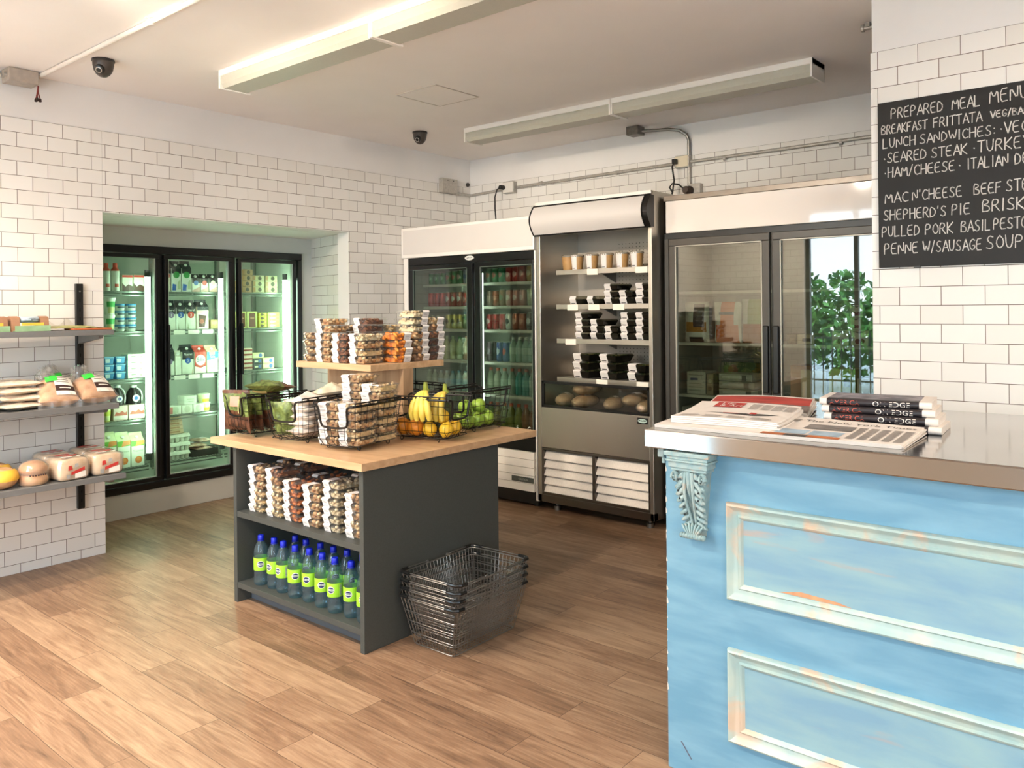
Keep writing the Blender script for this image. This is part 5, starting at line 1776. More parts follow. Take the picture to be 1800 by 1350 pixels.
class Sheet:
    """folded paper: local x = reading direction (length w), y = up the page (h), thickness t, with a gentle sag fn"""
    def __init__(s, w, h, t, lift):
        s.w, s.h, s.t, s.lift = w, h, t, lift

    def top(s, u, v, e=0.0):
        return (u * s.w, v * s.h, s.t + s.lift(u, v) + e)

    def mesh(s, nx=14, ny=10, layers=4):
        m = MB()
        for k in range(layers):
            f0, f1 = k / layers, (k + 0.86) / layers
            ins = 0.006 * (k % 2) * (1 if k else 0)
            vs = []
            for j in range(ny + 1):
                for i in range(nx + 1):
                    u, v = i / nx, j / ny
                    x, y, z = s.top(u, v)
                    b = s.lift(u, v)
                    if u == 1:
                        x -= ins
                    vs.append((x, y, b * (0.2 + 0.8 * f0) + s.t * f0)); vs.append((x, y, b * (0.2 + 0.8 * f1) + s.t * f1))
            W = nx + 1
            fs = []
            ix = lambda i, j, q: (j * W + i) * 2 + q
            for j in range(ny):
                for i in range(nx):
                    fs.append((ix(i, j, 1), ix(i + 1, j, 1), ix(i + 1, j + 1, 1), ix(i, j + 1, 1)))
                    fs.append((ix(i, j, 0), ix(i, j + 1, 0), ix(i + 1, j + 1, 0), ix(i + 1, j, 0)))
            for i in range(nx):
                fs.append((ix(i, 0, 0), ix(i + 1, 0, 0), ix(i + 1, 0, 1), ix(i, 0, 1)))
                fs.append((ix(i, ny, 1), ix(i + 1, ny, 1), ix(i + 1, ny, 0), ix(i, ny, 0)))
            for j in range(ny):
                fs.append((ix(0, j, 1), ix(0, j + 1, 1), ix(0, j + 1, 0), ix(0, j, 0)))
                fs.append((ix(nx, j, 0), ix(nx, j + 1, 0), ix(nx, j + 1, 1), ix(nx, j, 1)))
            m.add(vs, fs)
        return m

    def patch(s, m, u0, u1, v0, v1, mi=0, e=0.0007, n=5):
        m.grid(lambda a, b: s.top(u0 + (u1 - u0) * a, v0 + (v1 - v0) * b, e), n, n, mi)

    def lines(s, m, u0, u1, v0, v1, rows, mi=0):
        for k in range(rows):
            v = v0 + (v1 - v0) * (k + 0.5) / rows
            d = (v1 - v0) / rows * 0.28
            s.patch(m, u0, u0 + (u1 - u0) * (0.86 + 0.14 * ((k * 7) % 3) / 2), v - d, v + d, mi, 0.0006, 3)

    def text(s, m, body, u, v, size, mi=0, align='LEFT', sx=1.0):
        m.text(body, (0, 0, 0), (1, 0, 0), (0, 1, 0), size, mi, align, wrap=lambda x, y: s.top(u + x * sx / s.w, v + y / s.h, 0.0011))


def paper(name, label, cat, origin, xdir_deg, sheet, parts, mats=(NEWS,), group=None, layers=4):
    t = thing(name, label, cat, origin, math.radians(xdir_deg), group)
    sheet.mesh(layers=layers).build('pages', list(mats), t, smooth=30)
    for nm, m, mt in parts:
        m.build(nm, mt, t)
    return t


# reading direction of the papers is -Y (left to right for the photographer): rotate local x to -Y
s1 = Sheet(0.36, 0.26, 0.010, lambda u, v: 0.004 * math.sin(PI * v) + 0.010 * v * v)
paper('newspaper', 'bottom newspaper of left pile, only its folded front edge showing', 'newspaper', (2.255, 1.318, CT + 0.0005), -88, s1, [])
s2 = Sheet(0.34, 0.27, 0.012, lambda u, v: 0.012 + 0.02 * v * v + 0.004 * math.sin(PI * u))
a = MB(); b_ = MB(); c2 = []; d_ = MB()
s2.patch(a, 0.20, 0.48, 0.70, 0.94)
s2.text(b_, 'Life', 0.25, 0.835, 0.034)
s2.text(b_, '& Arts', 0.25, 0.74, 0.034)
for k in range(4):
    cc = MB(); s2.lines(cc, 0.55 + 0.11 * k, 0.65 + 0.11 * k, 0.66, 0.92, 9); c2.append(('text_column', cc, [NGREY]))
    cc = MB(); s2.lines(cc, 0.06 + 0.22 * k, 0.24 + 0.22 * k, 0.05, 0.20, 4); c2.append(('text_column', cc, [NGREY]))
pts = [(0.20, 0.40), (0.45, 0.36), (0.60, 0.40), (0.66, 0.36), (0.72, 0.42), (0.90, 0.44), (0.76, 0.33), (0.70, 0.29), (0.60, 0.31), (0.45, 0.325)]
d_.add([s2.top(u, v, 0.0009) for u, v in pts], [tuple(range(len(pts)))], 0)
s2.patch(d_, 0.64, 0.70, 0.37, 0.46, 1, 0.0012)
s2.patch(d_, 0.40, 0.56, 0.345, 0.375, 1, 0.0012)
paper('newspaper', 'newspaper with red masthead box and small red drawing, top of left pile', 'newspaper', (2.300, 1.285, CT + 0.0112), -84, s2,
      [('masthead_box', a, [NRED]), ('masthead', b_, [NEWS]), ('drawing', d_, [NINK, NRED])] + c2)
s3 = Sheet(0.36, 0.30, 0.014, lambda u, v: 0.002 + 0.022 * v + 0.006 * math.sin(PI * u))
a = MB(); b_ = MB()
s3.patch(a, 0.02, 0.97, 0.45, 0.90, 0)
s3.patch(b_, 0.0, 0.98, 0.05, 0.45, 0)  # grey lower part of the cover
paper('newspaper', 'newspaper with large red cover picture behind the left pile', 'newspaper', (2.62, 1.345, CT + 0.0005), -75, s3,
      [('cover_picture', a, [M('cover_red', '#b8453b', 0.6, noise=(9, 0.3), stretch=(1, 4, 1))]), ('cover_lower', b_, [M('cover_grey', '#7d726d', 0.6, noise=(9, 0.2))])])
s4 = Sheet(0.40, 0.30, 0.010, lambda u, v: 0.010 * v + 0.022 * max(0, v - 0.55) ** 1.5 * (1.2 - u))
a = MB(); b_ = MB(); c_ = MB(); d_ = MB(); e_ = MB()
s4.text(a, 'The New York Times', 0.17, 0.80, 0.034, sx=1.05)
s4.lines(b_, 0.03, 0.14, 0.76, 0.88, 3)
c4 = [('text_column', b_, [NGREY])]
for k in range(5):
    cc = MB(); s4.lines(cc, 0.60 + 0.078 * k, 0.665 + 0.078 * k, 0.10, 0.70, 20); c4.append(('text_column', cc, [NGREY]))
s4.patch(c_, 0.24, 0.58, 0.45, 0.70, 0)
s4.patch(d_, 0.10, 0.32, 0.14, 0.36, 0)
s4.patch(d_, 0.34, 0.56, 0.14, 0.36, 0)
s4.patch(e_, 0.03, 0.58, 0.01, 0.11, 0)
s4.patch(e_, 0.20, 0.36, 0.0, 0.10, 1, 0.001)
paper('newspaper', 'broadsheet newspaper with gothic masthead and pale blue photos, nearest counter edge', 'newspaper', (2.268, 0.992, CT + 0.0005), -87, s4,
      [('masthead', a, [NINK]), ('main_photo', c_, [M('news_photo', '#7c7672', 0.7, noise=(16, 0.4))]), ('photo', d_, [NBLUE]), ('lower_photo', e_, [NORG, NINK])] + c4)
RM = 0.0106
for k in range(4):
    t = thing('magazine', ['bottom', 'second', 'third', 'topmost'][k] + ' folded dark magazine in the pile behind the gothic masthead newspaper', 'magazine', (2.565 + 0.014 * k, 0.925 - 0.012 * (3 - k), CT + 0.0006 + k * 0.0215), math.radians(-85 + 1.2 * k), 'folded dark magazines on the counter')
    m = MB()
    n = 14                       # rolled fold toward the photographer
    pr = []
    for i in range(n + 1):
        q = PI / 2 + PI * i / n
        pr.append((RM * math.cos(q) + RM, RM + RM * math.sin(q)))
    pr = [(0.19, 2 * RM)] + pr + [(0.19, 0.0)]
    nn = len(pr)
    for (x0, x1, mi) in ((0, 0.022, 1), (0.022, 0.285, 0), (0.285, 0.32, 1)):
        vs = [(x0, y, z) for y, z in pr] + [(x1, y, z) for y, z in pr]
        m.add(vs, [(i, nn + i, nn + i + 1, i + 1) for i in range(nn - 1)] + [(nn - 1, nn + nn - 1, nn, 0)], mi)
        m.add([(x0, y, z) for y, z in pr], [tuple(range(nn))], mi)
        m.add([(x1, y, z) for y, z in pr], [tuple(range(nn - 1, -1, -1))], mi)
    m.build('pages', [NDARK, NEWS], t, smooth=40, fix=True)

    def wrapm(x, y):
        p = PI * 0.26 + y / RM
        return (x, RM - (RM + 0.0004) * math.sin(p), RM - (RM + 0.0004) * math.cos(p))
    for txt, x0, mt in (('AMERICA', 0.030, M('title_red', '#c05a48', 0.6, noise=(30, 0.1))), ('ON EDGE', 0.155, M('title_cream', '#efe6da', 0.6, noise=(30, 0.05)))):
        m = MB().text(txt, (0, 0, 0), (1, 0, 0), (0, 1, 0), 0.023, 0, wrap=lambda x, y: wrapm(x0 + x * (0.92 if txt == 'AMERICA' else 1.05), y))
        m.build('cover_title', [mt], t)
    if k == 3:
        MB().plane((0.022, 0.03, 2 * RM + 0.0003), (0.263, 0, 0), (0, 0.16, 0)).build('cover_picture', [M('cover_blue_grey', '#5f5a66', 0.5, noise=(22, 0.5), col2='#a49ca0')], t)
sf = Sheet(0.30, 0.20, 0.006, lambda u, v: 0.006 + 0.05 * max(0, 1 - abs(u - 0.2) / 0.25) * v)
paper('newspaper', 'open newspaper with a peaked fold behind the dark magazines', 'newspaper', (2.83, 0.945, CT + 0.0005), -84, sf, [], layers=2)

# ------------------------------------------------------------------ chalk menu board
mbd = thing('menu_board', 'black chalk menu board of prepared meals on the right tiled wall', 'menu board', (XR - 0.003, 0.55, 1.965))
OM = Vector(mbd.location)
MB().box((-0.012, -0.5, -0.357), (0.0025, 0.512, 0.357)).build('board', [M('chalkboard', '#1b1917', 0.6, noise=(5, 0.2))], mbd, bevel=0.002)
for yy in (0.36, -0.1):
    MB().box((-0.016, yy - 0.012, -0.362), (0.002, yy + 0.012, -0.354)).build('clip', [DKGREY], mbd)
G = {
    'A': [[(0, 0), (.48, 1), (.95, 0)], [(.2, .36), (.78, .36)]], 'B': [[(0, 0), (.02, 1), (.6, .95), (.7, .72), (.1, .54), (.75, .42), (.78, .12), (.5, 0), (0, .02)]],
    'C': [[(.85, .85), (.5, 1), (.12, .75), (.05, .35), (.35, 0), (.85, .1)]], 'D': [[(0, 0), (.02, 1), (.55, .85), (.82, .5), (.6, .12), (0, 0)]],
    'E': [[(.72, 1), (.04, .96), (0, 0), (.75, .03)], [(.02, .52), (.6, .54)]], 'F': [[(.75, 1), (.05, .96), (0, 0)], [(.03, .52), (.6, .55)]],
    'G': [[(.85, .85), (.5, 1), (.1, .7), (.08, .3), (.4, 0), (.8, .15), (.82, .42), (.5, .42)]], 'H': [[(0, 0), (.03, 1)], [(.78, 0), (.8, 1)], [(.02, .5), (.8, .53)]],
    'I': [[(.15, 0), (.18, 1)]], 'K': [[(0, 0), (.03, 1)], [(.78, 1), (.04, .45), (.8, 0)]], 'L': [[(.03, 1), (0, 0), (.68, .03)]],
    'M': [[(0, 0), (.1, 1), (.5, .35), (.9, 1), (1.0, 0)]], 'N': [[(0, 0), (.03, 1), (.78, .02), (.82, 1)]], 'O': [[(.45, 1), (.1, .75), (.05, .3), (.4, 0), (.82, .25), (.84, .7), (.45, 1)]],
    'P': [[(0, 0), (.03, 1), (.6, .96), (.75, .7), (.5, .48), (.03, .46)]], 'R': [[(0, 0), (.03, 1), (.6, .96), (.72, .72), (.45, .5), (.05, .48)], [(.3, .5), (.8, 0)]],
    'S': [[(.75, .9), (.4, 1), (.1, .78), (.3, .55), (.65, .4), (.75, .15), (.4, 0), (.02, .12)]], 'T': [[(0, .97), (.88, 1)], [(.45, .98), (.42, 0)]],
    'U': [[(.02, 1), (.05, .25), (.35, 0), (.7, .2), (.78, 1)]], 'V': [[(0, 1), (.42, 0), (.85, 1)]], 'W': [[(0, 1), (.25, 0), (.52, .75), (.8, 0), (1.1, 1)]],
    'Y': [[(0, 1), (.4, .5), (.82, 1)], [(.4, .5), (.3, 0)]], '/': [[(0, -.08), (.55, 1.05)]], "'": [[(.15, 1.05), (.1, .8)]], ':': [[(.15, .68), (.17, .62)], [(.15, .2), (.17, .14)]],
    '.': [[(.12, .45), (.2, .40)]],
}
WID = {'I': 0.36, "'": 0.3, ':': 0.4, '.': 0.36, 'M': 1.0, 'W': 1.1, '/': 0.6}
CHALK = M('chalk', '#d8d3cc', 0.9, noise=(400, 0.25))
rch = random.Random(8)


def chalk_line(words, name='chalk_word'):
    for (txt, y0, y1, z, cap) in words:      # from y0 (left) to y1 (right), baseline z
        m = MB()
        adv = [WID.get(c, 0.84) + 0.22 for c in txt]
        k = abs(y1 - y0) / (sum(adv) - 0.22)
        x = 0
        for c, a in zip(txt, adv):
            for st in G[c]:
                P = [(y0 - (x + px_) * k - rch.uniform(-1, 1) * 0.0006, z + py_ * cap + rch.uniform(-1, 1) * 0.0008) for px_, py_ in st]
                if len(P) > 3:
                    P = [(q.x, q.y) for q in chaikin([(p[0], p[1], 0) for p in P], False, 1)]
                for (a0, b0), (a1, b1) in zip(P[:-1], P[1:]):
                    d = Vector((a1 - a0, b1 - b0))
                    if d.length < 1e-6:
                        continue
                    d.normalize()
                    w_ = 0.0021 * rch.uniform(0.8, 1.15)
                    nx_, nz_ = -d.y * w_, d.x * w_
                    a0e, b0e, a1e, b1e = a0 - d.x * w_ * .6, b0 - d.y * w_ * .6, a1 + d.x * w_ * .6, b1 + d.y * w_ * .6
                    X = XR - 0.0155
                    m.add([(X, a0e + nx_, b0e + nz_), (X, a1e + nx_, b1e + nz_), (X, a1e - nx_, b1e - nz_), (X, a0e - nx_, b0e - nz_)], [(0, 1, 2, 3)])
            x += a
        m.move(Matrix.Translation(-OM)).build(name, [CHALK], mbd)


def yy(px):
    return at(px, 250, 'x', 3.735).y


C1 = 0.044
chalk_line([('PREPARED', yy(1567), yy(1658), 2.248, C1), ('MEAL', yy(1674), yy(1724), 2.248, C1), ('MENU', yy(1740), yy(1808), 2.252, 0.052)])
chalk_line([('BREAKFAST', yy(1550), yy(1630), 2.185, 0.038), ('FRITTATA', yy(1641), yy(1726), 2.185, 0.040), ('VEG/BACON', yy(1742), yy(1830), 2.192, 0.027)])
chalk_line([('LUNCH', yy(1552), yy(1609), 2.124, 0.040), ('SANDWICHES:', yy(1617), yy(1751), 2.124, 0.040), ('.VEG', yy(1758), yy(1808), 2.124, 0.044)])
chalk_line([('.SEARED', yy(1553), yy(1628), 2.060, 0.042), ('STEAK', yy(1637), yy(1700), 2.060, 0.042), ('.TURKEY', yy(1710), yy(1812), 2.060, 0.046)])
chalk_line([('.HAM/CHEESE', yy(1554), yy(1678), 1.997, 0.042), ('.', yy(1684), yy(1690), 1.997, 0.044), ('ITALIAN', yy(1700), yy(1772), 1.997, 0.044), ('DELI', yy(1784), yy(1830), 1.997, 0.044)])
chalk_line([('MAC', yy(1555), yy(1596), 1.887, 0.042), ("N'CHEESE", yy(1603), yy(1690), 1.889, 0.042), ('BEEF', yy(1711), yy(1760), 1.891, 0.043), ('STEW', yy(1768), yy(1826), 1.893, 0.046)])
chalk_line([("SHEPHERD'S", yy(1552), yy(1662), 1.813, 0.043), ('PIE', yy(1672), yy(1704), 1.815, 0.044), ('BRISKET', yy(1726), yy(1836), 1.819, 0.048)])
chalk_line([('PULLED', yy(1549), yy(1615), 1.741, 0.044), ('PORK', yy(1625), yy(1674), 1.741, 0.044), ('BASIL', yy(1688), yy(1740), 1.743, 0.044), ('PESTO', yy(1745), yy(1804), 1.745, 0.044)])
chalk_line([('PENNE', yy(1553), yy(1612), 1.666, 0.046), ('W/SAUSAGE', yy(1621), yy(1724), 1.666, 0.046), ('SOUPS', yy(1732), yy(1815), 1.668, 0.052)])

# ------------------------------------------------------------------ shelf rack on left wall with bread
rk = thing('wall_shelf_rack', 'grey three level wall shelf on black uprights, left edge of picture', 'shelf', (1.4, YL, 0.0))
ORK = Vector((1.4, YL, 0))


def relk(mb):
    return mb.move(Matrix.Translation(-ORK))


for xx in (0.85, 2.005):
    u = relk(MB().box((xx - 0.019, YL - 0.028, 0.30), (xx + 0.019, YL - 0.001, 1.615))).build('upright', [BLACK], rk, bevel=0.002)
    m = MB()
    for i in range(24):
        z = 0.34 + i * 0.053
        m.box((xx - 0.003, YL - 0.0286, z), (xx + 0.003, YL - 0.028, z + 0.018))
    relk(m).build('slot', [M('slot_black', '#020202', 0.9, noise=(9, 0.1))], u)
    relk(MB().lathe([(0.005, -0.031), (0.005, -0.028)], 10, (xx, YL, 1.57), axis='y')).build('screw', [CHROME], u)
SHELVES = [(1.349, 4.690, 2.064), (0.937, 4.632, 2.062), (0.556, 4.555, 2.064)]
SHG = M('shelf_grey', '#6e6d6b', 0.45, noise=(30, 0.04))
for (z, y0, x1) in SHELVES:
    relk(MB().box((0.45, y0, z - 0.030), (x1, y0 + 0.012, z)).box((0.45, y0 + 0.012, z - 0.004), (x1, YL - 0.03, z)).box((x1 - 0.012, y0 + 0.012, z - 0.030), (x1, YL - 0.03, z - 0.004))).build('shelf_board', [SHG], rk, bevel=0.0015)
    for xx in (0.85, 2.005):
        L = YL - 0.03 - y0
        poly = [(0, -0.031), (0, -0.085), (L * 0.55, -0.062), (L * 0.88, -0.050), (L * 0.93, -0.031)]
        relk(MB().prism(poly, (xx - 0.012, YL - 0.028, z), (0, -1, 0), (0, 0, 1), (0.024, 0, 0))).build('bracket', [SHG], rk, fix=True)

KRAFT = M('kraft_card', '#a4785a', 0.7, noise=(30, 0.1))
SAGE = M('pack_sage', '#8fae84', 0.55, noise=(14, 0.2))
YELB = M('pack_yellow', '#e8b640', 0.5, noise=(14, 0.15))
SKYB = M('pack_sky', '#a9b8c2', 0.5, noise=(14, 0.1))
ORB = M('pack_orange', '#c46a3c', 0.5, noise=(14, 0.2))
OLIVE = M('pack_olive', '#9c9a5c', 0.5, noise=(18, 0.3))


def mk_tray_pack():
    t = thing('food_pack', '', 'food pack')
    m = MB()
    m.box((-0.085, -0.07, 0), (0.085, 0.07, 0.004)).box((-0.085, -0.068, 0.004), (0.085, -0.066, 0.03))
    m.build('tray', [SAGE], t)
    m = MB()
    for s in (-1, 1):
        m.prism([(-0.035, 0), (0.075, 0), (0.05, 0.075), (0.02, 0.08), (-0.02, 0.075)], (s * 0.070 - 0.020, 0.0, 0), (0, 1, 0), (0, 0, 1), (0.040, 0, 0))
    m.build('card_end', [KRAFT], t, fix=True)
    MB().box((-0.052, -0.069, 0.031), (0.052, -0.066, 0.046)).build('yellow_band', [YELB], t)
    m = puffy(0.11, 0.032, 0.10, 2).move(Matrix.Translation((0, 0.01, 0.046)) @ Matrix.Rotation(PI / 2, 4, 'Z'))
    m.build('blue_film', [SKYB], t, smooth=True)
    return t


ktp = Kind(mk_tray_pack)
z0 = SHELVES[0][0]
ktp.put((1.462, 4.79, z0 + 0.0005), 0.05, 'food pack in kraft card ends on top shelf, leftmost at picture edge', 'card ended packs on the top shelf')
ktp.put((1.660, 4.79, z0 + 0.0005), -0.04, 'food pack in kraft card ends on top shelf, right one of two', 'card ended packs on the top shelf')
t = thing('food_pouch', 'flat olive pouch with crinkled clear top at right end of top shelf', 'pouch', (1.88, 4.86, z0))
m = MB().grid(lambda u, v: ((u - 0.5) * 0.30, (v - 0.5) * 0.22, 0.012 + 0.012 * math.sin(PI * u) ** 0.5 * math.sin(PI * v) ** 0.5 + 0.002 * math.sin(30 * u + 9 * v)), 24, 14).grid(lambda u, v: ((u - 0.5) * 0.30, (v - 0.5) * 0.22, 0.011 - 0.0 * u), 4, 4)
m.build('pouch_body', [OLIVE], t, smooth=True)
m = MB().grid(lambda u, v: ((u - 0.5) * 0.20, 0.11 + 0.02 * math.sin(9 * u), 0.016 + v * 0.05 * (0.6 + 0.4 * math.sin(11 * u))), 16, 5)
m.build('clear_top', [BAG], t, smooth=True)
t = thing('food_pouch', 'flat orange edged pouch overhanging right front of top shelf', 'pouch', (1.965, 4.775, z0 + 0.0005))
MB().box((-0.11, -0.075, 0), (0.095, 0.06, 0.010)).build('pouch_body', [ORB], t, bevel=0.004)
MB().grid(lambda u, v: (-0.10 + u * 0.18, -0.065 + v * 0.11, 0.0105 + 0.003 * math.sin(PI * u) + 0.0015 * math.sin(20 * u + 13 * v)), 16, 8).build('film_window', [OLIVE], t, smooth=True)

# big crusty loaves in bags
CRUST = M('bread_crust', '#c98f5e', 0.6, noise=(24, 0.18), bump=(70, 0.3), col2='#dcae80')
CRUSTL = M('bread_pale', '#e3c29c', 0.6, noise=(20, 0.12), bump=(60, 0.2), col2='#efd8bb')
LABP = M('bread_label', '#e9dfd3', 0.5, noise=(30, 0.05))
LABD = M('label_maroon', '#3b2724', 0.5, noise=(30, 0.1))
LABG = M('sticker_green', '#3fdc45', 0.5, noise=(30, 0.03))
LABS = M('label_script', '#6d625c', 0.6, noise=(60, 0.2))


def crumple(w, h, d, seed):
    rn = random.Random(seed)
    m = MB()
    p = [rn.uniform(0, 6.28) for _ in range(8)]

    def fn(u, v):
        a = 2 * PI * u
        r = 0.45 + 0.35 * math.sin(PI * min(1, v * 1.1)) + 0.12 * math.sin(5 * a + p[0] + 6 * v) + 0.08 * math.sin(9 * a + p[1] - 8 * v)
        return (d * r * math.cos(a), w * r * math.sin(a), h * (v + 0.07 * math.sin(7 * a + p[2])))
    m.grid(fn, 26, 9)
    return m


def mk_loaf():
    t = thing('bread_loaf', '', 'bread')
    # wedge shaped boule half leaning back: thick at shelf front
    def top(u, v):
        x = (u - 0.5) * 0.20; y = -0.085 + v * 0.15
        e = (max(0, 1 - (2 * u - 1) ** 2) ** 0.42) * (max(0, 1 - (2 * v - 1) ** 4) ** 0.5)
        return (x * (1 - 0.10 * v), y - 0.02 * e, 0.035 + 0.07 * v + e * (0.02 + 0.060 * v))

    def bot(u, v):
        x = (u - 0.5) * 0.20; y = -0.085 + v * 0.15
        e = (max(0, 1 - (2 * u - 1) ** 2) ** 0.42) * (max(0, 1 - (2 * v - 1) ** 4) ** 0.5)
        z = 0.035 + 0.07 * v
        return (x * (1 - 0.10 * v), y, max(0.001, z - e * (0.034 + 0.07 * v)))

    m = MB().grid(top, 18, 14).grid(bot, 18, 10)
    lo = m.build('loaf', [CRUST], t, smooth=60)

    def film(k):
        def g(u, v):
            x, y, z = top(u, v)
            return (x * 1.05, y * 1.05, z + 0.005 + 0.003 * math.sin(25 * u + 11 * v))
        return g
    m = MB().grid(film(0), 22, 16)
    m.grid(lambda u, v: ((u - 0.5) * 0.21, -0.092 - 0.004 * math.sin(20 * u), 0.04 * v), 20, 3)
    m.build('bag', [BAG], t, smooth=True)
    crumple(0.075, 0.085, 0.05, 3).move(Matrix.Translation((-0.04, 0.055, 0.125)) @ Matrix.Rotation(-0.35, 4, 'X')).build('bag_tail', [BAG], t, smooth=True)
    q = MB()

    def lab(u0, u1, v0, v1, mi, e):
        q.grid(lambda a, b: Vector(top(u0 + (u1 - u0) * a, v0 + (v1 - v0) * b)) + Vector((0, -0.35 * e, e)), 6, 6, mi)
    lab(0.42, 0.90, 0.10, 0.93, 0, 0.0095)
    lab(0.42, 0.90, 0.22, 0.42, 1, 0.0108)
    for i in range(4):
        lab(0.48 + 0.02 * i, 0.80, 0.54 + 0.085 * i, 0.565 + 0.085 * i, 3, 0.0105)
    lab(0.52, 0.80, 0.30, 0.335, 0, 0.0118)
    lab(0.22, 0.52, 0.60, 0.86, 2, 0.0115)
    q.build('label', [LABP, LABD, LABG, LABS], t, smooth=True)
    return t


klf = Kind(mk_loaf)
z1 = SHELVES[1][0]
klf.put((1.772, 4.735, z1 + 0.001), math.radians(-8), 'bagged crusty loaf with green sticker, left one of two on middle shelf', 'bagged crusty loaves')
klf.put((1.966, 4.745, z1 + 0.001), math.radians(4), 'bagged crusty loaf with green sticker, right end of middle shelf', 'bagged crusty loaves')
klf.put((1.87, 4.925, z1 + 0.001), math.radians(-5), 'bagged loaf mostly hidden behind left crusty loaf on middle shelf', 'bagged crusty loaves')

PALEB = M('flatbread_bag', '#e5cdb0', 0.35, noise=(18, 0.2), bump=(35, 0.6), col2='#f3e4d2')
BROWNS = M('bag_brown_strip', '#8f5a3c', 0.5, noise=(18, 0.2))


def mk_pita():
    t = thing('flatbread_bag', '', 'bread')
    m = puffy(0.24, 0.21, 0.042, 31, 0.12, 20, 18).move(Matrix.Translation((-0.105, 0, 0.021)) @ Matrix.Rotation(PI / 2, 4, 'Y'))
    m.build('bag', [PALEB], t, smooth=True)
    m = MB()
    m.grid(lambda u, v: (-0.06 + 0.014 * v + 0.01 * math.sin(3 * u), -0.07 + 0.15 * u, 0.0425 + 0.002 * math.sin(9 * u)), 10, 2, 0)
    m.build('print_strip', [BROWNS], t, smooth=True)
    return t


kpi = Kind(mk_pita)
for k, (x, y, z, r, s) in enumerate(((1.60, 4.775, 0.001, 0.2, 'bottom front'), (1.62, 4.79, 0.040, -0.1, 'second'), (1.60, 4.80, 0.078, 0.25, 'third'), (1.59, 4.82, 0.115, 0.0, 'topmost'))):
    kpi.put((x, y, z1 + z), PI / 2 + r, 'pale bagged flatbread, %s of the pile at left of middle shelf' % s, 'bagged flatbreads on the middle shelf')
kpi.put((1.37, 4.79, z1 + 0.001), PI / 2, 'pale bagged flatbread cut by left picture edge, lower one', 'bagged flatbreads on the middle shelf')
kpi.put((1.38, 4.80, z1 + 0.042), PI / 2 + 0.2, 'pale bagged flatbread cut by left picture edge, upper one', 'bagged flatbreads on the middle shelf')

# bottom shelf: sliced bread packs, bun pack, yellow pack
REDP = M('bag_red_print', '#c23a34', 0.45, noise=(20, 0.15))
GREYP = M('bag_grey_print', '#a7a39d', 0.45, noise=(20, 0.15))


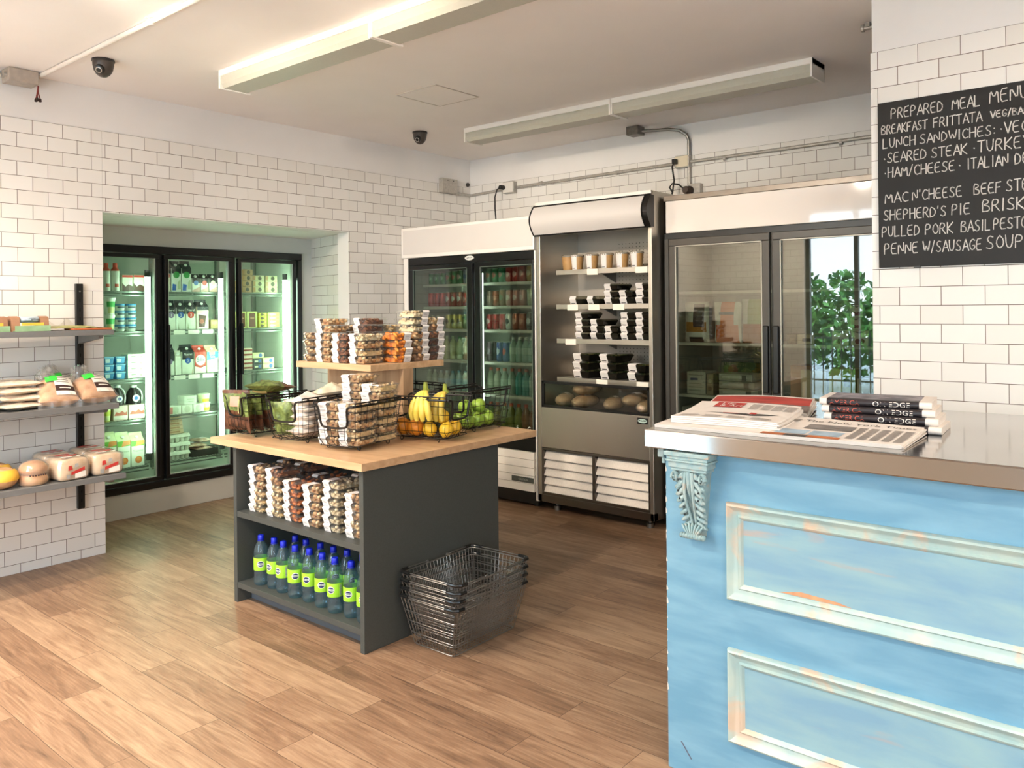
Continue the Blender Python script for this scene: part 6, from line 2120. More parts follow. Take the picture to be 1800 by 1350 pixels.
def mk_sliced():
    t = thing('bread_pack', '', 'bread')
    W, D, Hh = 0.165, 0.170, 0.120

    def shape(k):
        rnb = random.Random(5)
        m = MB()
        nx = 20
        prof = []
        for i in range(nx):
            a = 2 * PI * i / nx
            c, s = math.cos(a), math.sin(a)
            x = W / 2 * (abs(c) ** 0.35) * (1 if c >= 0 else -1); z = Hh / 2 * (abs(s) ** 0.35) * (1 if s >= 0 else -1) + Hh / 2
            prof.append((x * k, z * (k if z > Hh / 2 else 1)))
        vs = []
        ys = [-D / 2 - 0.001, -D / 2 + 0.012] + [-D / 2 + 0.012 + (D - 0.024) * j / 8 for j in range(1, 9)] + [D / 2]
        for j, y in enumerate(ys):
            q = 0.86 if j in (0, len(ys) - 1) else 1.0
            for x, z in prof:
                zz = (z - Hh / 2) * q + Hh / 2
                vs.append((x * q + (0.0018 * math.sin(31 * y + 40 * z) if k > 1 else 0), y * k, max(0.0004, zz)))
        n = nx
        fs = [(j * n + i, j * n + (i + 1) % n, (j + 1) * n + (i + 1) % n, (j + 1) * n + i) for j in range(len(ys) - 1) for i in range(n)]
        fs += [tuple(range(n)), tuple(range((len(ys) - 1) * n, len(ys) * n))]
        m.add(vs, fs)
        return m
    shape(0.95).build('loaf', [CRUSTL], t, smooth=60, fix=True)
    shape(1.02).build('bag', [BAG], t, smooth=True, fix=True)
    crumple(0.05, 0.06, 0.05, 7).move(Matrix.Translation((0, D / 2 + 0.0, 0.06)) @ Matrix.Rotation(-1.2, 4, 'X')).build('bag_tail', [BAG], t, smooth=True)
    yf = -D / 2 * 1.02 - 0.0022
    marks = []
    marks.append(MB().add([(-0.02, yf, 0.030), (0.05, yf, 0.050), (0.05, yf, 0.068), (-0.02, yf, 0.046)], [(0, 1, 2, 3)], 0))
    marks.append(MB().add([(-0.035, yf, 0.055), (-0.012, yf, 0.06), (-0.018, yf, 0.082), (-0.034, yf, 0.080)], [(0, 1, 2, 3)], 0))
    marks.append(MB().add([(-0.005, yf, 0.068), (0.02, yf, 0.072), (0.016, yf, 0.090), (0.0, yf, 0.088)], [(0, 1, 2, 3)], 1))
    marks.append(MB().add([(0.0, yf + 0.0002, 0.012), (0.056, yf + 0.0002, 0.016), (0.056, yf + 0.0002, 0.047), (0.0, yf + 0.0002, 0.036)], [(0, 1, 2, 3)], 2))
    marks.append(MB().add([(-0.045, yf, 0.014), (-0.026, yf, 0.014), (-0.026, yf, 0.036), (-0.045, yf, 0.036)], [(0, 1, 2, 3)], 1))
    zt2 = Hh * 1.02 + 0.0022
    zt2 = Hh / 2 + Hh / 2 * 1.02 + 0.0025
    marks.append(MB().add([(-0.03, -0.03, zt2), (0.045, -0.015, zt2), (0.045, 0.008, zt2), (-0.03, -0.008, zt2)], [(0, 1, 2, 3)], 0))
    marks.append(MB().add([(-0.055, -0.065, zt2), (0.0, -0.06, zt2), (0.0, -0.03, zt2), (-0.055, -0.035, zt2)], [(0, 1, 2, 3)], 2))
    marks.append(MB().add([(-0.045, -0.058, zt2 + 0.0003), (-0.018, -0.055, zt2 + 0.0003), (-0.018, -0.04, zt2 + 0.0003), (-0.045, -0.043, zt2 + 0.0003)], [(0, 1, 2, 3)], 1))
    marks.append(MB().add([(-0.05, 0.02, zt2), (0.03, 0.03, zt2), (0.03, 0.055, zt2), (-0.05, 0.05, zt2)], [(0, 1, 2, 3)], 0))
    marks.append(MB().add([(0.02, -0.062, zt2), (0.052, -0.055, zt2), (0.052, -0.035, zt2), (0.02, -0.045, zt2)], [(0, 1, 2, 3)], 2))
    for p in marks:
        p.build('bag_print', [REDP, GREYP, LABP], t)
    return t


ks = Kind(mk_sliced)
z2 = SHELVES[2][0]
GB = 'sliced bread packs on the bottom shelf'
ks.put((1.792, 4.650, z2), math.radians(4), 'bagged sliced bread with red print, front pack left of right end', GB)
ks.put((1.982, 4.660, z2), math.radians(-3), 'bagged sliced bread with red print, front pack overhanging right end of bottom shelf', GB)
ks.put((1.80, 4.850, z2), math.radians(2), 'bagged sliced bread with red print, behind left front pack', GB)
ks.put((1.99, 4.855, z2), math.radians(5), 'bagged sliced bread with red print, behind right end front pack', GB)
t = thing('bun_pack', 'clear bag of two round buns stacked, left of sliced bread packs', 'bread', (1.622, 4.640, z2))
BUN = M('bun_crust', '#c88a52', 0.45, noise=(10, 0.2), col2='#e2b27c')
for z, r in ((0.0, 0.069), (0.056, 0.067)):
    MB().lathe([(0.0, z + 0.001), (r * 0.86, z + 0.002), (r * 0.98, z + 0.014), (r, z + 0.026), (r * 0.92, z + 0.042), (r * 0.7, z + 0.056), (r * 0.36, z + 0.064), (0, z + 0.067)], 24, caps=False).build('bun', [BUN], t, smooth=True)
MB().lathe([(0.064, 0.001), (0.073, 0.012), (0.0745, 0.03), (0.071, 0.055), (0.073, 0.075), (0.071, 0.095), (0.052, 0.115), (0.028, 0.128), (0.0, 0.131)], 24, caps=False).build('bag', [BAG], t, smooth=True)
m = MB()
for i in range(7):
    a = -PI / 2 + (i - 3) * 0.17
    m.tube([(0.0735 * math.cos(a), 0.0735 * math.sin(a), 0.052), (0.0745 * math.cos(a), 0.0745 * math.sin(a), 0.058)], 0.004, 5)
m.build('dark_print', [LABD], t)


def mk_yellow():
    t = thing('bun_bag', '', 'bread')
    MB().grid(lambda u, v: (0.08 * math.cos(2 * PI * u) * (abs(math.sin(PI * v)) ** 0.6), 0.09 * math.sin(2 * PI * u) * (abs(math.sin(PI * v)) ** 0.6), 0.052 - 0.052 * math.cos(PI * v) * (1 + 0.03 * math.sin(12 * u))), 20, 12).build('bread', [CRUST], t, smooth=True)
    q = MB()
    q.grid(lambda u, v: (0.084 * math.cos(-2.3 + 1.9 * u) * (math.sin(PI * (0.45 + 0.35 * v)) ** 0.6), 0.094 * math.sin(-2.3 + 1.9 * u) * (math.sin(PI * (0.45 + 0.35 * v)) ** 0.6), 0.053 - 0.055 * math.cos(PI * (0.45 + 0.35 * v))), 10, 6)
    q.build('yellow_label', [YELB], t, smooth=True)
    return t


kye = Kind(mk_yellow)
kye.put((1.475, 4.66, z2), 0, 'yellow labelled bun bag on bottom shelf, front one at left edge', 'yellow labelled bun bags')
kye.put((1.50, 4.84, z2), 0.4, 'yellow labelled bun bag on bottom shelf, rear one at left edge', 'yellow labelled bun bags')
# ------------------------------------------------------------------ goods in the recessed glass cooler (faces the room, -Y)
YS = 5.968


def mcol(h, rough=0.45):
    return M('print_' + h.lstrip('#'), h, rough, noise=(25, 0.05))


def gx(px, y=YS):
    return at(px, 600, 'y', y).x


def gz(px, py, y=YS):
    return at(px, py, 'y', y).z


def disc(m, x, y, z, r, mi=0, n=16):
    m.add([(x + r * math.cos(2 * PI * i / n), y, z + r * math.sin(2 * PI * i / n)) for i in range(n)], [tuple(range(n))], mi)


def carton(label, p0, p1, ptop, sz, cols, decals=(), group=None, y=YS, name='milk_carton', cat='carton', gable=True, depth=None, tilt=0):
    """cols = (body, shoulder, ...) ; decals = list of functions(m, w, h) -> drawn on the front face y=-d/2, local x in [-w/2, w/2]"""
    x0, x1 = gx(p0, y), gx(p1, y)
    w = (x1 - x0) * 0.96
    h = gz((p0 + p1) / 2, ptop, y) - sz
    d = depth or w
    t = thing(name, label, cat, ((x0 + x1) / 2, y + d / 2 + 0.004, sz + 0.0005), tilt, group)
    hb = h * (0.76 if gable else 1.0)
    m = MB().box((-w / 2, -d / 2, 0), (w / 2, d / 2, hb))
    m.build('body', [mcol(cols[0])], t, bevel=min(0.003, w * 0.05), seg=1)
    if gable:
        m = MB()
        m.add([(-w / 2, -d / 2, hb), (w / 2, -d / 2, hb), (w / 2, d / 2, hb), (-w / 2, d / 2, hb), (-w / 2, 0, h * 0.93), (w / 2, 0, h * 0.93)],
              [(0, 1, 5, 4), (2, 3, 4, 5), (1, 2, 5), (3, 0, 4)])
        m.box((-w / 2, -0.003, h * 0.925), (w / 2, 0.003, h))
        g = m.build('gable_top', [mcol(cols[1])], t)
        MB().lathe([(0.011, 0.0), (0.011, 0.012), (0.0, 0.013)], 12).move(Matrix.Translation((0, -d * 0.22, hb + (h * 0.93 - hb) * 0.5)) @ Matrix.Rotation(0.9, 4, 'X')).build('cap', [mcol('#f2f4ec')], t, smooth=True)
    if decals:
        m = MB()
        for k, f in enumerate(decals):
            f(m, w, hb, -d / 2 - 0.0006 - 0.0003 * k, k)
        m.build('print', [mcol(c) for c in cols[2:]], t)
    return t


def d_rect(u0, u1, v0, v1, mi):
    def f(m, w, h, y, k):
        m.add([(u0 * w, y, v0 * h), (u1 * w, y, v0 * h), (u1 * w, y, v1 * h), (u0 * w, y, v1 * h)], [(0, 1, 2, 3)], mi)
    return f


def d_poly(pts, mi):
    def f(m, w, h, y, k):
        m.add([(u * w, y, v * h) for u, v in pts], [tuple(range(len(pts)))], mi)
    return f


def d_disc(u, v, r, mi):
    def f(m, w, h, y, k):
        disc(m, u * w, y, v * h, r * w, mi)
    return f


def d_text(s, u, v, size, mi, align='CENTER'):
    def f(m, w, h, y, k):
        m.text(s, (u * w, y, v * h), (1, 0, 0), (0, 0, 1), size * w, mi, align, lift=0.0002)
    return f


CR, BK = '#eef0dc', '#26292b'
Z = SHZ
GM = 'milk cartons in the middle cooler bay'
# bay 1
for i, (a, b) in enumerate(((183, 198), (199, 214))):
    x0, x1 = gx(a), gx(b)
    r = (x1 - x0) / 2 * 0.95
    t = thing('spray_bottle', 'tall white bottle with red top on top shelf of left cooler bay, %s' % ('left one', 'right one')[i], 'bottle', ((x0 + x1) / 2, YS + r, Z[0] + 0.0005), 0, 'red topped bottles')
    h = gz(a, 462) - Z[0]
    MB().lathe([(r * 0.9, 0), (r, 0.006), (r, h * 0.70), (r * 0.9, h * 0.75), (0, h * 0.755)], 18).build('body', [mcol('#e9ece0')], t, smooth=True)
    MB().lathe([(r * 0.98, h * 0.68), (r * 0.94, h * 0.76), (r * 0.6, h * 0.82), (r * 0.5, h * 0.86), (r * 0.55, h * 0.9), (r * 0.5, h), (0, h)], 18).build('red_top', [mcol('#d6503c')], t, smooth=True)
    m = MB()
    for k in range(5):
        a0 = -PI / 2 - 0.5 + k * 0.2
        m.add([(r * 1.01 * math.cos(a0), r * 1.01 * math.sin(a0), h * 0.14), (r * 1.01 * math.cos(a0 + 0.2), r * 1.01 * math.sin(a0 + 0.2), h * 0.14), (r * 1.01 * math.cos(a0 + 0.2), r * 1.01 * math.sin(a0 + 0.2), h * 0.26), (r * 1.01 * math.cos(a0), r * 1.01 * math.sin(a0), h * 0.26)], [(0, 1, 2, 3)])
    m.build('red_print', [mcol('#c9573f')], t)
for i, (a, b) in enumerate(((216, 235), (236, 255))):
    carton('cream carton with red top band on top shelf of left cooler bay, %s' % ('left one', 'right one')[i], a, b, 483, Z[0], (CR, '#d8483a', '#d8483a', '#5a3b30', '#efe9d6'), (d_rect(-.5, .5, .84, .97, 0), d_poly([(-.5, .0), (.5, .0), (.5, .3), (.1, .42), (-.2, .28), (-.5, .5)], 1), d_disc(-.15, .55, .2, 2)), 'red band cartons', name='cream_carton', gable=False)


def tub(label, p0, p1, ptop, sz, cols, group, name='yogurt_tub', cat='tub', y=YS, h=None, patch=True, lid=0.12, up=None):
    x0, x1 = gx(p0, y), gx(p1, y)
    R = (x1 - x0) / 2 * 0.97
    h = h or gz(p0, ptop, y) - sz
    t = thing(name, label, cat, ((x0 + x1) / 2, y + R, sz + 0.0005), 0, group)
    hl = h * (1 - lid)
    MB().lathe([(R * 0.76, 0), (R * 0.78, 0.003), (R * 0.93, hl), (0, hl)], 18).build('cup', [mcol(cols[0])], t, smooth=True)
    MB().lathe([(R, hl - h * 0.03), (R, h * 0.98), (R * 0.9, h), (0, h)], 18).build('lid', [mcol(cols[1])], t, smooth=True)
    if patch:
        m = MB()
        for k in range(9):
            a0 = -PI / 2 - 0.95 + k * 0.21
            for (v0, v1, mi) in ((0.10, 0.48, 0), (0.50, 0.86, 1)):
                if mi == 0 and k in (0, 8):
                    continue
                q0 = R * (0.78 + 0.15 * v0) * 1.012; q1 = R * (0.78 + 0.15 * v1) * 1.012
                m.add([(q0 * math.cos(a0), q0 * math.sin(a0), v0 * hl), (q0 * math.cos(a0 + 0.21), q0 * math.sin(a0 + 0.21), v0 * hl), (q1 * math.cos(a0 + 0.21), q1 * math.sin(a0 + 0.21), v1 * hl), (q1 * math.cos(a0), q1 * math.sin(a0), v1 * hl)], [(0, 1, 2, 3)], mi)
        m.build('print', [mcol(cols[2]), mcol(cols[3])], t)
    return t


hT = gz(195, 553) - Z[1]
tub('green and white yogurt tub on second shelf of left cooler bay, lower one', 186, 207, 553, Z[1], ('#eef2e2', '#f3f6ec', '#d9dc9a', '#4fb45a'), 'green yogurt tubs')
tub('green and white yogurt tub on second shelf of left cooler bay, stacked on top', 187, 208, 553, Z[1] + hT, ('#eef2e2', '#f3f6ec', '#d9dc9a', '#4fb45a'), 'green yogurt tubs', h=hT)
hC = (gz(215, 534) - Z[1]) / 4
for c, (a, b) in enumerate(((206, 224), (225, 244))):
    for k in range(4):
        tub('small clear cup with blue lid, %s in %s stack, left cooler bay' % (level_word(k, 4), ('left', 'right')[c]), a, b, 0, Z[1] + k * hC, ('#dfe3d4', '#3f86b4', '#c9d2c4', '#4a5560'), 'blue lidded cups', name='dessert_cup', cat='cup', h=hC * 0.98, lid=0.25)
hh = (gz(200, 627) - Z[2]) / 3
for k in range(3):
    for c in range(2):
        a, b = ((183, 201), (203, 221))[c]
        x0, x1 = gx(a), gx(b)
        w = (x1 - x0) * 0.96
        t = thing('yogurt_pack', 'blue yogurt multipack, %s of %s stack, left cooler bay' % (level_word(k, 3), ('left', 'right')[c]), 'yogurt pack', ((x0 + x1) / 2, YS + 0.05, Z[2] + k * hh + 0.0005), 0, 'blue yogurt multipacks')
        MB().frustum((-w / 2 * .85, -0.04), (w / 2 * .85, 0.04), (-w / 2, -0.045), (w / 2, 0.045), 0, hh * 0.78).build('cups', [mcol('#4b97cc')], t, bevel=0.003)
        MB().box((-w / 2, -0.047, hh * 0.78), (w / 2, 0.047, hh * 0.96)).build('foil_lid', [mcol('#8cc2e2')], t, bevel=0.002)
        MB().add([(-w * .35, -0.0445, hh * .2), (w * .05, -0.0445, hh * .2), (w * .1, -0.0462, hh * .7), (-w * .4, -0.0462, hh * .7)], [(0, 1, 2, 3)]).build('print', [mcol('#d5e8ee')], t)
hb_ = (gz(240, 622) - Z[2]) / 4


def flatbox(label, p0, p1, sz, h, cols, decals, group, d=0.11, y=YS, name='food_box', cat='box', tilt=0):
    x0, x1 = gx(p0, y), gx(p1, y)
    w = (x1 - x0) * 0.97
    t = thing(name, label, cat, ((x0 + x1) / 2, y + d / 2 + 0.002, sz + 0.0005), tilt, group)
    MB().box((-w / 2, -d / 2, 0), (w / 2, d / 2, h * 0.97)).build('body', [mcol(cols[0])], t, bevel=0.0015, seg=1)
    m = MB()
    for k, f in enumerate(decals):
        f(m, w, h * 0.97, -d / 2 - 0.0006 - 0.0003 * k, k)
    if decals:
        m.build('print', [mcol(c) for c in cols[1:]], t)
    return t


for k in range(4):
    flatbox('pale printed box, %s of stack, middle shelf of left bay' % level_word(k, 4), 224, 256, Z[2] + k * hb_, hb_, ('#eef0da', '#9aa58c', '#b8bfa2'), (d_rect(-.3, -.05, .5, .7, 0), d_disc(.25, .5, .06, 1)), 'pale printed boxes')
t = thing('jar', 'dark jar with blue lid behind the pale printed boxes of left bay', 'jar', (gx(249), YS + 0.20, Z[2] + 0.0005))
MB().lathe([(0.035, 0), (0.038, 0.01), (0.038, 0.13), (0.026, 0.15), (0, 0.151)], 16).build('glass', [mcol('#2a2530', 0.2)], t, smooth=True)
MB().lathe([(0.028, 0.15), (0.028, 0.172), (0, 0.173)], 16).build('lid', [mcol('#4b86b4')], t, smooth=True)
# pink boxes with black jugs on them, fourth shelf
for i, (a, b) in enumerate(((198, 224), (225, 254))):
    hp = gz(220, 712) - Z[3]
    flatbox('pink printed meat box under black jug on fourth shelf of left bay, %s' % ('left one', 'right one')[i], a, b, Z[3], hp, ('#e7d3c4', '#c96a58', '#efe8da'), (d_rect(-.5, .5, .1, .3, 1), d_poly([(-.45, .35), (-.3, .6), (-.1, .5), (.1, .65), (.3, .5), (.45, .6), (.45, .32)], 0)), 'pink meat boxes', d=0.10)
    x0, x1 = gx(a), gx(b)
    w = (x1 - x0) * 0.9
    t = thing('milk_jug', 'black and white milk jug with blue oval on fourth shelf of left bay, %s' % ('left one', 'right one')[i], 'jug', ((x0 + x1) / 2, YS + 0.055, Z[3] + hp + 0.0005), 0, 'black and white jugs')
    h = gz(a, 679) - Z[3] - hp
    MB().lathe([(w * .48, 0), (w * .5, 0.01), (w * .48, h * .45), (w * .34, h * .72), (w * .2, h * .86), (w * .2, h * .9), (0, h * .9)], 16).build('body', [mcol('#2c2426', 0.3)], t, smooth=True)
    MB().lathe([(w * .24, h * .88), (w * .24, h), (0, h)], 14).build('cap', [mcol('#eef2ea')], t, smooth=True)
    m = MB().tube(chaikin([(w * .2, -0.01, h * .85), (w * .42, -0.02, h * .7), (w * .52, -0.02, h * .4), (w * .46, -0.02, h * .1)], False, 2), 0.006, 7)
    m.build('handle', [mcol('#e8ece4')], t, smooth=True)
    m = MB(); disc(m, -w * .05, -w * .515, h * .32, w * .24, 0); disc(m, -w * .05, -w * .52, h * .32, w * .13, 1)
    m.build('oval_emblem', [mcol('#e9eef0'), mcol('#2d5fa0')], t)
tub('yellow margarine tub at left end of fourth shelf in left bay', 178, 199, 718, Z[3], ('#e6e87a', '#e8efb8', '#f0f2b0', '#d4d850'), None, h=gz(190, 718) - Z[3])
for i in range(3):
    a = 180 + i * 24.5
    carton('white juice carton with orange picture on bottom shelf of left bay, %s of three' % ('leftmost', 'middle', 'rightmost')[i], a, a + 24, 761, Z[4], ('#f0f2e0', '#e8efc0', '#e88a4a', '#7cc24a', '#f3a05a', '#6f8f60'),
           (d_rect(-.5, .5, .80, 1.0, 1), d_poly([(-.2, .78), (.5, .86), (.5, 1.0), (-.05, 1.0)], 2), d_disc(.05, .25, .27, 0), d_disc(.02, .28, .15, 2), d_text('Tropicana', 0.0, .58, .19, 3)), 'orange juice cartons', name='juice_carton')
# bay 2
for i, (a, b) in enumerate(((303, 320), (321, 338))):
    carton('tall black topped milk carton with green disc on top shelf, %s' % ('left one', 'right one')[i], a, b, 459, Z[0], ('#e8ece0', BK, BK, '#3f9a4f', '#3a6cc0', '#b8c6a0'), (d_rect(-.5, .5, .78, 1.0, 0), d_disc(0, .72, .34, 1), d_poly([(-.45, .05), (-.05, .05), (0, .3), (-.4, .34)], 2), d_poly([(.1, .1), (.45, .1), (.4, .55), (.15, .4)], 3)), GM)
carton('tall milk carton at left frame edge of top shelf in middle bay', 288, 302, 460, Z[0], ('#e2d9c6', BK, BK, '#b5534a'), (d_rect(-.5, .5, .8, 1, 0), d_disc(.1, .7, .3, 1)), GM)
for i, (a, b, c) in enumerate(((339, 353, '#5c86c4'), (354, 368, '#d65a50'), (369, 383, '#e6e6c4'))):
    carton('small black topped cream carton on top shelf of middle bay, %s disc' % ('blue', 'red', 'pale')[i], a, b, 482, Z[0], ('#e9ecdc', BK, BK, c, '#d8b0a0'), (d_rect(-.5, .5, .66, 1.0, 0), d_disc(0, .66, .3, 1), d_poly([(-.5, 0), (.5, 0), (.5, .4), (-.5, .1)], 2)), GM, name='cream_carton')
for i, (a, b, c, s) in enumerate(((294, 310, '#8c7a9a', '1'), (311, 327, '#2f5aa8', '2'), (328, 345, '#cf4438', '3'))):
    carton('black topped milk carton numbered %s on second shelf of middle bay' % s, a, b, 528, Z[1], ('#eaeedd', BK, BK, c, '#f4f5ea', '#b9c4a4'), (d_rect(-.5, .5, .70, 1.0, 0), d_disc(0, .66, .34, 1), d_text(s, 0, .585, .46, 2), d_text('Natrel', 0, .84, .30, 2), d_poly([(-.4, .02), (-.2, .02), (-.3, .3)], 3)), GM)
carton('brown chocolate milk carton on second shelf of middle bay', 347, 368, 527, Z[1], ('#efe9d8', BK, BK, '#5a3226', '#a85a48', '#e0cfae'), (d_rect(-.5, .5, .84, 1.0, 0), d_poly([(-.4, .1), (.15, .1), (.3, .6), (-.4, .66)], 1), d_disc(-.1, .35, .2, 2), d_rect(-.5, .5, .74, .82, 3)), GM)
flatbox('tan packet at right end of second shelf in middle bay', 371, 384, Z[1], 0.075, ('#b9a071', '#d0bb90'), (d_rect(-.4, .4, .5, .8, 0),), None, d=0.09)
carton('black topped milk carton at left of third shelf in middle bay', 291, 307, 606, Z[2], ('#eaeedd', BK, BK, '#8c7a9a', '#f4f5ea'), (d_rect(-.5, .5, .6, 1.0, 0), d_disc(0, .58, .3, 1)), GM)
carton('slim plain white carton beside black topped milk on third shelf', 309, 319, 616, Z[2], ('#eff0e0', '#e6e6d4'), (), GM)
carton('black topped milk carton with blue disc 2 on third shelf', 320, 341, 606, Z[2], ('#e6ead8', BK, BK, '#2f5aa8', '#f4f5ea', '#c9b6a0'), (d_rect(-.5, .5, .66, 1.0, 0), d_disc(0, .60, .25, 1), d_text('2', 0, .53, .34, 2), d_text('Natrel', 0, .84, .28, 2), d_poly([(.3, .0), (.45, .0), (.4, .3)], 3)), GM)
carton('red and white soy milk carton on third shelf of middle bay', 342, 363, 607, Z[2], ('#ece9d6', '#d04a3a', '#d04a3a', '#f2efe2', '#4a5a78', '#e2a89a'), (d_rect(-.5, .5, .34, 1.0, 0), d_disc(0, .62, .44, 1), d_text('Silk', 0, .55, .50, 2), d_poly([(-.5, .34), (0, .26), (.5, .42), (.5, .34)], 0)), GM, name='soy_carton')
carton('pale blue almond milk carton at right of third shelf', 364, 384, 607, Z[2], ('#efefdc', '#e8dcae', '#5aa4d8', '#f0e2a0', '#e8b8b0', '#f4f6f0'), (d_poly([(-.5, .6), (.5, .72), (.5, 1), (-.5, 1)], 0), d_rect(-.3, .2, .86, 1.0, 1), d_disc(0, .35, .3, 2), d_text('Silk', 0, .70, .36, 3)), GM, name='almond_carton')
for i, (a, b) in enumerate(((296, 318), (319, 338), (339, 358))):
    flatbox('low pale cheese box on fourth shelf of middle bay, %s of three' % ('leftmost', 'middle', 'rightmost')[i], a, b, Z[3], 0.066, ('#eaeedd', '#cfd7bc', '#d98a80'), (d_disc(0, .5, .3, 0),) + ((d_rect(-.5, -.2, .1, .9, 1),) if i == 0 else ()), 'pale cheese boxes')
flatbox('pale square box standing on the cheese boxes, fourth shelf', 323, 345, Z[3] + 0.066, 0.068, ('#e9eddb', '#c8d0b4'), (d_rect(-.3, .3, .55, .65, 0), d_rect(-.2, .25, .3, .38, 0)), None)
hY = 0.068
for k in range(2):
    tub('yellow printed cream cup at right of fourth shelf, %s one' % ('lower', 'upper')[k], 352 if k else 355, 373, 0, Z[3] + k * hY, ('#eef0c0', '#eef2d8', '#e8c93a', '#eeeec4'), 'yellow cream cups', name='cream_cup', cat='cup', h=hY)
EGG = M('egg_carton_card', '#dfe2cf', 0.8, noise=(40, 0.06), bump=(120, 0.3))
GE = 'stacked egg cartons'
for k in range(3):
    x0, x1 = gx(292), gx(334)
    w = x1 - x0
    t = thing('egg_carton', 'grey green egg carton on bottom shelf of middle bay, %s of stack' % level_word(k, 3), 'egg carton', ((x0 + x1) / 2, YS + 0.06, Z[4] + 0.0005 + k * 0.066), 0, GE)
    m = MB()
    n = 5
    for i in range(n):
        for s in (-1, 1):
            m.lathe([(w / n * .36, 0), (w / n * .40, 0.004), (w / n * .50, 0.036), (0, 0.036)], 10, (-w / 2 + w / n * (i + .5), s * 0.027, 0))
    m.build('cup_tray', [EGG], t, smooth=True)
    MB().frustum((-w / 2 * 1.02, -0.056), (w / 2 * 1.02, 0.056), (-w / 2 * .94, -0.048), (w / 2 * .94, 0.048), 0.034, 0.064).build('lid', [EGG], t, bevel=0.005)
for k in range(4):
    flatbox('flat tan wrapped pack above the egg cartons, %s of pile' % level_word(k, 4), 290, 322 - k, Z[4] + 0.2005 + k * 0.032, 0.030, ('#d9bf9c', '#b58a66'), (d_rect(-.4, .3, .3, .7, 0),), 'flat tan packs', d=0.13, name='meat_pack', cat='meat pack')
MEAT = M('meat_pack_print', '#d8a88c', 0.35, noise=(24, 0.35), bump=(40, 0.4), col2='#ecd9c4')
DTRAY = mcol('#2a2c2a')
t = thing('crate', 'low black plastic crate under meat packs, bottom of middle bay', 'crate', (gx(360), YS + 0.09, Z[4] + 0.0005))
m = MB()
w = (gx(384) - gx(338)) / 2
for (a, b) in (((-w, -0.085), (w, -0.079)), ((-w, 0.079), (w, 0.085)), ((-w, -0.079), (-w + 0.006, 0.079)), ((w - 0.006, -0.079), (w, 0.079))):
    m.box((a[0], a[1], 0), (b[0], b[1], 0.05))
m.box((-w, -0.085, 0), (w, 0.085, 0.006))
m.build('shell', [DTRAY], t, bevel=0.002)
for k in range(3):
    kx = (gx(358), gx(350), gx(362))[k]
    t = thing('meat_pack', 'pink vacuum meat pack in crate at bottom of middle bay, %s one' % ('lowest', 'middle', 'uppermost')[k], 'meat pack', (kx, YS + 0.085, Z[4] + 0.056 + k * 0.030), (0.1, -0.15, 0.2)[k], 'pink meat packs')
    puffy(0.15, 0.17, 0.032, 40 + k, 0.12).move(Matrix.Rotation(PI / 2, 4, 'Z') @ Matrix.Translation((0, 0, 0)) @ Matrix.Rotation(PI / 2, 4, 'Y') @ Matrix.Translation((0, 0, -0.085))).build('pack', [MEAT], t, smooth=True)
    MB().plane((-0.05, -0.05, 0.021), (0.06, 0.005, 0), (0, 0.05, 0.0)).build('label', [PAPER], t)
# bay 3
Bx = ((424, 444), (446, 466), (468, 489))
hq = 0.0475
for c, (a, b) in enumerate(Bx):
    for k in range(3 if c else 4):
        flatbox('tan cheese box, top shelf of right bay, %s of %s stack' % (level_word(k, 3 if c else 4), ('left', 'middle', 'right')[c]), a + (2 if k > 1 and c == 0 else 0), b + (2 if k > 1 and c == 0 else 0), Z[0] + k * hq, hq, ('#d9d3a8' if c else '#c9a678', '#55543a', '#c79a6a'), (d_disc(.1, .5, .16, 0), d_rect(-.5, -.3, .1, .9, 1)), 'tan and brown cheese boxes', d=0.09)
for i, (a, b, tl) in enumerate(((420, 434, -0.0), (435, 453, 0.0))):
    flatbox('pale yellow pack with brown label on second shelf of right bay, %s' % ('left leaning one', 'right one')[i], a, b, Z[1], 0.14, ('#dfe08e', '#7a4a38', '#c9a07a'), (d_poly([(-.34, .06), (.34, .06), (.3, .88), (-.3, .88)], 0), d_rect(-.2, .2, .55, .62, 1)), 'pale yellow packs', d=0.06, name='cheese_pack', cat='cheese pack')
for i, (a, b) in enumerate(((456, 470), (471, 492))):
    hz = 0.031
    for k in range(4):
        flatbox('butter box on second shelf of right bay, %s of %s stack' % (level_word(k, 4), ('left', 'right')[i]), a, b, Z[1] + k * hz, hz, (('#c8b83a', '#5a4a2a', '#e8e070'), ('#dfe77c', '#eef3c4', '#b8c860'))[i], (d_poly([(-.2, .1), (.2, .5), (-.2, .9), (-.35, .5)], 0), d_rect(.25, .45, .2, .8, 1)), 'lime yellow butter boxes', d=0.10, name='butter_box', cat='butter box')
for k in range(5):
    flatbox('red and white meat pack on third shelf of right bay, %s of stack' % level_word(k, 5), 421, 444, Z[2] + k * 0.036, 0.0355, ('#ecdcc4', '#a6503e', '#7a3428'), (d_rect(-.5, .5, .3, .72, 0), d_rect(-.1, .3, .4, .62, 1)), 'red and white meat packs', d=0.10, name='meat_pack', cat='meat pack')
for i, (a, b, k) in enumerate(((446, 461, 0), (446, 461, 1), (462, 482, 0), (462, 482, 1), (444, 464, 2))):
    flatbox('cream cheese box with blue mark on third shelf of right bay, %s' % ('dark lower left', 'dark middle left', 'lower right', 'middle right', 'topmost')[i], a, b, Z[2] + k * 0.046, 0.045, ('#4a5250' if i < 2 else '#e6e5a8', '#3f66a8', '#f0efcf'), (d_disc(.2, .5, .16, 0), d_rect(-.4, 0, .3, .6, 1)), 'cream cheese boxes', d=0.09, name='cheese_box', cat='cheese box')

# ------------------------------------------------------------------ drinks in the white fridge (faces -X)
XD = 4.735


def dy(px, x=XD):
    return at(px, 560, 'x', x).y


CANP = {}


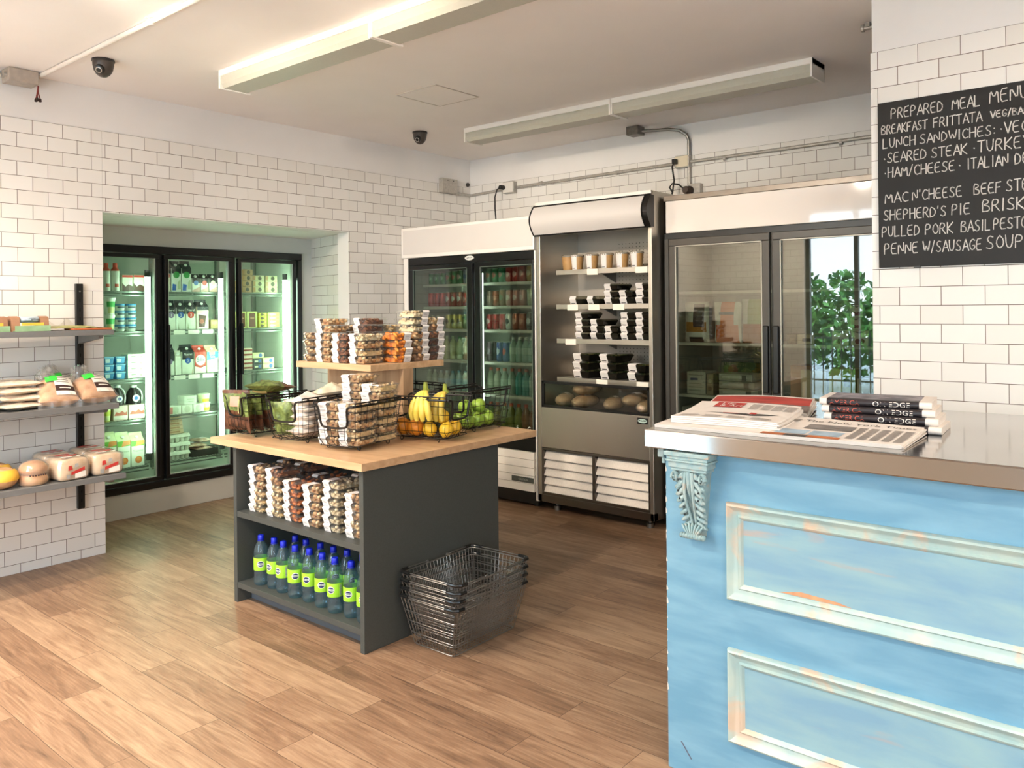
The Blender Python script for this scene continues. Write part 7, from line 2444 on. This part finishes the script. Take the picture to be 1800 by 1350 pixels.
def can_kind(body, mark, tall=0.115, r=0.030, pale=False):
    key = (body, mark, tall, r)
    if key in CANP:
        return CANP[key]

    def make():
        t = thing('drink_can', '', 'can')
        MB().lathe([(r * 0.75, 0), (r * 0.82, 0.003), (r, 0.012), (r, tall - 0.014), (r * 0.84, tall - 0.004), (r * 0.84, tall - 0.002), (0, tall - 0.004)], 16).build('body', [M('can_' + body[1:], body, 0.28, 0.35, noise=(30, 0.08))], t, smooth=50)
        MB().lathe([(r * 0.86, tall - 0.004), (r * 0.86, tall), (r * 0.78, tall - 0.001), (r * 0.76, tall - 0.004)], 16, caps=False).build('rim', [GALV], t, smooth=True)
        m = MB()
        R = r * 1.012
        for k in range(6):
            a0 = PI - 0.62 + k * 0.2
            z0 = tall * (0.30 + 0.05 * abs(k - 2.5)); z1 = tall * (0.72 - 0.04 * abs(k - 2.5))
            m.add([(R * math.cos(a0), R * math.sin(a0), z0), (R * math.cos(a0 + 0.2), R * math.sin(a0 + 0.2), z0), (R * math.cos(a0 + 0.2), R * math.sin(a0 + 0.2), z1), (R * math.cos(a0), R * math.sin(a0), z1)], [(0, 1, 2, 3)], 0)
        m.build('can_print', [M('can_' + mark[1:], mark, 0.3, 0.2, noise=(30, 0.1))], t)
        return t
    CANP[key] = Kind(make)
    return CANP[key]


POS = ['leftmost', 'second', 'third', 'fourth', 'fifth', 'sixth', 'seventh', 'eighth']


def row(shelf, z, door, entries, group):
    for i, (px, body, mark, tall, r, word) in enumerate(entries):
        y = dy(px)
        can_kind(body, mark, tall, r).put((XD + r, y, z + 0.0005), 0, '%s can, %s in %s row, %s fridge door' % (word, POS[i], shelf, door), group)
        can_kind(body, mark, tall, r).put((XD + 3.15 * r, y, z + 0.0005), 0, '%s can hidden behind %s one of %s row, %s fridge door' % (word, POS[i], shelf, door), group)


GREEN, RED_, SIL = '#2f9a55', '#c22f2e', '#c9cbc6'
row('top', BSH[0], 'left', [(756, GREEN, '#8fd0a8', .098, .0265, 'green'), (766, GREEN, '#8fd0a8', .098, .0265, 'green'), (776, GREEN, '#8fd0a8', .098, .0265, 'green'), (786, '#3e8a4c', '#b0604c', .108, .030, 'green and red'), (796, '#3e8a4c', '#b0604c', .108, .030, 'green and red'), (806, '#2f7a3e', '#c9b0a0', .110, .030, 'dark green'), (817, '#9fb0c4', '#5c78a4', .112, .030, 'pale blue')], 'cans on top fridge shelf')
row('second', BSH[1], 'left', [(755, RED_, '#d8605a', .115, .030, 'red'), (765, RED_, '#d8605a', .115, .030, 'red'), (775, RED_, '#d8605a', .115, .030, 'red'), (785.5, '#a8302c', '#ecece4', .118, .030, 'white striped red'), (795.5, '#a8302c', '#ecece4', .118, .030, 'white striped red'), (805.5, '#9a3a34', '#ecece4', .118, .030, 'white striped red'), (815.5, '#c8413a', '#e0a49a', .108, .030, 'red')], 'cans on second fridge shelf')
row('third', BSH[2], 'left', [(757, '#a9aaa0', '#8a8c86', .112, .030, 'grey'), (767, '#b4b5a8', '#8a8c86', .112, .030, 'grey'), (775, '#6d7068', '#a3a69c', .112, .030, 'dark grey'), (785, '#c9bf6a', '#5f5a34', .118, .030, 'yellow'), (795, '#c9bf6a', '#5f5a34', .118, .030, 'yellow'), (805, '#c9bf6a', '#5f5a34', .118, .030, 'yellow'), (815, '#6f8a4c', '#9fb070', .115, .030, 'olive')], 'cans on third fridge shelf')
row('top', BSH[0], 'right', [(857, '#6f8a70', '#b06a58', .112, .032, 'green and red'), (868, '#4f8a5c', '#b06a58', .112, .032, 'green and red'), (879, '#3f8458', '#b4887c', .114, .032, 'green and red'), (892, '#b5453e', '#d8a89a', .114, .033, 'red'), (904, '#b5453e', '#d8a89a', .116, .033, 'red'), (916, '#a83c34', '#d0a090', .120, .033, 'red'), (929, '#b08a48', '#d8c8a0', .120, .033, 'amber')], 'cans on top fridge shelf')
row('second', BSH[1], 'right', [(858, '#a08a7c', '#c9b0a0', .118, .031, 'brown pink'), (869, '#a4583c', '#cf9a80', .118, .031, 'rust'), (880, '#8f6a4c', '#7c8a6a', .124, .032, 'rust'), (892, '#c08a80', '#d8c4bc', .122, .032, 'pale red'), (904, '#c08a80', '#d8c4bc', .120, .032, 'pale red'), (916, '#c4988e', '#dccac2', .120, .032, 'pale red'), (930, '#b4bc9a', '#d0d4bc', .128, .033, 'pale green')], 'cans on second fridge shelf')
row('third', BSH[2], 'right', [(857, '#b52c36', '#e0c0bc', .120, .030, 'red'), (868, '#b52c36', '#8c2028', .120, .030, 'red'), (880, '#b8323c', '#d86a70', .122, .032, 'red'), (891, '#d2d4cc', '#3a3c3c', .122, .032, 'white and black'), (903, '#a4644c', '#c99a84', .124, .032, 'brown'), (915, '#9a5840', '#c99a84', .124, .032, 'brown'), (928, '#4a4644', '#bdbdb6', .128, .033, 'black and white')], 'cans on third fridge shelf')
row('fourth', BSH[3], 'right', [(857, '#7c6a74', '#b8b0b8', .150, .027, 'mauve'), (874, '#23418e', '#b9c2d4', .150, .027, 'blue'), (885, '#23418e', '#c24a48', .150, .027, 'blue')], 'slim cans on fourth fridge shelf')

BOTP = {}


def bottle_kind(liq, cap, lab, h=0.20, r=0.033):
    key = (liq, cap, lab, h, r)
    if key in BOTP:
        return BOTP[key]

    def make():
        t = thing('drink_bottle', '', 'bottle')
        MB().lathe([(r * 0.9, 0), (r, 0.008), (r * 0.97, h * .25), (r, h * .3), (r, h * .62), (r * 0.8, h * .74), (r * .42, h * .86), (r * .4, h * .9), (0, h * .9)], 16).build('body', [M('drink_' + liq[1:], liq, 0.15, noise=(9, 0.1))], t, smooth=50)
        MB().lathe([(r * .46, h * .885), (r * .46, h * .99), (0, h)], 14).build('cap', [M('cap_' + cap[1:], cap, 0.35, noise=(9, 0.05))], t, smooth=True)
        MB().lathe([(r * 1.012, h * .32), (r * 1.012, h * .58)], 18, caps=False).build('label', [M('lab_' + lab[1:], lab, 0.4, noise=(40, 0.2))], t, smooth=True)
        return t
    BOTP[key] = Kind(make)
    return BOTP[key]


def brow(shelf, z, door, entries, group):
    for i, (px, liq, cap, lab, h, r, word) in enumerate(entries):
        bottle_kind(liq, cap, lab, h, r).put((XD + r + 0.004, dy(px), z + 0.0005), 0.3 * i, '%s drink bottle, %s on %s shelf behind %s fridge door' % (word, POS[i], shelf, door), group)


brow('fourth', BSH[3], 'left', [(758, '#b9b98c', '#c98a5c', '#b0b084', .19, .031, 'pale yellow'), (769, '#b5b886', '#b8bc96', '#c2c49a', .19, .031, 'pale yellow'), (780, '#b5b886', '#b8bc96', '#c2c49a', .19, .031, 'pale yellow'), (791, '#a9b080', '#a9b590', '#b8bc90', .19, .031, 'yellow green'), (803, '#9fae80', '#2f7a48', '#a8b488', .185, .031, 'green capped'), (815, '#c49a80', '#b0584a', '#d2b49a', .19, .032, 'pink capped')], 'bottles on fourth fridge shelf')
brow('fifth', BSH[4], 'left', [(750, '#b4bfae', '#dfe6da', '#c6cfc0', .16, .030, 'white capped water'), (759, '#b4bfae', '#dfe6da', '#c6cfc0', .16, .030, 'white capped water'), (770, '#b4c2b8', '#b9ccd0', '#aec6d0', .155, .030, 'grey capped water'), (780, '#b4c2b8', '#b9ccd0', '#aec6d0', .155, .030, 'grey capped water'), (790, '#a9c0c4', '#7fb0c8', '#9cc0d0', .155, .030, 'blue capped water'), (801, '#a9c0c4', '#7fb0c8', '#9cc0d0', .16, .030, 'blue capped water'), (812, '#a4c0c0', '#8fb8c4', '#9cc0d0', .16, .030, 'blue capped water')], 'water bottles on fifth fridge shelf')
brow('fourth', BSH[3], 'right', [(897, '#9fb8a4', '#d4dccf', '#b0c4b0', .19, .031, 'clear'), (908, '#8fb09c', '#d4dccf', '#a4bca8', .19, .031, 'clear'), (919, '#8fb0a0', '#d4dccf', '#a4bca8', .19, .031, 'clear'), (930, '#7fa494', '#d4dccf', '#9ab4a4', .19, .031, 'clear')], 'clear bottles on fourth fridge shelf')
brow('fifth', BSH[4], 'right', [(857, '#8f9a80', '#b9584a', '#a4ac94', .20, .033, 'olive'), (869, '#98a088', '#c05a3c', '#a4ac94', .20, .033, 'orange capped'), (881, '#8fa090', '#c05a3c', '#9cb0a0', .20, .033, 'orange capped'), (894, '#8fa898', '#b06a5c', '#a4b8a8', .20, .033, 'pale green'), (907, '#3f8a80', '#b06a5c', '#4f9a90', .20, .034, 'teal'), (919, '#3f8a80', '#b06a5c', '#5fa49a', .20, .034, 'teal'), (931, '#8fa898', '#b87a68', '#a4b8a8', .20, .033, 'pale green')], 'bottles on fifth fridge shelf')
brow('bottom', BSH[5] - 0.058, 'right', [(856, '#7a8a48', '#c2512c', '#8a9458', .215, .034, 'orange capped green'), (868, '#8a7a38', '#c2512c', '#94845a', .215, .034, 'orange capped olive'), (880, '#7f8440', '#c2512c', '#8a9458', .215, .034, 'orange capped green'), (892, '#7a7c3a', '#c2512c', '#86884a', .215, .034, 'orange capped green'), (905, '#6f7a36', '#c2512c', '#86884a', .215, .034, 'orange capped green'), (918, '#7a4f24', '#c2512c', '#8a5c34', .215, .034, 'orange capped brown'), (931, '#7a4420', '#b8401f', '#8a5030', .215, .034, 'orange capped brown')], 'orange capped bottles at the fridge bottom')

# ------------------------------------------------------------------ meals in the open steel cooler
XO = XS + 0.006


def oy(px, x=XO):
    return at(px, 560, 'x', x).y


SOUP = M('soup_cup', '#b98d55', 0.35, noise=(14, 0.1), col2='#c9a06a')


def mk_cup():
    t = thing('soup_cup', '', 'soup cup')
    h, r0, r1 = 0.108, 0.036, 0.047
    MB().lathe([(r0, 0), (r0 + 0.001, 0.004), (r1 * 0.98, h * 0.88), (0, h * .88)], 18).build('cup', [SOUP], t, smooth=True)
    MB().lathe([(r1 * 1.04, h * .86), (r1 * 1.05, h * .95), (r1 * .95, h), (0, h * .985)], 18).build('lid', [clear_mat('cup_lid', '#d8d2c4', 1.45, 0.1, 1.0, 0.3, '#cfc6b4')], t, smooth=True)
    m = MB()
    m.grid(lambda u, v: ((r0 + (r1 - r0) * v + 0.0022) * math.cos(PI - 0.85 + 1.05 * u) * (1 + 0.06 * v * 0), (r0 + (r1 - r0) * v + 0.0022) * math.sin(PI - 0.85 + 1.05 * u), h * (0.02 + 0.92 * v)), 6, 4, 0)
    m.grid(lambda u, v: ((r0 + 0.0012 + 0.002) * 1.01 * math.cos(PI - 0.7 + 0.6 * u), (r0 + 0.0012 + 0.002) * 1.01 * math.sin(PI - 0.7 + 0.6 * u), h * (0.09 + 0.04 * v)), 4, 1, 1)
    m.build('label', [PAPER, INK], t, smooth=True)
    return t


kcu = Kind(mk_cup)
for i, px in enumerate((982 + 11, 1009, 1035, 1061, 1088, 1114)):
    kcu.put((XO + 0.047, oy(px + 0.0), OSH[0] + 0.0005), 0.30 if i else 2.6, 'brown soup cup with white label on top cooler shelf, %s' % (('leftmost, label turned away', 'second from left', 'third from left', 'third from right', 'second from right', 'rightmost')[i]), 'soup cups on top cooler shelf')
BLKP = M('black_tray', '#16150f', 0.25, noise=(14, 0.2))


def mk_meal(big, green=False, domed=False):
    def make():
        t = thing('meal_tray', '', 'meal tray')
        L, W, hgt = (0.17, 0.125, 0.036) if not big else (0.20, 0.155, 0.046)
        MB().frustum((-L / 2 * .8, -W / 2 * .8), (L / 2 * .8, W / 2 * .8), (-L / 2, -W / 2), (L / 2, W / 2), 0.0005, hgt).build('tray', [BLKP], t, bevel=0.004)
        hl = 0.010 if not domed else 0.022
        m = MB().frustum((-L / 2, -W / 2), (L / 2, W / 2), (-L / 2 * .9, -W / 2 * .88), (L / 2 * .9, W / 2 * .88), hgt + 0.0003, hgt + hl)
        m.build('lid', [clear_mat('meal_lid', '#d0d0c4', 1.5, 0.04, 1.8)], t, bevel=0.003)
        if green:
            m = MB()
            rn = random.Random(6)
            for _ in range(26):
                m.ball((rn.uniform(-L * .38, L * .38), rn.uniform(-W * .36, W * .36), hgt + 0.002), (0.014, 0.010, 0.005), 6, 4, rn.randrange(2))
            m.build('food', [M('salad_leaf', '#4f6a34', 0.5, noise=(40, 0.3)), M('food_cream', '#9a9468', 0.5, noise=(40, 0.3))], t, smooth=True)
        y0, y1 = 0.0, W / 2 * .86
        prof = [(-L / 2 * .81 - 0.001, 0.001), (-L / 2 - 0.0015, hgt), (-L / 2 - 0.001, hgt + 0.002), (-L / 2 * .9, hgt + hl + 0.001), (-L * 0.1, hgt + hl + 0.0012)]
        n = len(prof)
        m = MB()
        m.add([(x, y1, z) for x, z in prof] + [(x, y0, z) for x, z in prof], [(i, i + 1, n + i + 1, n + i) for i in range(n - 1)], 0)
        a, b = prof[0], prof[1]
        m.add([(a[0] + (b[0] - a[0]) * f - 0.0006, y1 - (y1 - y0) * g, a[1] + (b[1] - a[1]) * f) for f, g in ((.12, .15), (.12, .8), (.26, .8), (.26, .15))], [(0, 1, 2, 3)], 1)
        m.build('label', [PAPER, INK], t)
        return t
    return Kind(make)


km, kmd, kmb = mk_meal(False), mk_meal(False, False, True), mk_meal(True, True)
pit = 0.0465
SEC = 'black meal tray, %s of %s on %s cooler shelf'
for px, n, nm in ((1012, 1, 'left single tray'), (1044, 1, 'second single tray'), (1074, 3, 'stack of three'), (1101, 2, 'stack of two'), (1130, 3, 'right stack')):
    for k in range(n):
        (kmd if n == 1 else km).put((XO + 0.088, oy(px), OSH[1] + 0.0005 + k * pit), rj.uniform(-.08, .08) - 0.1, SEC % (level_word(k, n), nm, 'second'), 'meal trays on second cooler shelf')
for px, n, nm in ((1022, 4, 'left stack'), (1049, 3, 'second stack'), (1075, 2, 'low middle stack'), (1103, 4, 'fourth stack'), (1130, 4, 'right stack')):
    for k in range(n):
        km.put((XO + 0.088, oy(px), OSH[2] + 0.0005 + k * pit), rj.uniform(-.08, .08) - 0.1, SEC % (level_word(k, n), nm, 'third'), 'meal trays on third cooler shelf')
pb = 0.0585
for px, n, nm in ((1020, 3, 'left stack'), (1068, 3, 'middle stack'), (1118, 2, 'right stack')):
    for k in range(n):
        kmb.put((XO + 0.103, oy(px), OSH[3] + 0.0005 + k * pb), rj.uniform(-.06, .06) - 0.12, 'large ' + SEC % (level_word(k, n), nm, 'lowest'), 'large meal trays on lowest cooler shelf')
LOAF = M('pale_loaf', '#dfb892', 0.4, noise=(20, 0.15), bump=(40, 0.4), col2='#efd6ba')


def mk_sand():
    t = thing('wrapped_roll', '', 'roll')
    MB().grid(lambda u, v: ((v - 0.5) * 0.26, 0.062 * math.cos(2 * PI * u) * (max(0, math.sin(PI * v)) ** 0.45), 0.046 + 0.046 * math.sin(2 * PI * u) * (max(0, math.sin(PI * v)) ** 0.45)), 18, 14).build('roll', [LOAF], t, smooth=True)
    MB().grid(lambda u, v: ((v - 0.5) * 0.272, (0.066 + 0.002 * math.sin(20 * v)) * math.cos(2 * PI * u) * (max(0, math.sin(PI * v)) ** 0.4), 0.048 + (0.0475 + 0.001 * math.sin(14 * u)) * math.sin(2 * PI * u) * (max(0, math.sin(PI * v)) ** 0.4)), 20, 14).build('film', [BAG], t, smooth=True)
    MB().grid(lambda u, v: (-0.03 + 0.06 * v, 0.032 * (1 - 2 * u), 0.0975 - 0.012 * (1 - 2 * u) ** 2), 6, 2).build('label', [PAPER], t, smooth=True)
    return t


kro = Kind(mk_sand)
dz = 0.7425
for i, (px, dx, z, rz, w) in enumerate(((979, 0.12, 0, 0.3, 'left'), (1014, 0.12, 0, -0.1, 'second from left, lower'), (1016, 0.13, 0.090, -0.15, 'stacked upper'), (1066, 0.11, 0, 0.25, 'middle'), (1098, 0.17, 0.03, -0.2, 'behind middle, raised'), (1129, 0.10, 0, 0.1, 'rightmost'))):
    kro.put((XFR + 0.03 + dx, at(px, 690, 'x', XFR + 0.05).y, dz + z), rz, 'pale wrapped bread roll behind low front glass of cooler, %s one' % w, 'wrapped rolls in open cooler')

# ------------------------------------------------------------------ goods in the freezer
XZ = 4.80


def fy(px, x=XZ):
    return at(px, 600, 'x', x).y


GRN = {}


def frozen(label, p0, p1, ptop, z, cols, kind, seed):
    y0, y1 = fy(p0), fy(p1)
    w = abs(y0 - y1)
    h = at((p0 + p1) / 2, ptop, 'x', XZ).z - z
    t = thing('frozen_bag', label, 'frozen food bag', (XZ + 0.035, (y0 + y1) / 2, z + 0.001), 0, 'frozen food bags')
    m = puffy(w, h, 0.07, seed, 0.04, 14, 16)
    for i, f in enumerate(m.f):
        c = [sum(m.v[k][a] for k in f) / 4 for a in range(3)]
        u, v = -c[1] / w, c[2] / h
        mi = 0
        if kind == 'fries':
            mi = 1 if (-.2 < u < .25 and v > .42) else (2 if (v < .46 and abs(u) < .42) else 0)
            if v > .66 and v < .76 and -.25 < u < .3:
                mi = 3
        elif kind == 'chicken':
            mi = 1 if (-.05 < u < .32 and .40 < v < .95) else (2 if (.22 < v < .48 and abs(u) < .4) else (3 if v < .1 and abs(u) < .3 else 0))
        else:
            mi = 1 if (v > .45 and -.2 < u < .4) else (2 if v < .42 else 0)
        m.m[i] = mi
    m.build('bag', [mcol(c) for c in cols], t, smooth=True)
    return t


frozen('white frozen bag with dark label and golden nuggets, left on second freezer shelf', 1200, 1243, 531, ZSH[1], ('#d8d6cc', '#4a3a3c', '#b07a34', '#3a2a26'), 'chicken', 51)
frozen('white frozen bag with orange label and carrot fries, middle of second freezer shelf', 1252, 1300, 531, ZSH[1], ('#dcdad0', '#d8713a', '#cf6a2c', '#33343a'), 'fries', 52)
frozen('white frozen bag with green label, right on second freezer shelf', 1301, 1345, 526, ZSH[1], ('#cfcdc2', '#9aa466', '#a8643a', '#5a4a34'), 'other', 53)


def fbox(label, p0, p1, z, h, cols, decals, d=0.16, x=XZ, name='frozen_box', cat='box', group=None):
    y0, y1 = fy(p0, x), fy(p1, x)
    w = abs(y0 - y1) * 0.97
    t = thing(name, label, cat, (x + d / 2, (y0 + y1) / 2, z + 0.001), -PI / 2, group)
    MB().box((-w / 2, -d / 2, 0), (w / 2, d / 2, h)).build('body', [mcol(cols[0])], t, bevel=0.002, seg=1)
    m = MB()
    for k, f in enumerate(decals):
        f(m, w, h, -d / 2 - 0.0006 - 0.0003 * k, k)
    if decals:
        m.build('print', [mcol(c) for c in cols[1:]], t)
    return t


GL = [d_rect(-.38, .38, .84, .87, 0), d_rect(-.3, .1, .62, .72, 1), d_rect(-.38, .3, .45, .48, 0), d_rect(-.38, .36, .30, .33, 0), d_rect(-.38, .25, .15, .18, 0)]
fbox('grey printed frozen box at left of third freezer shelf', 1206, 1240, ZSH[2], 0.145, ('#b9b7ab', '#7d7b74', '#54587a'), GL)
fbox('narrow brown patterned frozen box on third freezer shelf', 1241, 1253, ZSH[2], 0.135, ('#9a8a74', '#6d5c48', '#c2b49c'), [d_disc(0, .3, .3, 0), d_disc(0, .65, .3, 1)])
for k in range(3):
    fbox('flat pale wrapped frozen pack, %s of pile at right of third freezer shelf' % level_word(k, 3), 1262, 1332 - 5 * k, ZSH[2] + k * 0.048, 0.045, ('#a8a69a', '#c9c7bc', '#6a675e'), [d_rect(-.4, .35, .4, .75, 0), d_rect(.2, .34, .1, .9, 1)], group='flat pale frozen packs')
fbox('green brown frozen packet leaning at rear of third freezer shelf', 1270, 1330, ZSH[2], 0.20, ('#4a5a34', '#6d7a4a', '#7a4a34'), [d_disc(.2, .6, .2, 0), d_disc(-.2, .75, .15, 1)], x=5.0, d=0.06)
fbox('plain pale box on lowest seen freezer shelf at left', 1197, 1222, ZSH[3], 0.24, ('#b4b2a8', '#9a988e'), [d_rect(-.3, .3, .12, .16, 0)])
fbox('brown card box on third freezer shelf behind right door', 1388, 1430, ZSH[2] - 0.0, 0.205, ('#9a7048', '#8a6440'), [d_rect(-.5, .5, .9, .98, 0)], x=4.86)
fbox('tall plain beige box on third freezer shelf behind right door', 1406, 1452, ZSH[2], 0.185, ('#cbb996', '#b8a684'), [d_rect(-.3, .2, .72, .74, 0)])
fbox('yellow and lime frozen box behind right freezer door', 1455, 1504, ZSH[2] + 0.055, 0.145, ('#cfc95a', '#a3b83a', '#5f7a2a', '#d8c24a'), [d_rect(0.0, .5, 0, 1, 0), d_rect(.06, .3, .3, .6, 1), d_rect(-.3, -.2, .3, .7, 2)])
fbox('orange brown box under the yellow frozen box behind right door', 1452, 1490, ZSH[2], 0.054, ('#b5863a', '#8f6a2c'), [d_rect(-.4, .4, .3, .5, 0)])
fbox('pale box with two rings at far right behind freezer door', 1505, 1533, ZSH[2], 0.15, ('#c9bfa2', '#a39672'), [d_disc(-.2, .84, .12, 0), d_disc(.15, .84, .12, 0), d_rect(-.3, .3, .4, .44, 0)])
for i, (a, b, z, w) in enumerate(((1462, 1492, 0, 'lower left'), (1495, 1527, 0, 'lower right'), (1495, 1515, 0.088, 'middle'), (1494, 1518, 0.160, 'topmost'))):
    fbox('cream frozen box with red berries behind right freezer door, %s of pile' % w, a, b, ZSH[1] - 0.0 + z, 0.085 if z == 0 else 0.070, ('#d9d0bc', '#7a2c28', '#b9ad94', '#5d5a4c'), [d_disc(-.1, .28, .16, 0), d_disc(.15, .3, .14, 0), d_poly([(-.4, .95), (.4, .95), (0, .8)], 2)], group='cream frozen boxes with berries')
for i, (a, b) in enumerate(((1383, 1400), (1401, 1432))):
    fbox('low %s box on second shelf behind right freezer door' % ('dark', 'tan printed')[i], a, b, ZSH[1], 0.06, (('#6a5a44', '#8a7a5c'), ('#b9aa8a', '#4a463c'))[i], [d_rect(-.2, .3, .3, .6, 0)])
